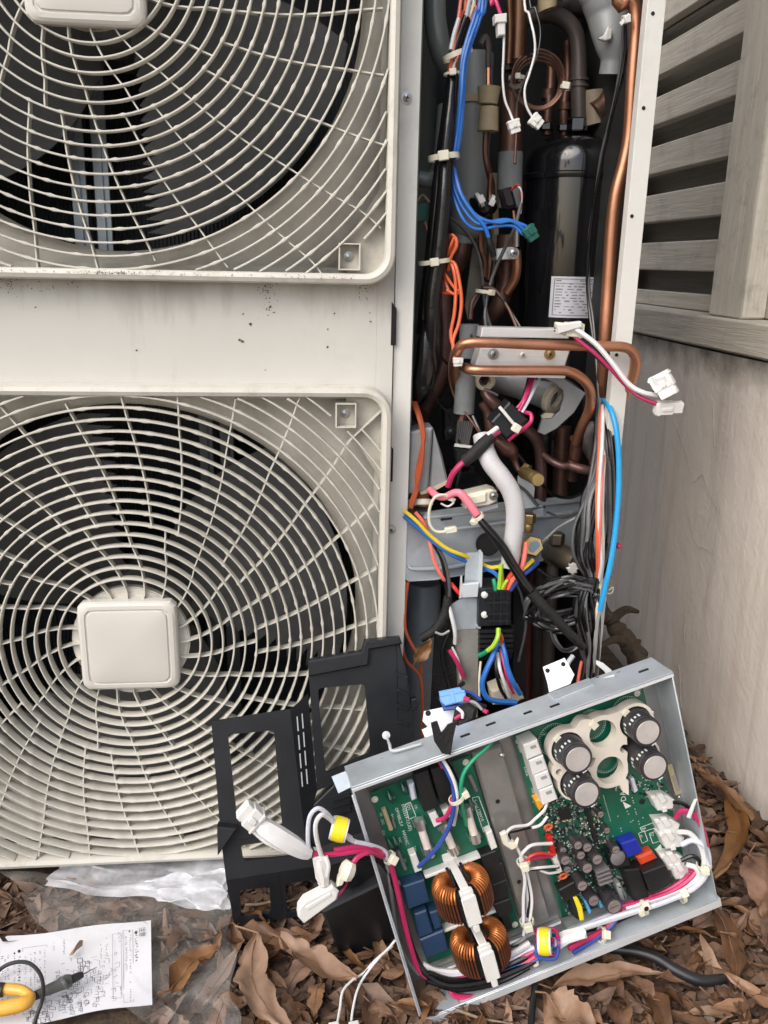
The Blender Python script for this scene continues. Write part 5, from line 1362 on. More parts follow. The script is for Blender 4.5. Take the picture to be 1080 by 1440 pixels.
# ------------------------------------------------------------------ left board: filter
HB = -TD+.0065
b1 = tslab(bx, 'filter_board', 'pcb', [(520, 1116), (661, 1062), (731, 1304), (602, 1356)], HB, .0016)
def comp(parent, name, m, poly, htop, hbase=None, ch=.0008):     # block standing on a board; outline is its top face
    return tslab(parent, name, m, poly, htop, htop-(HB+.0002 if hbase is None else hbase), ch)
def post(parent, name, m, x, y, rpx, htop, hbase, n=18, top=None):
    p = TP.p(x, y, htop); r_ = rpx*pxm(p); L_ = htop-hbase; mb = MB()
    mb.lathe(p, -TN, [(r_*.80, 0), (r_*.97, .0004), (r_, .0014), (r_, .004), (r_*.95, .0050), (r_, .006), (r_, L_)], n)
    o = mb.build(name, m, parent)
    if top:
        mb = MB(); mb.lathe(p+TN*.0001, -TN, [(0, 0), (r_*.80, 0), (r_*.80, .002)], n); mb.build('capacitor_end', top, parent if parent is bx else parent)
    return o
for poly in ([(583, 1090), (602, 1084), (618, 1135), (597, 1143)], [(606, 1083), (626, 1076), (642, 1124), (620, 1132)]):
    comp(b1, 'relay', 'blackp2', poly, HB+.015)
for x, y in ((577, 1105), (580, 1118), (604, 1098), (607, 1112)): 
    pass
comp(b1, 'film_capacitor', 'wlilac', [(575, 1104), (583, 1102), (587, 1124), (580, 1127)], HB+.009, ch=.0015)
comp(b1, 'film_capacitor', 'wlilac', [(602, 1098), (606, 1097), (611, 1114), (607, 1116)], HB+.009, ch=.001)
comp(b1, 'spade_terminal', 'conn', [(603, 1145), (613, 1141), (622, 1158), (611, 1164)], HB+.012)
comp(b1, 'spade_terminal', 'conn', [(576, 1203), (585, 1200), (594, 1224), (584, 1228)], HB+.010)
comp(b1, 'spade_terminal', 'conn', [(684, 1172), (692, 1168), (700, 1192), (692, 1196)], HB+.010)
comp(b1, 'spade_terminal', 'conn', [(622, 1140), (632, 1136), (636, 1148), (627, 1152)], HB+.010)
def fuse(x0, y0, x1, y1, r_):
    a, b = TP.p(x0, y0, HB+.008), TP.p(x1, y1, HB+.008); d = b-a; s_ = pxm(a)*r_
    mb = MB(); mb.tube([a+d*.24, b-d*.24], s_*.82, 14); mb.build('fuse', 'ceramic', b1)
    for p, q in ((a, a+d*.25), (b-d*.25, b)):
        mb = MB(); mb.tube([p, q], s_, 14); mb.build('fuse_cap', 'solder', b1)
        c_ = (p+q)/2-TN*.005; mb = MB()
        for sgn in (-1, 1): mb.box(c_+TU*s_*1.15*sgn, TU*.0004, d.normalized()*.0022, TN*.005)
        mb.build('fuse_clip', 'solder', b1)
fuse(588, 1152, 605, 1204, 7); fuse(622, 1158, 640, 1200, 7); fuse(655, 1134, 670, 1184, 7)
for x0, y0, x1, y1, m_, r_ in ((539, 1136, 550, 1166, 'tan', 3.4), (559, 1196, 570, 1222, 'ferrite', 3.0), (660, 1090, 670, 1112, 'ferrite', 3), (552, 1150, 556, 1164, 'ferrite', 1.6)):
    a, b = TP.p(x0, y0, HB+.003), TP.p(x1, y1, HB+.003); mb = MB(); mb.tube([a, b], r_*pxm(a), 10); mb.build('resistor', m_, b1)
for x, y in ((548, 1120), (567, 1108), (549, 1188), (556, 1184), (648, 1144), (662, 1130)):
    a, b = TP.p(x-3, y-8, HB+.004), TP.p(x+4, y+9, HB+.004); mb = MB(); mb.tube([a, (a+b)/2+TN*.002, b], [.0008, .0030, .0008], 10, sub=3); mb.build('disc_capacitor', 'pcbd', b1)
for x, y in ((527, 1124), (655, 1072), (563, 1241), (724, 1300)):
    mb = MB(); mb.lathe(TP.p(x, y, HB+.0001), TN, [(.003, 0), (.003, .0004), (.0016, .0004), (.0016, .0014), (0, .0018)], 14); mb.build('board_pin', 'cream', b1)
for poly in ([(566, 1247), (597, 1237), (606, 1268), (574, 1280)], [(583, 1286), (600, 1280), (610, 1312), (590, 1320)], [(590, 1322), (624, 1308), (632, 1336), (600, 1349)], [(604, 1284), (616, 1280), (622, 1304), (612, 1308)]):
    comp(b1, 'film_capacitor', 'dblue', poly, HB+.014, ch=.0012)
for poly in ([(676, 1204), (698, 1196), (705, 1216), (682, 1226)], [(683, 1222), (706, 1213), (711, 1238), (690, 1247)], [(688, 1246), (712, 1237), (717, 1262), (696, 1270)], [(694, 1272), (716, 1264), (722, 1284), (702, 1292)], [(704, 1288), (714, 1284), (722, 1306), (710, 1310)]):
    comp(b1, 'block_capacitor', 'blackp2', poly, HB+.012, ch=.001)
# twin copper chokes
def choke(cx, cy, scale=1.0):
    c = TP.p(cx, cy, -.008); ro, ri, hh, wr_ = .0262*scale, .0115, .0150, .00100
    for side in (0, 1):
        mt, ms = MB(), MB(); n_ = 19
        for i in range(n_):
            ph = R(-63+126*i/(n_-1))+(math.pi if side else 0)
            e = TU*math.cos(ph)+TN*math.sin(ph)
            prof = [(ri, -hh+.003), (ri, 0), (ri, hh-.004), (ri+.003, hh-.0005), ((ri+ro)/2, hh+.0006), (ro-.004, hh-.0008), (ro-.001, hh-.004), (ro, hh-.008)]
            mt.tube([c+e*a+TV*b for a, b in prof], wr_, 6, sub=2)
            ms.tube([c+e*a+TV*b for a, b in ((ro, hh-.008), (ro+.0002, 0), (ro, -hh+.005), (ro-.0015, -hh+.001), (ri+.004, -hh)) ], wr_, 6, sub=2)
        w_ = mt.build('winding_top', 'wincop', b1, kind='stuff'); ms.build('winding_side', 'winshade', b1, kind='stuff')
    mb = MB()
    mb.lathe(c, TV, [(ri+.0015, -hh+.002), (ro-.002, -hh+.002), (ro-.002, hh-.002), (ri+.0015, hh-.002), (ri+.0015, -hh+.002)], 32); mb.build('choke_core', 'blackp2', b1)
    for name, o, a, b, d in (('choke_divider', c+TV*(hh+.0022)-TN*.002, TU*.0036, TV*.0014, TN*(ro-.001)), ('choke_front', c+TN*(ro+.0016)-TV*.001, TU*.0064, TV*(hh-.001), TN*.0014),
                             ('choke_foot', c+TN*(ro+.001)-TV*(hh+.004), TU*.0028, TV*.0035, TN*.0014), ('choke_wing', c-TN*.017+TV*(hh+.0015), TU*(ro+.002), TV*.0016, TN*.0048), ('choke_head', c-TN*(ro-.002)+TV*(hh+.0055), TU*.0068, TV*.0055, TN*.002),
                             ('choke_shoulder', c+TN*(ro-.002)+TV*(hh-.001), TU*.0058, TV*.0036, TN*.003)):
        q = MB(); q.box(o, a, b, d, .0008); q.build(name, 'conn', b1)
    for sgn in (-1, 1):
        q = MB(); q.tube([c+TU*.0065*sgn-TN*.012+TV*(hh+.003), c+TU*.006*sgn+TV*(hh+.0022), c+TU*.0072*sgn+TN*.012+TV*(hh+.001)], .0014, 8, sub=4); q.build('choke_sleeve', 'blackp2', b1)
choke(650, 1253, .95); choke(675, 1329, .95)
# board print: white lettering and component marks
def tline(s_, x, y, x2, y2, size, m='silk', parent=None, h=None):
    h = HB+.0002 if h is None else h
    a, b = TP.p(x, y, h), TP.p(x2, y2, h); ex = (b-a).normalized(); ey = TN.cross(ex)
    return text(parent or b1, 'printed_text', m, s_, a, ex, ey, size)
tline('FN3559-1(UD)', 566, 1131, 580, 1176, .0044)
tline('OPYBBLZ-F', 557, 1136, 567, 1168, .0038)
tline('HASHIC', 567, 1168, 576, 1198, .0042)
tline('FD1', 573, 1130, 580, 1150, .0040)
tline('Serial C0W10', 667, 1125, 686, 1172, .0040)
for s_, x, y in (('C2', 552, 1119), ('R1C', 551, 1145), ('R3', 535, 1143), ('Z3C', 537, 1152), ('C11', 538, 1168), ('V1C', 561, 1178), ('TAB1', 582, 1190), ('C4', 584, 1132), ('R2', 568, 1208), ('C9', 556, 1206), ('K2R', 622, 1076)):
    tline(s_, x, y, x+4, y+13, .0030)
def tframe(parent, P4, h, w_=.0003, m='silk'):
    mb = MB()
    Q = [TP.p(x, y, h) for x, y in P4]
    for i in range(len(Q)):
        a, b = Q[i], Q[(i+1) % len(Q)]; d = (b-a).normalized(); s_ = TN.cross(d)*w_
        k = len(mb.v); mb.v += [a-s_, b-s_, b+s_, a+s_]; mb.f.append((k, k+1, k+2, k+3))
    return mb.build('printed_outline', m, parent)
tframe(b1, [(570, 1131), (577, 1128), (585, 1148), (575, 1152)], HB+.0002); tframe(b1, [(664, 1122), (673, 1120), (690, 1166), (680, 1170)], HB+.0002)
# ------------------------------------------------------------------ right board: inverter
HC = -TD+.0065
b2 = tslab(bx, 'inverter_board', 'pcb', [(722, 1034), (904, 967), (968, 1232), (790, 1291)], HC, .0016)
def comp2(name, m, poly, up, ch=.0008): return comp(b2, name, m, poly, HC+up, HC+.0002, ch)
for i, (x, y) in enumerate(((747, 1057), (755, 1079), (762, 1100), (769, 1121))):
    r_ = comp2('relay', 'conn', [(x-11, y-9), (x+9, y-17), (x+16, y+3), (x-5, y+12)], .019, .001)
    tslab(r_, 'relay_mark', 'wgrey', [(x-2, y-7), (x+6, y-10), (x+8, y-6), (x, y-3)], HC+.0192, .0001)
def can(x, y, rpx, up, name='capacitor', big=True, top='captop'):
    o = post(b2, name, 'capsl', x, y, rpx, HC+up, HC+.0003, 30 if big else 16, None)
    p = TP.p(x, y, HC+up); r_ = rpx*pxm(p)
    mb = MB(); mb.lathe(p+TN*.0003, -TN, [(0, 0), (r_*.80, 0), (r_*.83, .0006), (r_*.80, .001)], 30 if big else 14); mb.build('capacitor_end', top, o)
    if big:
        tx = TP.p(x-rpx*.62, y-rpx*.2, HC+up-.006)
        for i in range(7):                   # printed marks round the sleeve
            a = R(95+i*16); e = TU*math.cos(a)+TV*math.sin(a); q = MB(); s_ = TN.cross(e)
            hh_ = .0013 if i % 2 else .002
            q.box(p+e*(r_+.00012)-TN*(.009 if i < 4 else .016), s_*.0009, TN*hh_, e*.0001); q.build('sleeve_print', 'silk', o)
        q = MB(); a = R(-75); e = TU*math.cos(a)+TV*math.sin(a); s_ = TN.cross(e); q.box(p+e*(r_+.0002)-TN*.002, s_*.0022, TN*.002, e*.0003); q.build('sleeve_tag', 'wlilac', o)
    else:
        q = MB(); q.box(p+TN*.0005, TU*r_*.6, TV*.00016, TN*.0001); q.build('vent_score', 'blackp2', o)
    return o
BIG = [(813, 1068, 22.6), (911, 1030, 21.6), (921, 1079, 21), (825, 1117, 21.6)]
for x, y, r_ in BIG: can(x, y, r_, .038)
# cream clip that holds the big capacitors, half way up
hold = None
hh_ = HC+.0165
def hring(cx, cy, ro, ri, a0, a1, up, th):
    o = TP.p(cx, cy, hh_+up); s_ = pxm(o); mb = MB()
    pts = []
    n_ = 40
    mb_r = []
    for i in range(n_+1):
        a = R(a0)+(R(a1)-R(a0))*i/n_; e = TU*math.cos(a)+TV*math.sin(a)
        mb_r.append([o+e*ri*s_, o+e*ro*s_, o+e*ro*s_-TN*th, o+e*ri*s_-TN*th])
    mb.loft(mb_r)
    return mb.build('holder_ring', 'holder', b2)
dxy = (TP.p(813, 1068, HC+.038)-TN*.011)
def down(x, y, hfrom, hto):                 # photo point of a spot lower down the same post
    p = TP.p(x, y, hfrom)+TN*(hto-hfrom); q = p-CAM; k = FPX/q.dot(CF)
    return 540+q.dot(CR)*k, 720+q.dot(CD)*k
def uv(p): q = p-TO; return q.dot(TU), q.dot(TV)
HP = [uv(TP.p(*down(x, y, HC+.038, hh_), hh_)) for x, y, r_ in BIG]
PX_ = pxm(TP.p(850, 1060, hh_))
HE = [uv(TP.p(848, 1032, hh_)), uv(TP.p(858, 1083, hh_))]; HS = [uv(TP.p(786, 1086, hh_)), uv(TP.p(878, 1053, hh_))]
SOL = [(p, 28.5*PX_) for p in HP[:2]]+[(HP[2], 27*PX_), (HP[3], 27*PX_)]+[(p, 27.5*PX_) for p in HE]+[(HS[0], 10*PX_), (HS[1], 14*PX_)]+[(uv(TP.p(x, y, hh_)), r_*PX_) for x, y, r_ in ((832, 1056, 9), (872, 1046, 12), (850, 1058, 9), (868, 1014, 12), (822, 1022, 11), (882, 1106, 9), (888, 1114, 5))]
HOL = [(p, 24*PX_) for p in HP]+[(p, 20.5*PX_) for p in HE]+[(HS[0], 4.8*PX_), (HS[1], 6.5*PX_)]
def hf(a, b):
    k_ = 420.0
    s_ = sum(math.exp(-k_*(math.hypot(a-p[0], b-p[1])-r_)) for p, r_ in SOL)
    d = -math.log(max(s_, 1e-9))/k_
    for p, r_ in HOL: d = max(d, r_-math.hypot(a-p[0], b-p[1]))
    for p, an in ((HP[2], R(-60)), (HP[3], R(-70)), (HP[1], R(-100))):          # the clips stay open towards the lower edge
        e = (math.cos(an), math.sin(an)); t_ = (a-p[0])*e[0]+(b-p[1])*e[1]; n_ = abs(-(a-p[0])*e[1]+(b-p[1])*e[0])
        if t_ > 0: d = max(d, min(14*PX_-n_, t_))
    return -d
us = [p[0][0] for p in SOL]; vs = [p[0][1] for p in SOL]; cs = .0011
u0_, v0_ = min(us)-.022, min(vs)-.022; nu_, nv_ = int((max(us)+.022-u0_)/cs), int((max(vs)+.022-v0_)/cs)
GF = [[hf(u0_+i*cs, v0_+j*cs) for i in range(nu_+1)] for j in range(nv_+1)]
mb = MB(); IDX = {}
TH_ = .0105
def hv(key, a, b, low):
    kk = (key, low)
    if kk not in IDX:
        IDX[kk] = len(mb.v); mb.v.append(T(a, b, hh_-(TH_ if low else 0)))
    return IDX[kk]
for j in range(nv_):
    for i in range(nu_):
        cor = [(i, j), (i+1, j), (i+1, j+1), (i, j+1)]; loop = []
        for q in range(4):
            (a, b), (c_, d_) = cor[q], cor[(q+1) % 4]; fa, fb = GF[b][a], GF[d_][c_]
            if fa > 0: loop.append((('c', a, b), u0_+a*cs, v0_+b*cs, 0))
            if (fa > 0) != (fb > 0):
                t_ = fa/(fa-fb); loop.append((('e', min((a, b), (c_, d_)), max((a, b), (c_, d_))), u0_+(a+(c_-a)*t_)*cs, v0_+(b+(d_-b)*t_)*cs, 1))
        if len(loop) < 3: continue
        mb.f.append(tuple(hv(q[0], q[1], q[2], 0) for q in loop)); mb.f.append(tuple(reversed([hv(q[0], q[1], q[2], 1) for q in loop])))
        for q in range(len(loop)):
            A_, B_ = loop[q], loop[(q+1) % len(loop)]
            if A_[3] and B_[3]: mb.f.append((hv(A_[0], A_[1], A_[2], 0), hv(A_[0], A_[1], A_[2], 1), hv(B_[0], B_[1], B_[2], 1), hv(B_[0], B_[1], B_[2], 0)))
mb.build('capacitor_holder', 'holder', b2, ang=50)
for p, an in ((HP[0], 60), (HP[1], 60), (HE[0], 60)):     # inward clips
    e = TU*math.cos(R(an+60))+TV*math.sin(R(an+60)); c_ = T(p[0], p[1], hh_+.0006)+e*21*PX_; q = MB(); q.box(c_, e*6*PX_, TN.cross(e)*5.5*PX_, TN*.0012, .0005); q.build('holder_clip', 'cream', b2)
# printed ring combs on the board round the capacitor feet
mb = MB()
for cx, cy, r_ in ((780, 1040, 24), (831, 1019, 22), (881, 1000, 22), (852, 1068, 20), (800, 1090, 22)):
    o = TP.p(cx, cy, HC+.0002); s_ = pxm(o)
    for i in range(44):
        a = 2*math.pi*i/44; e = TU*math.cos(a)+TV*math.sin(a); t_ = TN.cross(e)*.00016; k = len(mb.v)
        mb.v += [o+e*r_*s_*.86-t_, o+e*r_*s_-t_, o+e*r_*s_+t_, o+e*r_*s_*.86+t_]; mb.f.append((k, k+1, k+2, k+3))
    for i in range(60):
        a, a2 = 2*math.pi*i/60, 2*math.pi*(i+1)/60; k = len(mb.v)
        for aa, rr_ in ((a, 1), (a2, 1), (a2, 1.02), (a, 1.02)): mb.v.append(o+(TU*math.cos(aa)+TV*math.sin(aa))*r_*s_*rr_)
        mb.f.append((k, k+1, k+2, k+3))
mb.build('printed_ring', 'silk', b2, kind='stuff')
# lower half: darker strip crowded with small parts
tslab(b2, 'module_board', 'pcbd', [(762, 1146), (838, 1118), (862, 1196), (870, 1268), (792, 1290), (776, 1225)], HC+.0006, .0003)
for poly, up in (([(784, 1140), (800, 1134), (804, 1150), (788, 1155)], .002), ([(820, 1128), (824, 1127), (842, 1184), (837, 1186)], .004), ([(784, 1166), (790, 1164), (792, 1171), (786, 1173)], .001), ([(782, 1184), (789, 1181), (792, 1188), (785, 1191)], .0012)):
    comp2('chip', 'blackp2', poly, up, .0003)
g = random.Random(14)
def inpoly(x, y, P):
    c_ = False; n_ = len(P); j = n_-1
    for i in range(n_):
        if (P[i][1] > y) != (P[j][1] > y) and x < (P[j][0]-P[i][0])*(y-P[i][1])/(P[j][1]-P[i][1])+P[i][0]: c_ = not c_
        j = i
    return c_
AR = [(748, 1120), (840, 1112), (848, 1150), (860, 1196), (900, 1215), (960, 1215), (960, 1228), (795, 1286), (762, 1160)]
AR2 = [(858, 1090), (930, 1085), (948, 1140), (932, 1140), (905, 1118), (866, 1112)]
for mname, cols, cnt in (('smd_pale', 'solder', 420), ('smd_dark', 'blackp2', 320), ('smd_white', 'silk', 360), ('smd_tan', 'tan', 80)):
    mb = MB(); i = 0
    while i < cnt:
        x, y = g.uniform(745, 965), g.uniform(1085, 1288)
        if not (inpoly(x, y, AR) or (g.random() < .6 and inpoly(x, y, AR2))): continue
        p = TP.p(x, y, HC+.0012); a, b = (.0011, .0006) if g.random() < .5 else (.0006, .0011)
        if cols == 'silk': a *= .8; b *= .5
        mb.box(p, TU*a, TV*b, TN*(.0006 if cols != 'silk' else .0002)); i += 1
    mb.build('surface_component', cols, b2, kind='stuff')
SM = [(795, 1210, 8, .016), (813, 1189, 7, .014), (826, 1192, 7.5, .014), (817, 1203, 7, .012), (840, 1209, 8.5, .018), (826, 1221, 8.5, .018), (866, 1195, 6.5, .014), (819, 1246, 8.5, .016), (835, 1267, 9, .016), (864, 1275, 12, .022), (854, 1168, 5, .010), (845, 1145, 5, .010), (798, 1223, 6, .008), (792, 1196, 5.5, .010)]
for x, y, r_, up in SM: can(x, y, r_, up, 'small_capacitor', False, 'captopd')
comp2('film_capacitor', 'blue', [(873, 1187), (895, 1179), (905, 1198), (882, 1208)], .012, .0012); comp2('film_capacitor', 'redc', [(895, 1206), (918, 1197), (926, 1208), (903, 1218)], .010, .002)
comp2('relay', 'blackp2', [(904, 1228), (936, 1216), (948, 1242), (916, 1258)], .020, .001); comp2('relay', 'blackp2', [(878, 1224), (900, 1222), (914, 1262), (892, 1268)], .016, .001)
comp2('relay', 'blackp2', [(856, 1202), (880, 1196), (888, 1218), (862, 1222)], .012, .001)
p = TP.p(870, 1208, HC+.014); mb = MB(); mb.lathe(p, -TN, [(0, 0), (.0065, .0004), (.0072, .001), (.0072, .008)], 20); mb.build('inductor', 'ferrite', b2)
for i in range(4):
    x, y = 838+i*1.6, 1228+i*5.6; comp2('heatsink_fin', 'ferrite', [(x, y), (x+19, y-7), (x+20, y-5), (x+1, y+2)], .016, .0002)
comp2('heatsink_base', 'blackp2', [(836, 1228), (844, 1226), (852, 1250), (842, 1252)], .012, .0006)
comp2('varistor', 'wgrey', [(868, 1246), (874, 1244), (884, 1262), (880, 1270), (874, 1266)], .012, .003)
ty = comp2('transformer', 'blackp2', [(786, 1252), (808, 1240), (816, 1256), (796, 1270)], .012, .0008)
comp2('transformer_tape', 'yellow', [(806, 1262), (812, 1262), (819, 1275), (822, 1294), (816, 1296), (812, 1278)], .013, .0006); comp2('transformer_core', 'blackp2', [(800, 1258), (806, 1262), (812, 1280), (816, 1296), (806, 1288)], .012, .0004)
comp2('disc_capacitor', 'skyc', [(822, 1268), (826, 1267), (833, 1283), (829, 1286)], .010, .001); comp2('disc_capacitor', 'skyc', [(842, 1268), (847, 1266), (850, 1276), (845, 1278)], .010, .001)
comp2('terminal_strip', 'redd', [(769, 1178), (777, 1176), (783, 1202), (776, 1204)], .007, .0006); comp2('plug_header', 'conn', [(776, 1206), (784, 1203), (791, 1226), (786, 1229)], .010, .0006)
comp2('orange_capacitor', 'orange', [(753, 1126), (761, 1122), (766, 1134), (759, 1141)], .010, .0012)
for x, y in ((771, 1163), (792, 1232)):
    c_ = TP.p(x, y, HC+.004); mb = MB(); mb.tube([c_+TU*.0036*math.cos(a)+TV*.0022*math.sin(a) for a in [2*math.pi*i/14 for i in range(15)]], .0012, 7); mb.build('ring_coil', 'wor', b2)
comp2('barcode_label', 'tan', [(938, 1076), (945, 1074), (958, 1116), (950, 1119)], .0006, 0)
for i in range(9): comp2('barcode_bar', 'inkb', [(944+i*.9, 1092+i*2.4), (949+i*.9, 1090+i*2.4), (949.3+i*.9, 1091.2+i*2.4), (944.3+i*.9, 1093.2+i*2.4)], .0008, 0)
comp2('clear_diode', 'wlilac', [(887, 1096), (892, 1094), (898, 1112), (893, 1116)], .008, .001)
for x, y in ((729, 1042), (737, 1039), (896, 975), (800, 1284), (956, 1122)):
    mb = MB(); mb.lathe(TP.p(x, y, HC+.0001), TN, [(.003, 0), (.003, .0004), (.0016, .0004), (.0016, .0012), (0, .0016)], 14); mb.build('board_pin', 'solder', b2)
# three white plugs on the right edge
def edgeplug(x, y, s_=1.0):
    e = comp2('edge_plug', 'conn', [(x-14*s_, y-8*s_), (x+8*s_, y-10*s_), (x+20*s_, y-3*s_), (x+17*s_, y+9*s_), (x-4*s_, y+12*s_)], .012, .0012)
    tslab(e, 'plug_latch', 'conn', [(x-6*s_, y-10*s_), (x+2*s_, y-12*s_), (x+9*s_, y-2*s_), (x+1*s_, y+2*s_)], HC+.0145, .004, .0006); tslab(e, 'plug_tooth', 'conn', [(x-15*s_, y-9*s_), (x-8*s_, y-10*s_), (x-7*s_, y-5*s_), (x-13*s_, y-4*s_)], HC+.013, .004, .0006)
    tslab(e, 'plug_tooth', 'conn', [(x+2*s_, y+7*s_), (x+8*s_, y+6*s_), (x+9*s_, y+13*s_), (x+3*s_, y+14*s_)], HC+.0128, .004, .0006)
edgeplug(930, 1129); edgeplug(936, 1163, 1.05); edgeplug(942, 1182, 1.05); edgeplug(944, 1212, 1.05); edgeplug(955, 1226)
# print on the inverter board: brand triangle with letters, warning triangle, via dots
def tpoly(poly, m='silk', h=None):
    mb = MB(); P = [TP.p(x, y, HC+.0002 if h is None else h) for x, y in poly]; n_ = len(P); mb.v = P; mb.f = [tuple(range(n_))]
    nn = (P[1]-P[0]).cross(P[2]-P[0])
    if nn.dot(TN) < 0: mb.f = [tuple(reversed(range(n_)))]
    return mb.build('printed_mark', m, b2)
tpoly([(875.5, 1127), (888, 1133.5), (879.5, 1137.5)])
tline('DA', 877.5, 1127, 875.5, 1112, .0078, parent=b2, h=HC+.0002)
tpoly([(929, 1187), (932, 1197), (921, 1195)]); tline('!', 928, 1195.5, 928.8, 1189, .003, 'ink', b2, HC+.0004)
dots = MB(); g = random.Random(17)
for i in range(17): dots.lathe(TP.p(848.5+i*.62, 1119+i*2.2, HC+.0002), TN, [(.0006, 0), (.0003, .0002), (0, .0002)], 7)
for x, y in ((889, 1122), (890, 1126), (891, 1129), (893, 1138), (894, 1142), (895, 1145), (882, 1141), (884, 1145), (869, 1148), (898, 1155), (899, 1159), (890, 1154), (887, 1156), (873, 1165), (874, 1169), (862, 1176), (864, 1182), (904, 1150)): dots.lathe(TP.p(x, y, HC+.0002), TN, [(.0008, 0), (.0004, .0002), (0, .0003)], 8)
dots.build('solder_dot', 'solder', b2, kind='stuff')
tframe(b2, [(913, 1172), (925, 1168), (930, 1182), (918, 1186)], HC+.0002); tframe(b2, [(898, 1172), (906, 1168), (911, 1182), (903, 1186)], HC+.0002); tframe(b2, [(900, 1164), (918, 1157), (922, 1164), (904, 1170)], HC+.0002)
for s_, x, y, x2, y2 in (('X2', 914, 1175, 923, 1172), ('18A', 901, 1167, 917, 1161), ('B1', 900, 1175, 908, 1180), ('X11A', 728, 1048, 736, 1066), ('X107A', 738, 1078, 744, 1100), ('V1R', 748, 1108, 752, 1122), ('L1', 900, 972, 896, 968), ('HU', 762, 1034, 776, 1029)):
    tline(s_, x, y, x2, y2, .0034, parent=b2, h=HC+.0002)
mb = MB(); mb.lathe(TP.p(903, 1127, HC+.0002), TN, [(.0032, .0), (.0032, .0002), (.0026, .0002), (.0026, .0)], 20); mb.build('board_hole_ring', 'pcbd', b2)
mb = MB(); mb.lathe(TP.p(903, 1127, HC+.0002), TN, [(.0025, 0.0001), (0, .0001)], 16); mb.build('board_hole', 'hole', b2)
# ------------------------------------------------------------------ wires inside the box
def tw(m, r_, pts): return twire(bx, 'wire', m, r_, pts)
h0 = -.020
for m, r_, pts in (('wnavy', 3.2, [(612, 1060, -.012), (626, 1080, -.008), (637, 1105, -.004), (638, 1135, -.004), (632, 1162, -.008), (616, 1190, -.012), (602, 1206, -.016), (588, 1219, -.020)]),
                   ('wwhite', 2.6, [(616, 1060, -.012), (630, 1080, -.006), (640, 1104, -.003), (643, 1130, -.005), (638, 1160, -.018)]), ('wlilac', 2.0, [(620, 1064, -.012), (636, 1090, -.005), (643, 1115, -.004), (642, 1140, -.012)]),
                   ('wgrn', 3.0, [(697, 1036, -.008), (684, 1052, -.006), (666, 1068, -.004), (652, 1088, -.003), (648, 1112, -.003), (651, 1140, -.012), (656, 1160, -.022)]),
                   ('wmag', 3.2, [(636, 1122, -.005), (633, 1138, -.006), (625, 1150, -.010), (614, 1154, -.014)]), ('wred', 2.0, [(600, 1062, -.02), (614, 1068, -.016), (622, 1080, -.014)]), ('wblack', 2.4, [(628, 1066, -.016), (640, 1086, -.012), (648, 1104, -.012), (650, 1120, -.016)])):
    tw(m, r_, pts)
tie(bx, TP.p(642, 1123, -.005), (TV*-.9+TU*.2), .0060, 'tie', w=.0032, head=TU, hs=1.2)
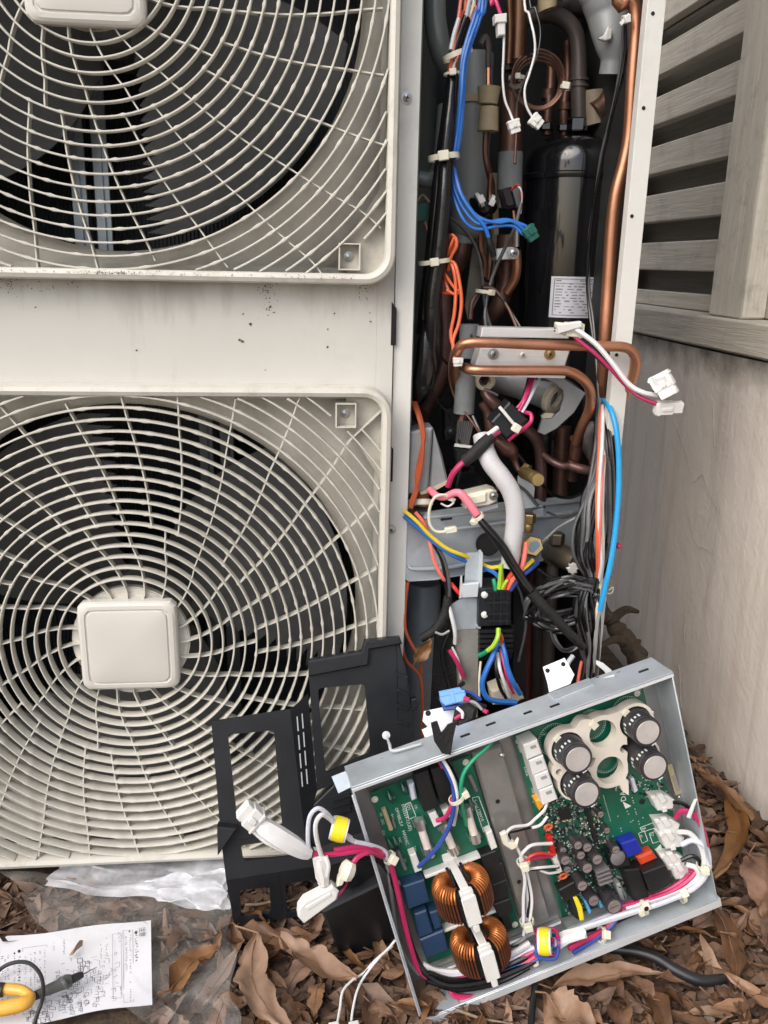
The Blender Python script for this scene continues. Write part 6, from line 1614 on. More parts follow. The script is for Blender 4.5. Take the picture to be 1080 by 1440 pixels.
# left run of magenta, black and grey, turning along the bottom
for m, r_, pts in (('wmag', 4.0, [(470, 1196, .012), (505, 1190, .010), (530, 1193, .004), (546, 1208, -.006), (556, 1240, -.010), (567, 1290, -.012), (577, 1330, -.012), (588, 1362, -.012), (606, 1378, -.010)]),
                   ('wblack', 4.4, [(500, 1206, .0), (536, 1212, -.010), (556, 1250, -.016), (572, 1310, -.016), (586, 1350, -.014), (602, 1372, -.009), (632, 1386, -.003), (682, 1380, -.002), (730, 1362, -.002), (752, 1350, -.002)]), ('wblack', 3.6, [(602, 1368, -.008), (640, 1378, -.006), (690, 1368, -.005), (740, 1346, -.004)]),
                   ('wgrey', 3.0, [(512, 1190, .008), (536, 1196, .0), (546, 1225, -.012), (552, 1270, -.02), (560, 1320, -.022), (574, 1352, -.022), (590, 1370, -.02)]), ('wlilac', 3.2, [(500, 1184, .012), (520, 1188, .008), (540, 1196, .0), (545, 1208, -.004)]),
                   ('wwhite', 4.4, [(594, 1356, -.016), (615, 1365, -.014), (650, 1366, -.012), (690, 1356, -.010), (725, 1338, -.010), (745, 1326, -.010)]), ('wlilac', 4.2, [(600, 1366, -.014), (640, 1374, -.010), (690, 1362, -.008), (730, 1346, -.008), (752, 1332, -.006)]),
                   ('wmag', 4.0, [(600, 1372, -.010), (630, 1380, -.007), (680, 1376, -.005), (725, 1362, -.004), (752, 1346, -.002), (766, 1334, .0)]), ('wmag', 3.4, [(590, 1366, -.012), (620, 1378, -.008), (670, 1372, -.006), (720, 1354, -.006), (750, 1338, -.004)]),
                   ('wmag', 4.2, [(632, 1390, -.010), (640, 1400, -.006), (664, 1402, -.004), (690, 1392, -.004), (706, 1376, -.006), (735, 1356, -.006), (756, 1342, -.002)]), ('wblue', 2.8, [(690, 1368, -.008), (725, 1360, -.004), (752, 1350, -.001), (766, 1340, .001)]),
                   ('wblack', 3.4, [(600, 1380, -.006), (644, 1392, -.002), (700, 1382, -.002), (744, 1360, -.002)]), ('wblack', 3.0, [(612, 1372, -.016), (660, 1380, -.014), (704, 1364, -.012), (744, 1340, -.01)]),
                   ('wwhite', 3.8, [(760, 1326, -.010), (800, 1312, -.010), (850, 1296, -.010), (900, 1280, -.010), (950, 1262, -.008), (980, 1240, -.006), (990, 1215, -.006), (985, 1190, -.008), (970, 1172, -.012), (952, 1170, -.014)]),
                   ('wlilac', 3.8, [(770, 1322, -.006), (815, 1306, -.006), (870, 1288, -.006), (930, 1270, -.004), (974, 1250, -.003), (995, 1225, -.002), (994, 1195, -.004), (975, 1182, -.010), (958, 1188, -.014)]),
                   ('wwhite', 3.8, [(880, 1278, -.012), (930, 1262, -.010), (966, 1246, -.008), (982, 1232, -.006), (978, 1220, -.008), (965, 1216, -.012)]), ('wlilac', 3.4, [(790, 1316, -.014), (850, 1290, -.016), (900, 1272, -.016)]),
                   ('wmag', 3.6, [(870, 1276, -.014), (905, 1268, -.012), (940, 1256, -.010), (966, 1240, -.009), (978, 1226, -.010), (968, 1224, -.014)]), ('wmag', 3.2, [(880, 1272, -.016), (925, 1258, -.014), (958, 1240, -.012), (968, 1230, -.014)]),
                   ('wmag', 3.8, [(950, 1150, -.016), (960, 1140, -.010), (976, 1146, -.006), (988, 1166, -.005), (994, 1192, -.006)]), ('wblack', 3.0, [(946, 1128, -.018), (960, 1130, -.014), (972, 1140, -.012), (978, 1152, -.012)]), ('wblack', 3.2, [(958, 1210, -.016), (974, 1204, -.012), (984, 1212, -.010), (986, 1226, -.012)]),
                   ('wmag', 3.8, [(800, 1334, .0), (826, 1320, -.006), (848, 1308, -.010), (864, 1292, -.012), (874, 1274, -.014)]), ('wnavy', 3.0, [(806, 1340, .0), (835, 1322, -.006), (858, 1304, -.009), (870, 1286, -.012), (874, 1268, -.016)]), ('wblack', 2.6, [(800, 1316, -.014), (850, 1302, -.018), (900, 1284, -.02), (940, 1268, -.02)])):
    tw(m, r_, pts)
# centre run of white and black
for m, r_, pts in (('wwhite', 2.2, [(742, 1310, -.012), (748, 1270, -.014), (744, 1240, -.014), (736, 1212, -.014), (726, 1190, -.012), (718, 1180, -.010)]), ('wlilac', 2.4, [(736, 1316, -.012), (742, 1280, -.016), (740, 1246, -.016), (734, 1216, -.016)]), ('wwhite', 2.4, [(736, 1300, -.010), (736, 1262, -.012), (738, 1236, -.012), (732, 1208, -.014), (738, 1196, -.012), (750, 1188, -.012), (776, 1186, -.016)]),
                   ('wwhite', 2.2, [(716, 1184, -.010), (712, 1172, -.008), (722, 1163, -.010), (742, 1160, -.012), (752, 1152, -.012), (766, 1138, -.012), (768, 1124, -.014), (760, 1112, -.018)]), ('wblack', 1.6, [(718, 1180, -.009), (716, 1172, -.009), (726, 1169, -.010), (746, 1164, -.014)]), ('wwhite', 2.2, [(748, 1164, -.012), (760, 1160, -.012), (770, 1148, -.012)]),
                   ('wmag', 2.2, [(740, 1224, -.014), (738, 1214, -.012), (742, 1210, -.012), (756, 1206, -.014), (777, 1204, -.018)]), ('wred', 2.2, [(742, 1218, -.012), (744, 1206, -.010), (758, 1200, -.010), (780, 1202, -.016)]), ('wwhite', 2.0, [(742, 1222, -.014), (760, 1220, -.010), (784, 1218, -.016)]), ('wblack', 1.6, [(744, 1224, -.014), (762, 1222, -.012), (786, 1220, -.018)]), ('wwhite', 1.8, [(760, 1224, -.014), (772, 1228, -.014), (786, 1226, -.018)]),
                   ('wblack', 2.0, [(735, 1210, -.016), (740, 1236, -.016), (744, 1262, -.016), (742, 1290, -.014)]), ('wmag', 1.8, [(738, 1228, -.018), (742, 1246, -.018), (742, 1260, -.018)]), ('wblack', 2.0, [(702, 1312, -.022), (708, 1322, -.018), (716, 1332, -.014), (730, 1330, -.012)]), ('wgrey', 2.4, [(722, 1330, -.016), (738, 1318, -.014), (742, 1300, -.014)])):
    tw(m, r_, pts)
def tclip(x, y, h, d, s_=1.0, m='tie'): return tie(bx, TP.p(x, y, h), d, .0046*s_, m, w=.0034, hs=1.2)
tclip(736, 1212, -.013, TV, 1.1); tclip(741, 1296, -.012, TV, 1.2); tclip(548, 1206, -.004, TU*.6-TV*.8, 1.1); tclip(958, 1258, -.009, TU, 1.5); tclip(846, 1314, -.007, TU*.7-TV*.4, 1.3); tclip(905, 1276, -.010, TU, 1.3); tclip(990, 1216, -.005, TV, 1.3)
tslab(bx, 'wire_saddle', 'tie', [(704, 1174), (712, 1170), (716, 1184), (726, 1186), (730, 1180), (728, 1192), (720, 1196), (708, 1188)], -.006, .004, .0008)
tslab(bx, 'cable_tie_tail', 'conn', [(977, 1126), (981, 1124), (971, 1152), (967, 1150)], .001, .002, .0004)
tslab(bx, 'wire_joint_sleeve', 'sleeve', [(776, 1330), (800, 1318), (826, 1312), (828, 1322), (802, 1330), (784, 1342)], .004, .010, .003)
for x, y in ((848, 1330), (752, 1352), (902, 1282), (862, 1328)):
    mb = MB(); p = TP.p(x, y, -.004); mb.box(p, TU*.003, TV*.004, TN*.003, .001); mb.build('tie_head', 'tie', bx)
for x, y in ((909, 1278),): mb = MB(); mb.lathe(TP.p(x, y, .0012), TN, [(.0024, 0), (.0024, .0002), (0, .0002)], 12); mb.build('hole', 'hole', bx)
# yellow ring core at the bottom with the wires wound through it
def core(parent, c, ax, ro, ri, hw_, m='yellow'):
    mb = MB(); mb.lathe(c, ax, [(ro, -hw_), (ro+.0004, 0), (ro, hw_)], 30); a_ = mb.build('core_band', m, parent)
    mb = MB(); mb.lathe(c, ax, [(ro-.0003, hw_-.0004), (ro-.0006, hw_+.0016), (ri+.001, hw_+.0016), (ri, hw_), (ri, -hw_), (ri+.001, -hw_-.0016), (ro-.0006, -hw_-.0016), (ro-.0003, -hw_+.0004)], 30); mb.build('core_case', 'conn', parent)
cc = TP.p(766, 1324, .004); ax_ = (TU*.86-TV*.12+TN*.42).normalized(); core(bx, cc, ax_, .0115, .006, .0042)
e1 = (-TV-ax_*(-TV).dot(ax_)).normalized(); e2 = ax_.cross(e1); e2 = e2 if e2.dot(TN) > 0 else -e2
for i, m_ in enumerate(('wmag', 'wnavy', 'wmag', 'wblue', 'wmag', 'wnavy')):
    a = R(-95+i*24); e = e1*math.cos(a)+e2*math.sin(a)
    mb = MB(); mb.tube([cc+ax_*.012+e*.004, cc+ax_*.009+e*.013, cc+e*.0142, cc-ax_*.008+e*.012, cc-ax_*.006+e*.005, cc+e*.004, cc+ax_*.008+e*.002], .0017, 8, sub=4); mb.build('core_turn', m_, bx)
# ------------------------------------------------------------------ blue plug and tape by the top edge
bp_ = thing('blue_relay_plug', 'light blue rectangular plug lying above the tilted box on a white bracket', 'plug', FLO.p(636, 980, .01))
fpl = Plane(FLO.p(636, 985, .012), CAM-FLO.p(636, 985, .012))
b_ = slab(bp_, 'plug_body', 'bluecon', [(617, 972), (646, 966), (655, 974), (655, 986), (626, 993), (619, 986)], .002, .012, fpl, .001)
slab(bp_, 'plug_rib', 'bluecon', [(618, 977), (653, 970), (654, 973), (619, 980)], .0028, .002, fpl, .0003); slab(bp_, 'plug_rib', 'bluecon', [(632, 972), (637, 971), (641, 988), (636, 989)], .0027, .002, fpl, .0003)
slab(bp_, 'plug_skirt', 'wnavy', [(616, 980), (626, 993), (658, 988), (656, 996), (624, 1000)], -.004, .008, fpl, .001)
def fw(parent, m, r_, pts, name='wire'): return wire(parent, name, m, r_, pts, 0, fpl)
fw(bp_, 'wblack', 3.2, [(652, 960, 0), (645, 968, -.006), (660, 978, -.004), (672, 990, 0), (684, 994, 0)]); fw(bp_, 'wgrey', 2.2, [(655, 985, 0), (668, 988, .002), (678, 998, .002)]); fw(bp_, 'wmag', 3.4, [(652, 982, .002), (660, 984, .003)]); fw(bp_, 'wmag', 3.2, [(680, 999, .0), (686, 1002, .002)]); fw(bp_, 'wnavy', 3, [(652, 972, -.004), (664, 976, -.006), (676, 984, -.008)])
tp_ = thing('black_tape_tail', 'black cloth tape tail with forked ends stuck over the box edge', 'tape', FLO.p(625, 1035, .006))
slab(tp_, 'tape_strip', 'tape', [(606, 1017), (615, 1014), (621, 1031), (630, 1019), (643, 1014), (638, 1036), (634, 1062), (622, 1060), (611, 1043)], .006, .0012, TP, .0003)
slab(tp_, 'tape_roll', 'tape', [(640, 994), (660, 988), (672, 996), (668, 1014), (648, 1024), (636, 1016)], .003, .012, fpl, .003); fw(tp_, 'sleeve', 2.4, [(642, 995, .006), (650, 1002, .006), (650, 1010, .005)]); fw(tp_, 'wmag', 3, [(640, 1011, .004), (648, 1006, .006)])
# ------------------------------------------------------------------ loose white plug harness left of the box
ph = thing('plug_harness', 'loose harness left of the box with white plugs, frosted sleeve and yellow ring core', 'wiring harness', TP.p(470, 1200, .01))
def pw(m, r_, pts, name='wire'): return twire(ph, name, m, r_, pts)
pw('wlilac', 3.2, [(436, 1205, .014), (433, 1180, .018), (435, 1150, .02), (446, 1137, .02), (458, 1142, .018), (470, 1156, .014)]); pw('wwhite', 3.4, [(452, 1204, .016), (445, 1178, .02), (444, 1158, .022), (452, 1146, .022), (462, 1150, .018), (472, 1160, .014)])
pw('wwhite', 3.6, [(484, 1174, .010), (496, 1182, .008), (512, 1188, .006), (530, 1192, .002)]); pw('wlilac', 3.0, [(470, 1158, .012), (482, 1170, .010), (494, 1178, .008)])
core(ph, TP.p(477, 1166, .012), (TU*.80-TV*.45+TN*.25), .0098, .0052, .0052)
pw('wmag', 3.8, [(434, 1199, .014), (455, 1202, .013), (480, 1200, .012), (500, 1197, .011), (520, 1195, .007), (538, 1200, .0)]); pw('wmag', 3.8, [(536, 1204, -.002), (520, 1198, .008), (505, 1204, .012), (496, 1214, .014)])
pw('sleeve', [10, 14, 15, 14.5, 12, 9], [(360, 1156, .02), (372, 1164, .02), (392, 1177, .02), (410, 1188, .018), (424, 1196, .016), (434, 1200, .014)], 'frosted_sleeve'); pw('sleeve', [5, 8, 6], [(356, 1166, .018), (376, 1180, .017), (400, 1194, .016)], 'frosted_sleeve')
pc, hb = plug(ph, 'plug', 'conn', TP.p(352, 1146, .02), (TP.p(340, 1136, .02)-TP.p(352, 1146, .02)), TU*.0072+TV*.0045, TN*.0066, 2)
pw('conn', [9, 10.5, 10, 8], [(448, 1206, .014), (451, 1216, .014), (454, 1230, .014), (455, 1243, .014)], 'tape_wrap'); pw('wwhite', 3, [(458, 1204, .018), (462, 1218, .02), (460, 1232, .018)])
tslab(ph, 'tape_flag', 'conn', [(440, 1208), (456, 1204), (462, 1228), (450, 1245), (444, 1236)], .018, .002, .0004)
pw('cream', [8, 11.5, 12, 10], [(494, 1212, .014), (491, 1218, .015), (488, 1226, .016), (485, 1234, .016)], 'ferrule'); tslab(ph, 'ferrule_ear', 'cream', [(476, 1236), (484, 1226), (488, 1234), (482, 1246), (474, 1248)], .02, .006, .001)
pw('wmag', 3.6, [(488, 1232, .014), (484, 1245, .014), (476, 1256, .014), (466, 1264, .012)]); pw('wblack', 3.2, [(484, 1232, .018), (482, 1244, .018), (474, 1252, .016)])
tslab(ph, 'flat_plug', 'conn', [(420, 1279), (428, 1268), (468, 1247), (477, 1254), (474, 1266), (428, 1300), (419, 1290)], .020, .010, .0014); tslab(ph, 'plug_rib', 'conn', [(430, 1276), (464, 1256), (467, 1259), (433, 1280)], .0207, .001, .0003)
# thin white and black leads drooping to the ground
tl2 = thing('drooping_plug_lead', 'thin white and black leads drooping from the box corner to small white plugs', 'plug lead', GP.p(500, 1400, .03))
wire(tl2, 'wire', 'wwhite', 1.8, [(556, 1322, .065), (545, 1335, .055), (526, 1352, .04), (512, 1368, .03), (496, 1378, .03), (482, 1394, .028), (478, 1418, .024), (474, 1440, .022)], 0, GP); wire(tl2, 'wire', 'wblack', 1.8, [(553, 1326, .06), (536, 1344, .046), (520, 1360, .034), (506, 1384, .028), (500, 1410, .026)], 0, GP); wire(tl2, 'wire', 'wwhite', 1.8, [(552, 1330, .058), (532, 1348, .044), (512, 1374, .032), (502, 1394, .03), (496, 1420, .026), (494, 1436, .024)], 0, GP)
for x, y in ((470, 1443), (498, 1442)): slab(tl2, 'plug', 'conn', [(x-8, y-6), (x+6, y-9), (x+10, y+6), (x-6, y+10)], .026, .008, GP, .001)
# ------------------------------------------------------------------ black plastic frame leaning on the lower guard
bf = thing('plastic_cover', 'black plastic cover with rectangular windows leaning against the lower fan guard', 'plastic cover', GP.p(380, 1290, 0))
def plane3(a, b, c):
    n = (b-a).cross(c-a)
    if n.dot(CAM-a) < 0: n = -n
    return Plane(a, n)
L1 = plane3(at(298, 1016, -.050), at(408, 998, -.048), at(318, 1238, -.088))
L2 = plane3(at(433, 932, -.034), at(563, 900, -.030), at(450, 1110, -.060))
L3 = plane3(L1.p(318, 1238), L1.p(452, 1217), GP.p(330, 1300, .008))
def rq(Q, rr, n=4):
    out = []
    for i in range(4):
        a, b, c = V((*Q[i-1], 0)), V((*Q[i], 0)), V((*Q[(i+1) % 4], 0))
        p0_, p1_ = b+(a-b).normalized()*rr, b+(c-b).normalized()*rr
        for k in range(n+1):
            t_ = k/n; out.append((p0_*(1-t_)**2+b*2*t_*(1-t_)+p1_*t_*t_))
    return [(p.x, p.y) for p in out]
def frame(pl, outer, inner, th=.004, rr=5, name='frame_panel', m='blackp'):
    n = 4; oc = [q for q in outer for _ in range(n+1)]; ic = rq(inner, rr, n)
    A = [pl.p(*q) for q in oc]; B = [pl.p(*q) for q in ic]; mb = MB()
    mb.loft([A, B, [p-pl.n*th for p in B], [p-pl.n*th for p in A], A], True, False, False)
    return mb.build(name, m, bf)
frame(L1, [(297, 1015), (408, 998), (428, 1170), (311, 1183)], [(320, 1033), (385, 1027), (397, 1162), (334, 1158)])
frame(L1, [(311, 1183.3), (428, 1170.3), (452, 1217), (318, 1238)], [(338, 1189), (418, 1178), (428, 1203), (342, 1211)])
frame(L3, [(318, 1238.3), (392, 1227), (398, 1292), (330, 1304)], [(337, 1252), (379, 1247), (381, 1284), (339, 1290)])
frame(L3, [(392.3, 1227), (470, 1214), (472, 1282), (398.3, 1292)], [(401, 1243), (440, 1238), (442, 1278), (404, 1284)])
frame(L2, [(433, 931), (563, 905), (578, 1060), (446, 1112)], [(447, 968), (513, 962), (521, 1058), (458, 1088)], rr=6)
slab(bf, 'top_step', 'blackp', [(433, 930), (509, 917), (513, 902), (563, 897), (566, 906), (520, 914), (518, 936), (434, 952)], .007, .011, L2, .0015)
slab(bf, 'right_flank', 'blackp', [(558, 900), (572, 938), (580, 1010), (582, 1062), (560, 1066)], .004, .016, L2, .0015)
for y in (945, 968, 990, 1012): slab(bf, 'flank_rib', 'blackp', [(558, y), (574, y+6), (574, y+9), (556, y+4)], .006, .004, L2)
slab(bf, 'boss', 'blackp', [(578, 984), (586, 982), (590, 990), (586, 999), (578, 1000)], .003, .008, L2, .001)
mb = MB(); A = [L1.p(408, 998), L1.p(428, 1170), L2.p(446, 1112), L2.p(433, 975)]; mb.prism(A, (CAM-A[0]).normalized()*-.003); mb.build('side_web', 'blackp', bf)
sp_ = plane3(A[0], A[1], A[3])
for i in range(2):
    for j in range(4): 
        x, y = 417+i*7+j*2.0, 1008+j*26-i*4
        slab(bf, 'vent_slot', 'tin', [(x, y), (x+1.6, y-.4), (x+3.2, y+20), (x+1.6, y+20.5)], .0008, .0004, sp_)
slab(bf, 'gusset', 'blackp', [(305, 1163), (333, 1166), (306, 1204)], .012, .014, L1, .001)
slab(bf, 'lower_shelf', 'blackp', [(428, 1145), (470, 1104), (500, 1110), (520, 1180), (480, 1200), (436, 1190)], -.006, .01, L1, .001)
for y in (1124, 1134, 1144): slab(bf, 'shelf_rib', 'blackp', [(462, y), (492, y-8), (494, y-4), (466, y+4)], -.003, .004, L1)
bb_ = thing('black_plastic_box', 'black plastic box cover lying on the leaves behind the left edge of the control box', 'plastic box', GP.p(510, 1330, 0))
K1 = plane3(GP.p(478, 1346, .004), GP.p(572, 1322, .004), TP.p(470, 1195, -.02))
slab(bb_, 'front_face', 'blackp', [(452, 1283), (542, 1240), (576, 1322), (479, 1346)], 0, .03, K1, .002)
slab(bb_, 'upper_face', 'blackp', [(462, 1216), (520, 1196), (541, 1239), (452, 1282)], -.010, .02, K1, .002)
for i in range(7): slab(bb_, 'fin', 'blackp2', [(486+i*2.6, 1238-i*1.2), (487.4+i*2.6, 1237.4-i*1.2), (490+i*2.6, 1249-i*1.2), (488.6+i*2.6, 1249.6-i*1.2)], -.006, .006, K1)
# ================================================================== things on the ground
# instruction sheet
PZ = .013
PQ = [GP.p(-70, 1327, PZ), GP.p(212, 1292, PZ), GP.p(214, 1411, PZ), GP.p(-70, 1458, PZ)]   # top-left, top-right, bottom-right, bottom-left
def pz(u, v): return .0025*math.sin(u*5+1)*math.sin(v*3+.4)+.0015*math.sin(u*11+v*6)+.006*max(0, u-.9)*math.sin(v*3.1)
def PP(u, v, dz=0.0):
    p = (PQ[0]*(1-u)+PQ[1]*u)*(1-v)+(PQ[3]*(1-u)+PQ[2]*u)*v
    return p+V((0, 0, pz(u, v)+dz))
sh = thing('instruction_sheet', 'white printed instruction sheet lying flat on the ground beneath the clamp probe', 'paper', PP(.5, .5))
mb = MB(); nu, nv = 30, 12
for dz in (0, -.0004):
    for j in range(nv+1):
        for i in range(nu+1): mb.v.append(PP(i/nu, j/nv, dz))
T_ = (nu+1)*(nv+1)
for j in range(nv):
    for i in range(nu):
        a = j*(nu+1)+i; mb.f.append((a, a+nu+1, a+nu+2, a+1)); mb.f.append((T_+a, T_+a+1, T_+a+nu+2, T_+a+nu+1))
mb.build('sheet', 'paper', sh)
def pquad(mb, u0, v0, u1, v1, dz=.0002):
    k = len(mb.v); mb.v += [PP(u0, v0, dz), PP(u0, v1, dz), PP(u1, v1, dz), PP(u1, v0, dz)]; mb.f.append((k, k+1, k+2, k+3))
g = random.Random(12)
ink, inkg = MB(), MB()
def column(mb, u, v0, v1, w_, fill=.8, cell=.030):          # one vertical line of print, glyph by glyph
    v = v0
    while v < v1:
        if g.random() < fill:
            for _ in range(3):
                du = g.uniform(0, w_*.7); dv = g.uniform(0, cell*.5); pquad(mb, u+du, v+dv, u+du+w_*g.uniform(.12, .4), v+dv+cell*g.uniform(.12, .4))
        v += cell
column(ink, .915, .155, .50, .018, .95, .036); column(inkg, .885, .14, .99*.95, .012, .75, .028); column(inkg, .865, .16, .60, .011, .8, .026)
for u, v0, v1, f in ((.83, .10, .22, .9), (.765, .15, .36, .8), (.735, .22, .38, .8), (.835, .78, .92, .8), (.55, .12, .30, .8), (.50, .14, .26, .8)): column(inkg, u, v0, v1, .011, f, .024)
for u in (.245, .26, .275): column(inkg, u+.0, .2+g.uniform(0, .05), .75, .012, .6, .026)
column(ink, .325, .22, .60, .017, .9, .036); column(inkg, .305, .24, .9, .010, .6, .026)
for u in (.36, .385, .405, .43, .455): column(inkg, u, .22, .5+g.uniform(0, .35), .010, .7, .026)
for u in (.02, .05, .08, .11, .14, .17, .2): column(inkg, u, .2, .9, .010, .6, .026)
for u, v, s_ in ((.922, .13, .011), (.888, .105, .006), (.333, .195, .010), (.31, .215, .006)):      # bullets
    k = len(ink.v); n_ = 10; ink.v += [PP(u+s_*math.cos(2*math.pi*i/n_)*.75, v-s_*2.0*math.sin(2*math.pi*i/n_)*-1, .0003) for i in range(n_)]; ink.f.append(tuple(reversed(range(k, k+n_))))
def pline(mb, pts, w_=.0012):
    for (u0, v0), (u1, v1) in zip(pts, pts[1:]):
        a, b = PP(u0, v0, .0002), PP(u1, v1, .0002); d = (b-a)
        if d.length < 1e-6: continue
        s_ = V((0, 0, 1)).cross(d.normalized())*w_*.14; k = len(mb.v); mb.v += [a-s_, b-s_, b+s_, a+s_]; mb.f.append((k, k+1, k+2, k+3))
for box_ in ((.855, .09, .905, .955), (.35, .16, .47, .9), (.0, .16, .235, .94), (.80, .12, .845, .9)):
    u0, v0, u1, v1 = box_; pline(inkg, [(u0, v0), (u1, v0), (u1, v1), (u0, v1), (u0, v0)])
for cu, cv, ru, rv in ((.68, .48, .13, .16), (.60, .52, .09, .14), (.70, .80, .12, .14), (.58, .84, .08, .10), (.50, .66, .08, .16), (.42, .9, .06, .08)):  # line drawings of the unit in exploded view
    for _ in range(36):
        u, v = cu+g.uniform(-ru, ru), cv+g.uniform(-rv, rv); a_, b_2 = g.uniform(.008, .03), g.uniform(.015, .06); sk = g.uniform(-.02, .02)
        pline(inkg if g.random() < .6 else ink, [(u, v), (u+a_, v-sk), (u+a_, v+b_2-sk), (u, v+b_2), (u, v)][:g.randint(2, 5)])
ink.build('printed_heading', 'ink', sh, kind='stuff'); inkg.build('printed_drawing', 'inkb', sh, kind='stuff')
tt = text(sh, 'printed_title', 'ink', '注意', PP(.951, .085, .0012), PP(.951, .5)-PP(.951, .085), PP(.99, .1)-PP(.93, .1), .0068)
# amber clamp jaw, probe and cable
cl = thing('clamp_meter', 'amber jaw of a clamp meter entering from the left with a black band', 'clamp meter', GP.p(10, 1405, .02))
def gw(t, name, m, r_, pts, **kw): return wire(t, name, m, r_, pts, 0, GP, n=14, **kw)
gw(cl, 'jaw', 'amber', [8, 8, 8, 7.5, 7], [(-40, 1392, .032), (-5, 1391, .032), (14, 1391, .032), (30, 1393, .032), (40, 1398, .032)]); gw(cl, 'jaw', 'amber', [7, 8, 10, 10.5, 10.5, 11], [(40, 1398, .032), (42, 1404, .032), (34, 1411, .032), (14, 1416, .032), (-10, 1420, .032), (-40, 1424, .032)])
gw(cl, 'jaw_band', 'probek', [9.5, 9.8, 9.5], [(-12, 1392, .033), (-3, 1392, .033), (5, 1392, .033)])
gw(cl, 'body', 'probek', [16, 18, 18], [(-44, 1408, .03), (-56, 1410, .03), (-100, 1420, .03)])
pr_ = thing('test_probe', 'grey rubber test probe with a thin needle resting on the instruction sheet', 'test probe', GP.p(80, 1390, .02))
gw(pr_, 'grip', 'probe', [5.5, 6.5, 7.5, 8, 9.5, 8.5, 7.5], [(48, 1400, .024), (58, 1396, .024), (70, 1391, .024), (84, 1385, .024), (93, 1381, .024), (98, 1379, .024), (101, 1378, .024)]); gw(pr_, 'grip_tip', 'probek', [6, 5.5, 4], [(100, 1378, .024), (110, 1373, .024), (117, 1370, .024)]); gw(pr_, 'needle', 'screw', [1.2, .5], [(116, 1370.5, .024), (136, 1360, .022)]); gw(pr_, 'strain_relief', 'probek', [5, 6, 5.5], [(40, 1404, .024), (50, 1400, .024), (62, 1396, .022)])
gw(pr_, 'guard_rib', 'probe', [3, 4, 3], [(87, 1376, .026), (90, 1381, .031), (95, 1388, .026)])
pc_ = thing('probe_cable', 'thin black probe cable arching over the instruction sheet at the lower left', 'cable', GP.p(30, 1352, .02)); gw(pc_, 'cable_jacket', 'probek', 2.7, [(-40, 1395, .02), (-12, 1374, .022), (6, 1359, .026), (24, 1353, .03), (42, 1355, .034), (56, 1369, .036), (61, 1388, .036), (59, 1408, .034), (52, 1428, .028), (46, 1450, .022)])
lf = thing('leaf_scrap', 'small curled tan leaf scrap lying on the white instruction sheet', 'leaf scrap', PP(.62, .28)); mb = MB()
L_ = [(104, 1338), (108, 1328), (112, 1322), (117, 1322), (116, 1330), (108, 1336), (102, 1343), (97, 1344)]
P = [GP.p(x, y, PZ+.004+.003*math.sin(i*1.4)) for i, (x, y) in enumerate(L_)]; mb.v = P+[sum(P, V((0, 0, 0)))/len(P)+V((0, 0, .004))]; mb.f = [(i, (i+1) % len(P), len(P)) for i in range(len(P))]; mb.build('leaf_blade', 'leaf2', lf)
# plastic bag and clear film
def film_mat(name, col, alpha, rough):
    m = bpy.data.materials.new(name); m.use_nodes = True; N = m.node_tree.nodes; L = m.node_tree.links; b = N['Principled BSDF']
    b.inputs['Base Color'].default_value = (*col, 1); b.inputs['Roughness'].default_value = rough; b.inputs['Specular IOR Level'].default_value = .8
    n = N.new('ShaderNodeTexNoise'); n.inputs['Scale'].default_value = 14; n.inputs['Detail'].default_value = 7; n.inputs['Roughness'].default_value = .65; tc = N.new('ShaderNodeTexCoord'); L.new(tc.outputs['Object'], n.inputs['Vector'])
    mr = N.new('ShaderNodeMapRange'); mr.inputs['From Min'].default_value = .38; mr.inputs['From Max'].default_value = .66; mr.inputs['To Min'].default_value = alpha[0]; mr.inputs['To Max'].default_value = alpha[1]; L.new(n.outputs['Fac'], mr.inputs['Value']); L.new(mr.outputs[0], b.inputs['Alpha'])
    n2 = N.new('ShaderNodeTexNoise'); n2.inputs['Scale'].default_value = 48; n2.inputs['Detail'].default_value = 6; L.new(tc.outputs['Object'], n2.inputs['Vector'])
    bp = N.new('ShaderNodeBump'); bp.inputs['Strength'].default_value = .7; bp.inputs['Distance'].default_value = .004; L.new(n2.outputs['Fac'], bp.inputs['Height']); L.new(bp.outputs[0], b.inputs['Normal'])
    return m
def film(t, name, m, quad, nu, nv, z0, amp, seed, edge=.0):
    g = random.Random(seed); ph = [g.uniform(0, 6) for _ in range(8)]; Q = [GP.p(x, y, z0) for x, y in quad]; mb = MB()
    def f(u, v):
        return amp*(math.sin(u*9+ph[0]+2*math.sin(v*5+ph[1]))*.5+.35*math.sin(v*14+ph[2]+3*u)+.3*abs(math.sin(u*17+v*11+ph[3]))+.25*abs(math.sin(u*6-v*19+ph[4])))
    for j in range(nv+1):
        for i in range(nu+1):
            u, v = i/nu, j/nv; p = (Q[0]*(1-u)+Q[1]*u)*(1-v)+(Q[3]*(1-u)+Q[2]*u)*v
            w_ = edge*(math.sin(u*13+ph[5])+math.sin(v*15+ph[6])); mb.v.append(p+V((w_, w_*.8, max(-.004, f(u, v))+amp*.4)))
    for j in range(nv):
        for i in range(nu):
            a = j*(nu+1)+i; mb.f.append((a, a+nu+1, a+nu+2, a+1))
    return mb.build(name, m, t, ang=180)
pb = thing('plastic_bag', 'crumpled milky white plastic bag on the ground below the lower fan guard', 'plastic bag', GP.p(200, 1240, .01))
film(pb, 'bag_film', film_mat('milky_film', (.78, .80, .84), (.35, .92), .2), [(96, 1204), (322, 1196), (318, 1284), (58, 1250)], 60, 30, .018, .0035, 3, .003)
film(pb, 'bag_fold', film_mat('milky_film_fold', (.80, .82, .86), (.3, .85), .2), [(205, 1240), (322, 1222), (314, 1288), (226, 1268)], 40, 26, .023, .0035, 9, .003)
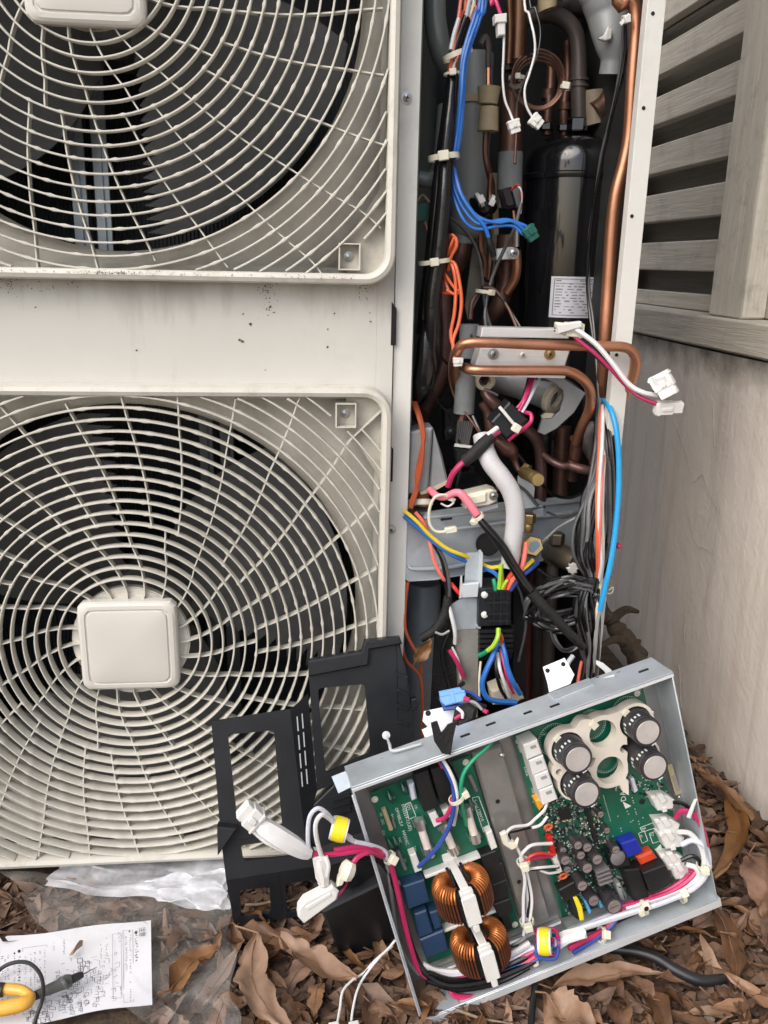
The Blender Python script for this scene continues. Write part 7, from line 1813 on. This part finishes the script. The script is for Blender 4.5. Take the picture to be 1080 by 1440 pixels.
cf = thing('clear_film', 'sheet of clear crinkled plastic film spread over the leaves right of the paper', 'plastic film', GP.p(270, 1350, .01))
film(cf, 'film', film_mat('clear_film', (.72, .70, .66), (.04, .20), .16), [(0, 1228), (322, 1262), (336, 1460), (226, 1462)], 50, 40, .024, .005, 5, .004)
# black cable and rod by the box
ck = thing('black_ground_cable', 'thick black cable curving over the leaves right of the control box', 'cable', GP.p(900, 1345, .015)); gw(ck, 'cable_jacket', 'blackp', [7, 7, 7.5, 7.5, 8, 8, 7], [(790, 1318, .012), (850, 1332, .016), (895, 1338, .018), (925, 1348, .018), (950, 1364, .016), (985, 1379, .013), (1018, 1377, .011)])
rd = thing('black_rod', 'short black rod standing out from under the box at the bottom edge', 'rod', GP.p(746, 1420, .01)); gw(rd, 'shaft', 'blackp', [4.2, 4.5, 5], [(754, 1370, .02), (750, 1405, .014), (744, 1470, .008)])
ct = thing('cut_cable_tie', 'cut white cable tie loop lying on the leaves by the wall', 'cable tie', GP.p(965, 1140, .02)); gw(ct, 'strap', 'tie', 2.4, [(956, 1135, .05), (970, 1134, .052), (966, 1142, .05), (976, 1146, .046), (972, 1154, .04), (962, 1160, .036)])
# stones
def stone(x, y, r_, label):
    p = GP.p(x, y, .004); s_ = r_*pxm(p); g = random.Random(int(x*7+y)); mb = MB(); n_ = 9; rings = []
    for k in range(6):
        a = -math.pi/2+math.pi*k/5; rings.append([p+V((s_*max(.05, math.cos(a))*math.cos(2*math.pi*i/n_)*g.uniform(.8, 1.15), s_*max(.05, math.cos(a))*.8*math.sin(2*math.pi*i/n_)*g.uniform(.8, 1.15), s_*.6*math.sin(a)+s_*.4)) for i in range(n_)])
    mb.loft(rings); o = mb.build('stone', 'stone', None, loc=p, ang=30); setp(o, label, 'stone')
stone(1062, 1335, 14, 'grey stone at the right edge beside a pale chip'); stone(993, 1436, 12, 'small pale stone at the bottom edge right of the cable'); stone(570, 1350, 6, 'tiny round stone under the left corner of the control box')
# ------------------------------------------------------------------ leaves
def leafmesh(name, L_, W_, curl, fold, seed, m, nl=12, nw=6):
    g = random.Random(seed); ph = g.uniform(0, 6); tw_ = g.uniform(-.5, .5); mb = MB(); bend = g.uniform(-.16, .16)
    for i in range(nl+1):
        t_ = i/nl; hw_ = W_*(math.sin(math.pi*min(1, t_*.97+.015))**.75)*(1.15-.35*t_)
        for j in range(nw+1):
            s_ = (j/nw-.5)*2
            edge = 1+.10*math.sin(t_*21+ph+s_*2)-(.35*g.random() if g.random() < .18 else .06*g.random()) if abs(s_) > .9 else 1
            x = (t_-.5)*L_; y = s_*hw_*edge+bend*L_*(t_-.5)**2*4
            z = abs(s_)**1.5*fold*hw_+curl*L_*((t_-.5)**2*2.2)+.05*hw_*math.sin(t_*30+abs(s_)*7)+.16*W_*math.sin(t_*7+ph)*s_+.22*W_*math.sin(t_*11+ph*2+s_*2.2)*math.sin(s_*2.5+ph)+g.uniform(-.05, .05)*W_
            a = tw_*(t_-.5)*1.6; y, z = y*math.cos(a)-z*math.sin(a), y*math.sin(a)+z*math.cos(a)
            mb.v.append(V((x, y, z)))
    for i in range(nl):
        for j in range(nw): a = i*(nw+1)+j; mb.f.append((a, a+1, a+nw+2, a+nw+1))
    k = len(mb.v); mid = [mb.v[i*(nw+1)+nw//2] for i in range(nl+1)]
    mb.tube([V((-L_*.5-L_*.14, 0, mid[0].z+.001))]+[p+V((0, 0, .0006)) for p in mid], [.0009]+[.0008*(1-.8*i/nl) for i in range(nl+1)], 5)
    return mb.mesh(name, M[m], ang=70)
VAR = []; LW = []
g = random.Random(41)
for i in range(14):
    l_, w__ = g.uniform(.040, .090), g.uniform(.007, .0155); LW.append(w__/l_)
    VAR.append(leafmesh('dry_leaf', l_, w__, g.uniform(-.16, .26), g.uniform(-.3, .7), 50+i, 'leaf' if i % 4 else 'leaf2'))
def rot(az, tx, ty): return Matrix.Rotation(az, 4, 'Z') @ Matrix.Rotation(tx, 4, 'X') @ Matrix.Rotation(ty, 4, 'Y')
def blocked(p):
    if p.z > .04: return False
    if PQ[3].x-.02 < p.x < PQ[1].x+.02 and PQ[3].y-.03 < p.y < PQ[0].y+.01: return True
    return False
def inunit(p): return p.y > -.004 and p.x < q1+.01
cnt = 0; tries = 0
while cnt < 265 and tries < 9000:
    tries += 1
    k = g.random()
    if k > .955: x, y = g.uniform(-20, 330), g.uniform(1222, 1330)
    elif k < .50: x, y = g.uniform(300, 1090), g.uniform(1285, 1465)
    elif k < .78: x, y = g.uniform(955, 1090), g.uniform(1030, 1450)
    elif k < .88: x, y = g.uniform(300, 640), g.uniform(1190, 1360)
    elif k < .95: x, y = g.uniform(700, 1000), g.uniform(1220, 1380)
    else: x, y = g.uniform(200, 340), g.uniform(1260, 1450)
    p = GP.p(x, y, g.uniform(.002, .013))
    if blocked(p) or inunit(p) or p.x > WX-.012: continue
    if p.x > .40: p.z += .03*min(1, max(0, (p.x-.40)/.14))*g.random()
    o = bpy.data.objects.new('dry_leaf', VAR[g.randrange(14)] if g.random() < .9 else VAR[0]); C.objects.link(o)
    s_ = g.uniform(.38, .85) if g.random() < .85 else g.uniform(.85, 1.1)
    o.matrix_world = Matrix.Translation(p) @ rot(g.uniform(0, 6.28), g.gauss(0, .30), g.gauss(0, .22)) @ Matrix.Diagonal((s_, s_, s_, 1))
    vi = VAR.index(o.data); sz = 'small' if s_ < .68 else 'middling' if s_ < .9 else 'large'; cl_ = 'tan' if vi % 4 == 0 else 'brown'; fm = 'slender' if LW[vi] < .19 else 'broad'
    where = 'in the strip between the control box and the wall' if x > 955 and y < 1290 else 'at the lower right corner below the wall' if x > 900 else 'on the soil under the control box' if x > 640 and y < 1385 else 'along the bottom edge below the control box' if x > 640 else 'under the clear film' if x < 335 else 'left of the control box below the black cover'
    setp(o, f'{sz} {fm} {cl_} dry leaf {where}', 'dry leaf', 'fallen dry leaves on the soil'); cnt += 1
def bigleaf(px, py, qx, qy, W_, z, curl, fold, seed, label, m='leaf2', tx=0.0):
    a, b = GP.p(px, py, z[0]), GP.p(qx, qy, z[1]); d = b-a
    me = leafmesh('large_leaf', d.length, W_, curl, fold, seed, m, 20, 8)
    o = bpy.data.objects.new('dry_leaf', me); C.objects.link(o)
    e = d.normalized(); n = (V((0, 0, 1))-e*e.z).normalized(); s_ = n.cross(e)
    R3 = Matrix((e, s_, n)).transposed().to_4x4()
    o.matrix_world = Matrix.Translation((a+b)/2) @ R3 @ Matrix.Rotation(tx, 4, 'X'); setp(o, label, 'dry leaf')
bigleaf(984, 1088, 1062, 1158, .013, (.05, .03), .10, .8, 71, 'long folded brown leaf resting against the foot of the cement wall', 'leaf2', -.5)
bigleaf(336, 1322, 382, 1462, .017, (.026, .024), .02, .25, 72, 'broad flat tan leaf lying right of the clear film')
bigleaf(392, 1330, 500, 1392, .015, (.018, .02), .18, .7, 73, 'curled tan leaf with an upturned tip beside the black box')
bigleaf(1046, 1128, 1034, 1240, .014, (.03, .03), .12, .5, 74, 'tan leaf standing on edge right of the cut cable tie', 'leaf2', .5)
bigleaf(1068, 1200, 1092, 1290, .02, (.05, .03), .1, .6, 75, 'large brown leaf leaning on the wall at the right edge', 'leaf', .7)
bigleaf(1006, 1268, 1052, 1392, .012, (.02, .014), .05, .5, 76, 'long brown leaf lying below the right corner of the control box', 'leaf')
bigleaf(770, 1382, 930, 1364, .011, (.012, .012), .06, .6, 77, 'narrow tan leaf lying in the shade below the box')
bigleaf(762, 1410, 838, 1460, .022, (.014, .014), .06, .4, 78, 'wide tan leaf at the bottom edge right of the black rod')
bigleaf(232, 1392, 300, 1330, .013, (.03, .03), .05, .6, 79, 'ribbed brown leaf showing through the clear film')
bigleaf(586, 896, 606, 926, .006, (.0, .0), .1, .5, 80, 'x') if False else None
o = bpy.data.objects.new('dry_leaf', leafmesh('small_leaf', .030, .008, .1, .4, 81, 'leaf2')); C.objects.link(o); p = at(595, 914, -.012); o.matrix_world = Matrix.Translation(p) @ Matrix.Rotation(R(90), 4, 'X') @ Matrix.Rotation(R(58), 4, 'Z'); setp(o, 'small pale dry leaf caught under black tape in the left pocket', 'dry leaf')
# crumbs: thousands of tiny fragments, one sheet of litter
mb = MB(); g = random.Random(77); n_ = 0
while n_ < 20000:
    x, y = g.uniform(-.62, WX-.004), g.gauss(-.12, .2)
    if not -.75 < y < .55: continue
    p = V((x, y, 0))
    if inunit(p) or blocked(p): continue
    p.z = ground_z(x, y)+g.uniform(.0, .008)+(.02*g.random() if x > .46 else 0)
    L_ = g.choice([.004, .006, .009, .013, .02, .03, .036, .045])*g.uniform(.7, 1.2); W_ = L_*g.uniform(.12, .42); m3 = rot(g.uniform(0, 6.28), g.gauss(0, .38), g.gauss(0, .25)).to_3x3(); k = len(mb.v); cz_ = g.uniform(-.25, .45)*W_
    for sx_, sy_, z_ in ((-.5, -.25, 0), (-.5, .25, 0), (0, -.55, cz_), (0, 0, -cz_*.4), (0, .5, cz_), (.5, -.12, 0), (.5, .14, 0)): mb.v.append(p+m3 @ V((sx_*L_*g.uniform(.8, 1.1), sy_*W_*g.uniform(.8, 1.3), z_)))
    mb.f += [(k, k+2, k+3), (k, k+3, k+1), (k+1, k+3, k+4), (k+2, k+5, k+3), (k+3, k+5, k+6), (k+3, k+6, k+4)]; n_ += 1
o = mb.build('leaf_litter', 'litter', None, kind='stuff', ang=180); setp(o, 'brown leaf crumbs and soil bits covering the ground', 'leaf litter')
mb = MB(); g = random.Random(78)
for _ in range(420):
    x, y = g.uniform(-.6, .54), g.gauss(-.12, .2); p = V((x, y, ground_z(x, y)))
    if inunit(p) or blocked(p): continue
    r_ = g.choice([.0015, .002, .003, .004])*g.uniform(.7, 1.3); mb.lathe(p, (g.uniform(-.3, .3), g.uniform(-.3, .3), 1), [(0, -r_*.5), (r_*.8, -r_*.3), (r_, r_*.1), (r_*.6, r_*.6), (0, r_*.75)], 6)
o = mb.build('gravel', 'stone', None, kind='stuff', ang=20); setp(o, 'scattered small grit in the soil', 'grit')
g = random.Random(79)
for i, (a, b, lab) in enumerate((((560, 1200, .03), (700, 1185, .03), None), ((345, 1270, .012), (425, 1264, .014), 'thin pale twig seen through the lower windows of the black frame'), ((962, 1160, .03), (985, 1168, .04), 'thin curved root hair among the leaves by the wall'), ((640, 1420, .012), (720, 1436, .012), 'short dry twig below the control box near the bottom edge'))):
    if not lab: continue
    t_ = thing('twig', lab, 'twig', GP.p(*a)); A, B = GP.p(*a), GP.p(*b); P = [A*(1-q)+B*q+V((0, g.uniform(-.003, .003), g.uniform(-.002, .003))) for q in (0, .25, .5, .75, 1)]
    mb = MB(); mb.tube(P, [.0016, .0014, .0013, .001, .0006], 6, sub=4); mb.build('stem', 'twig', t_)
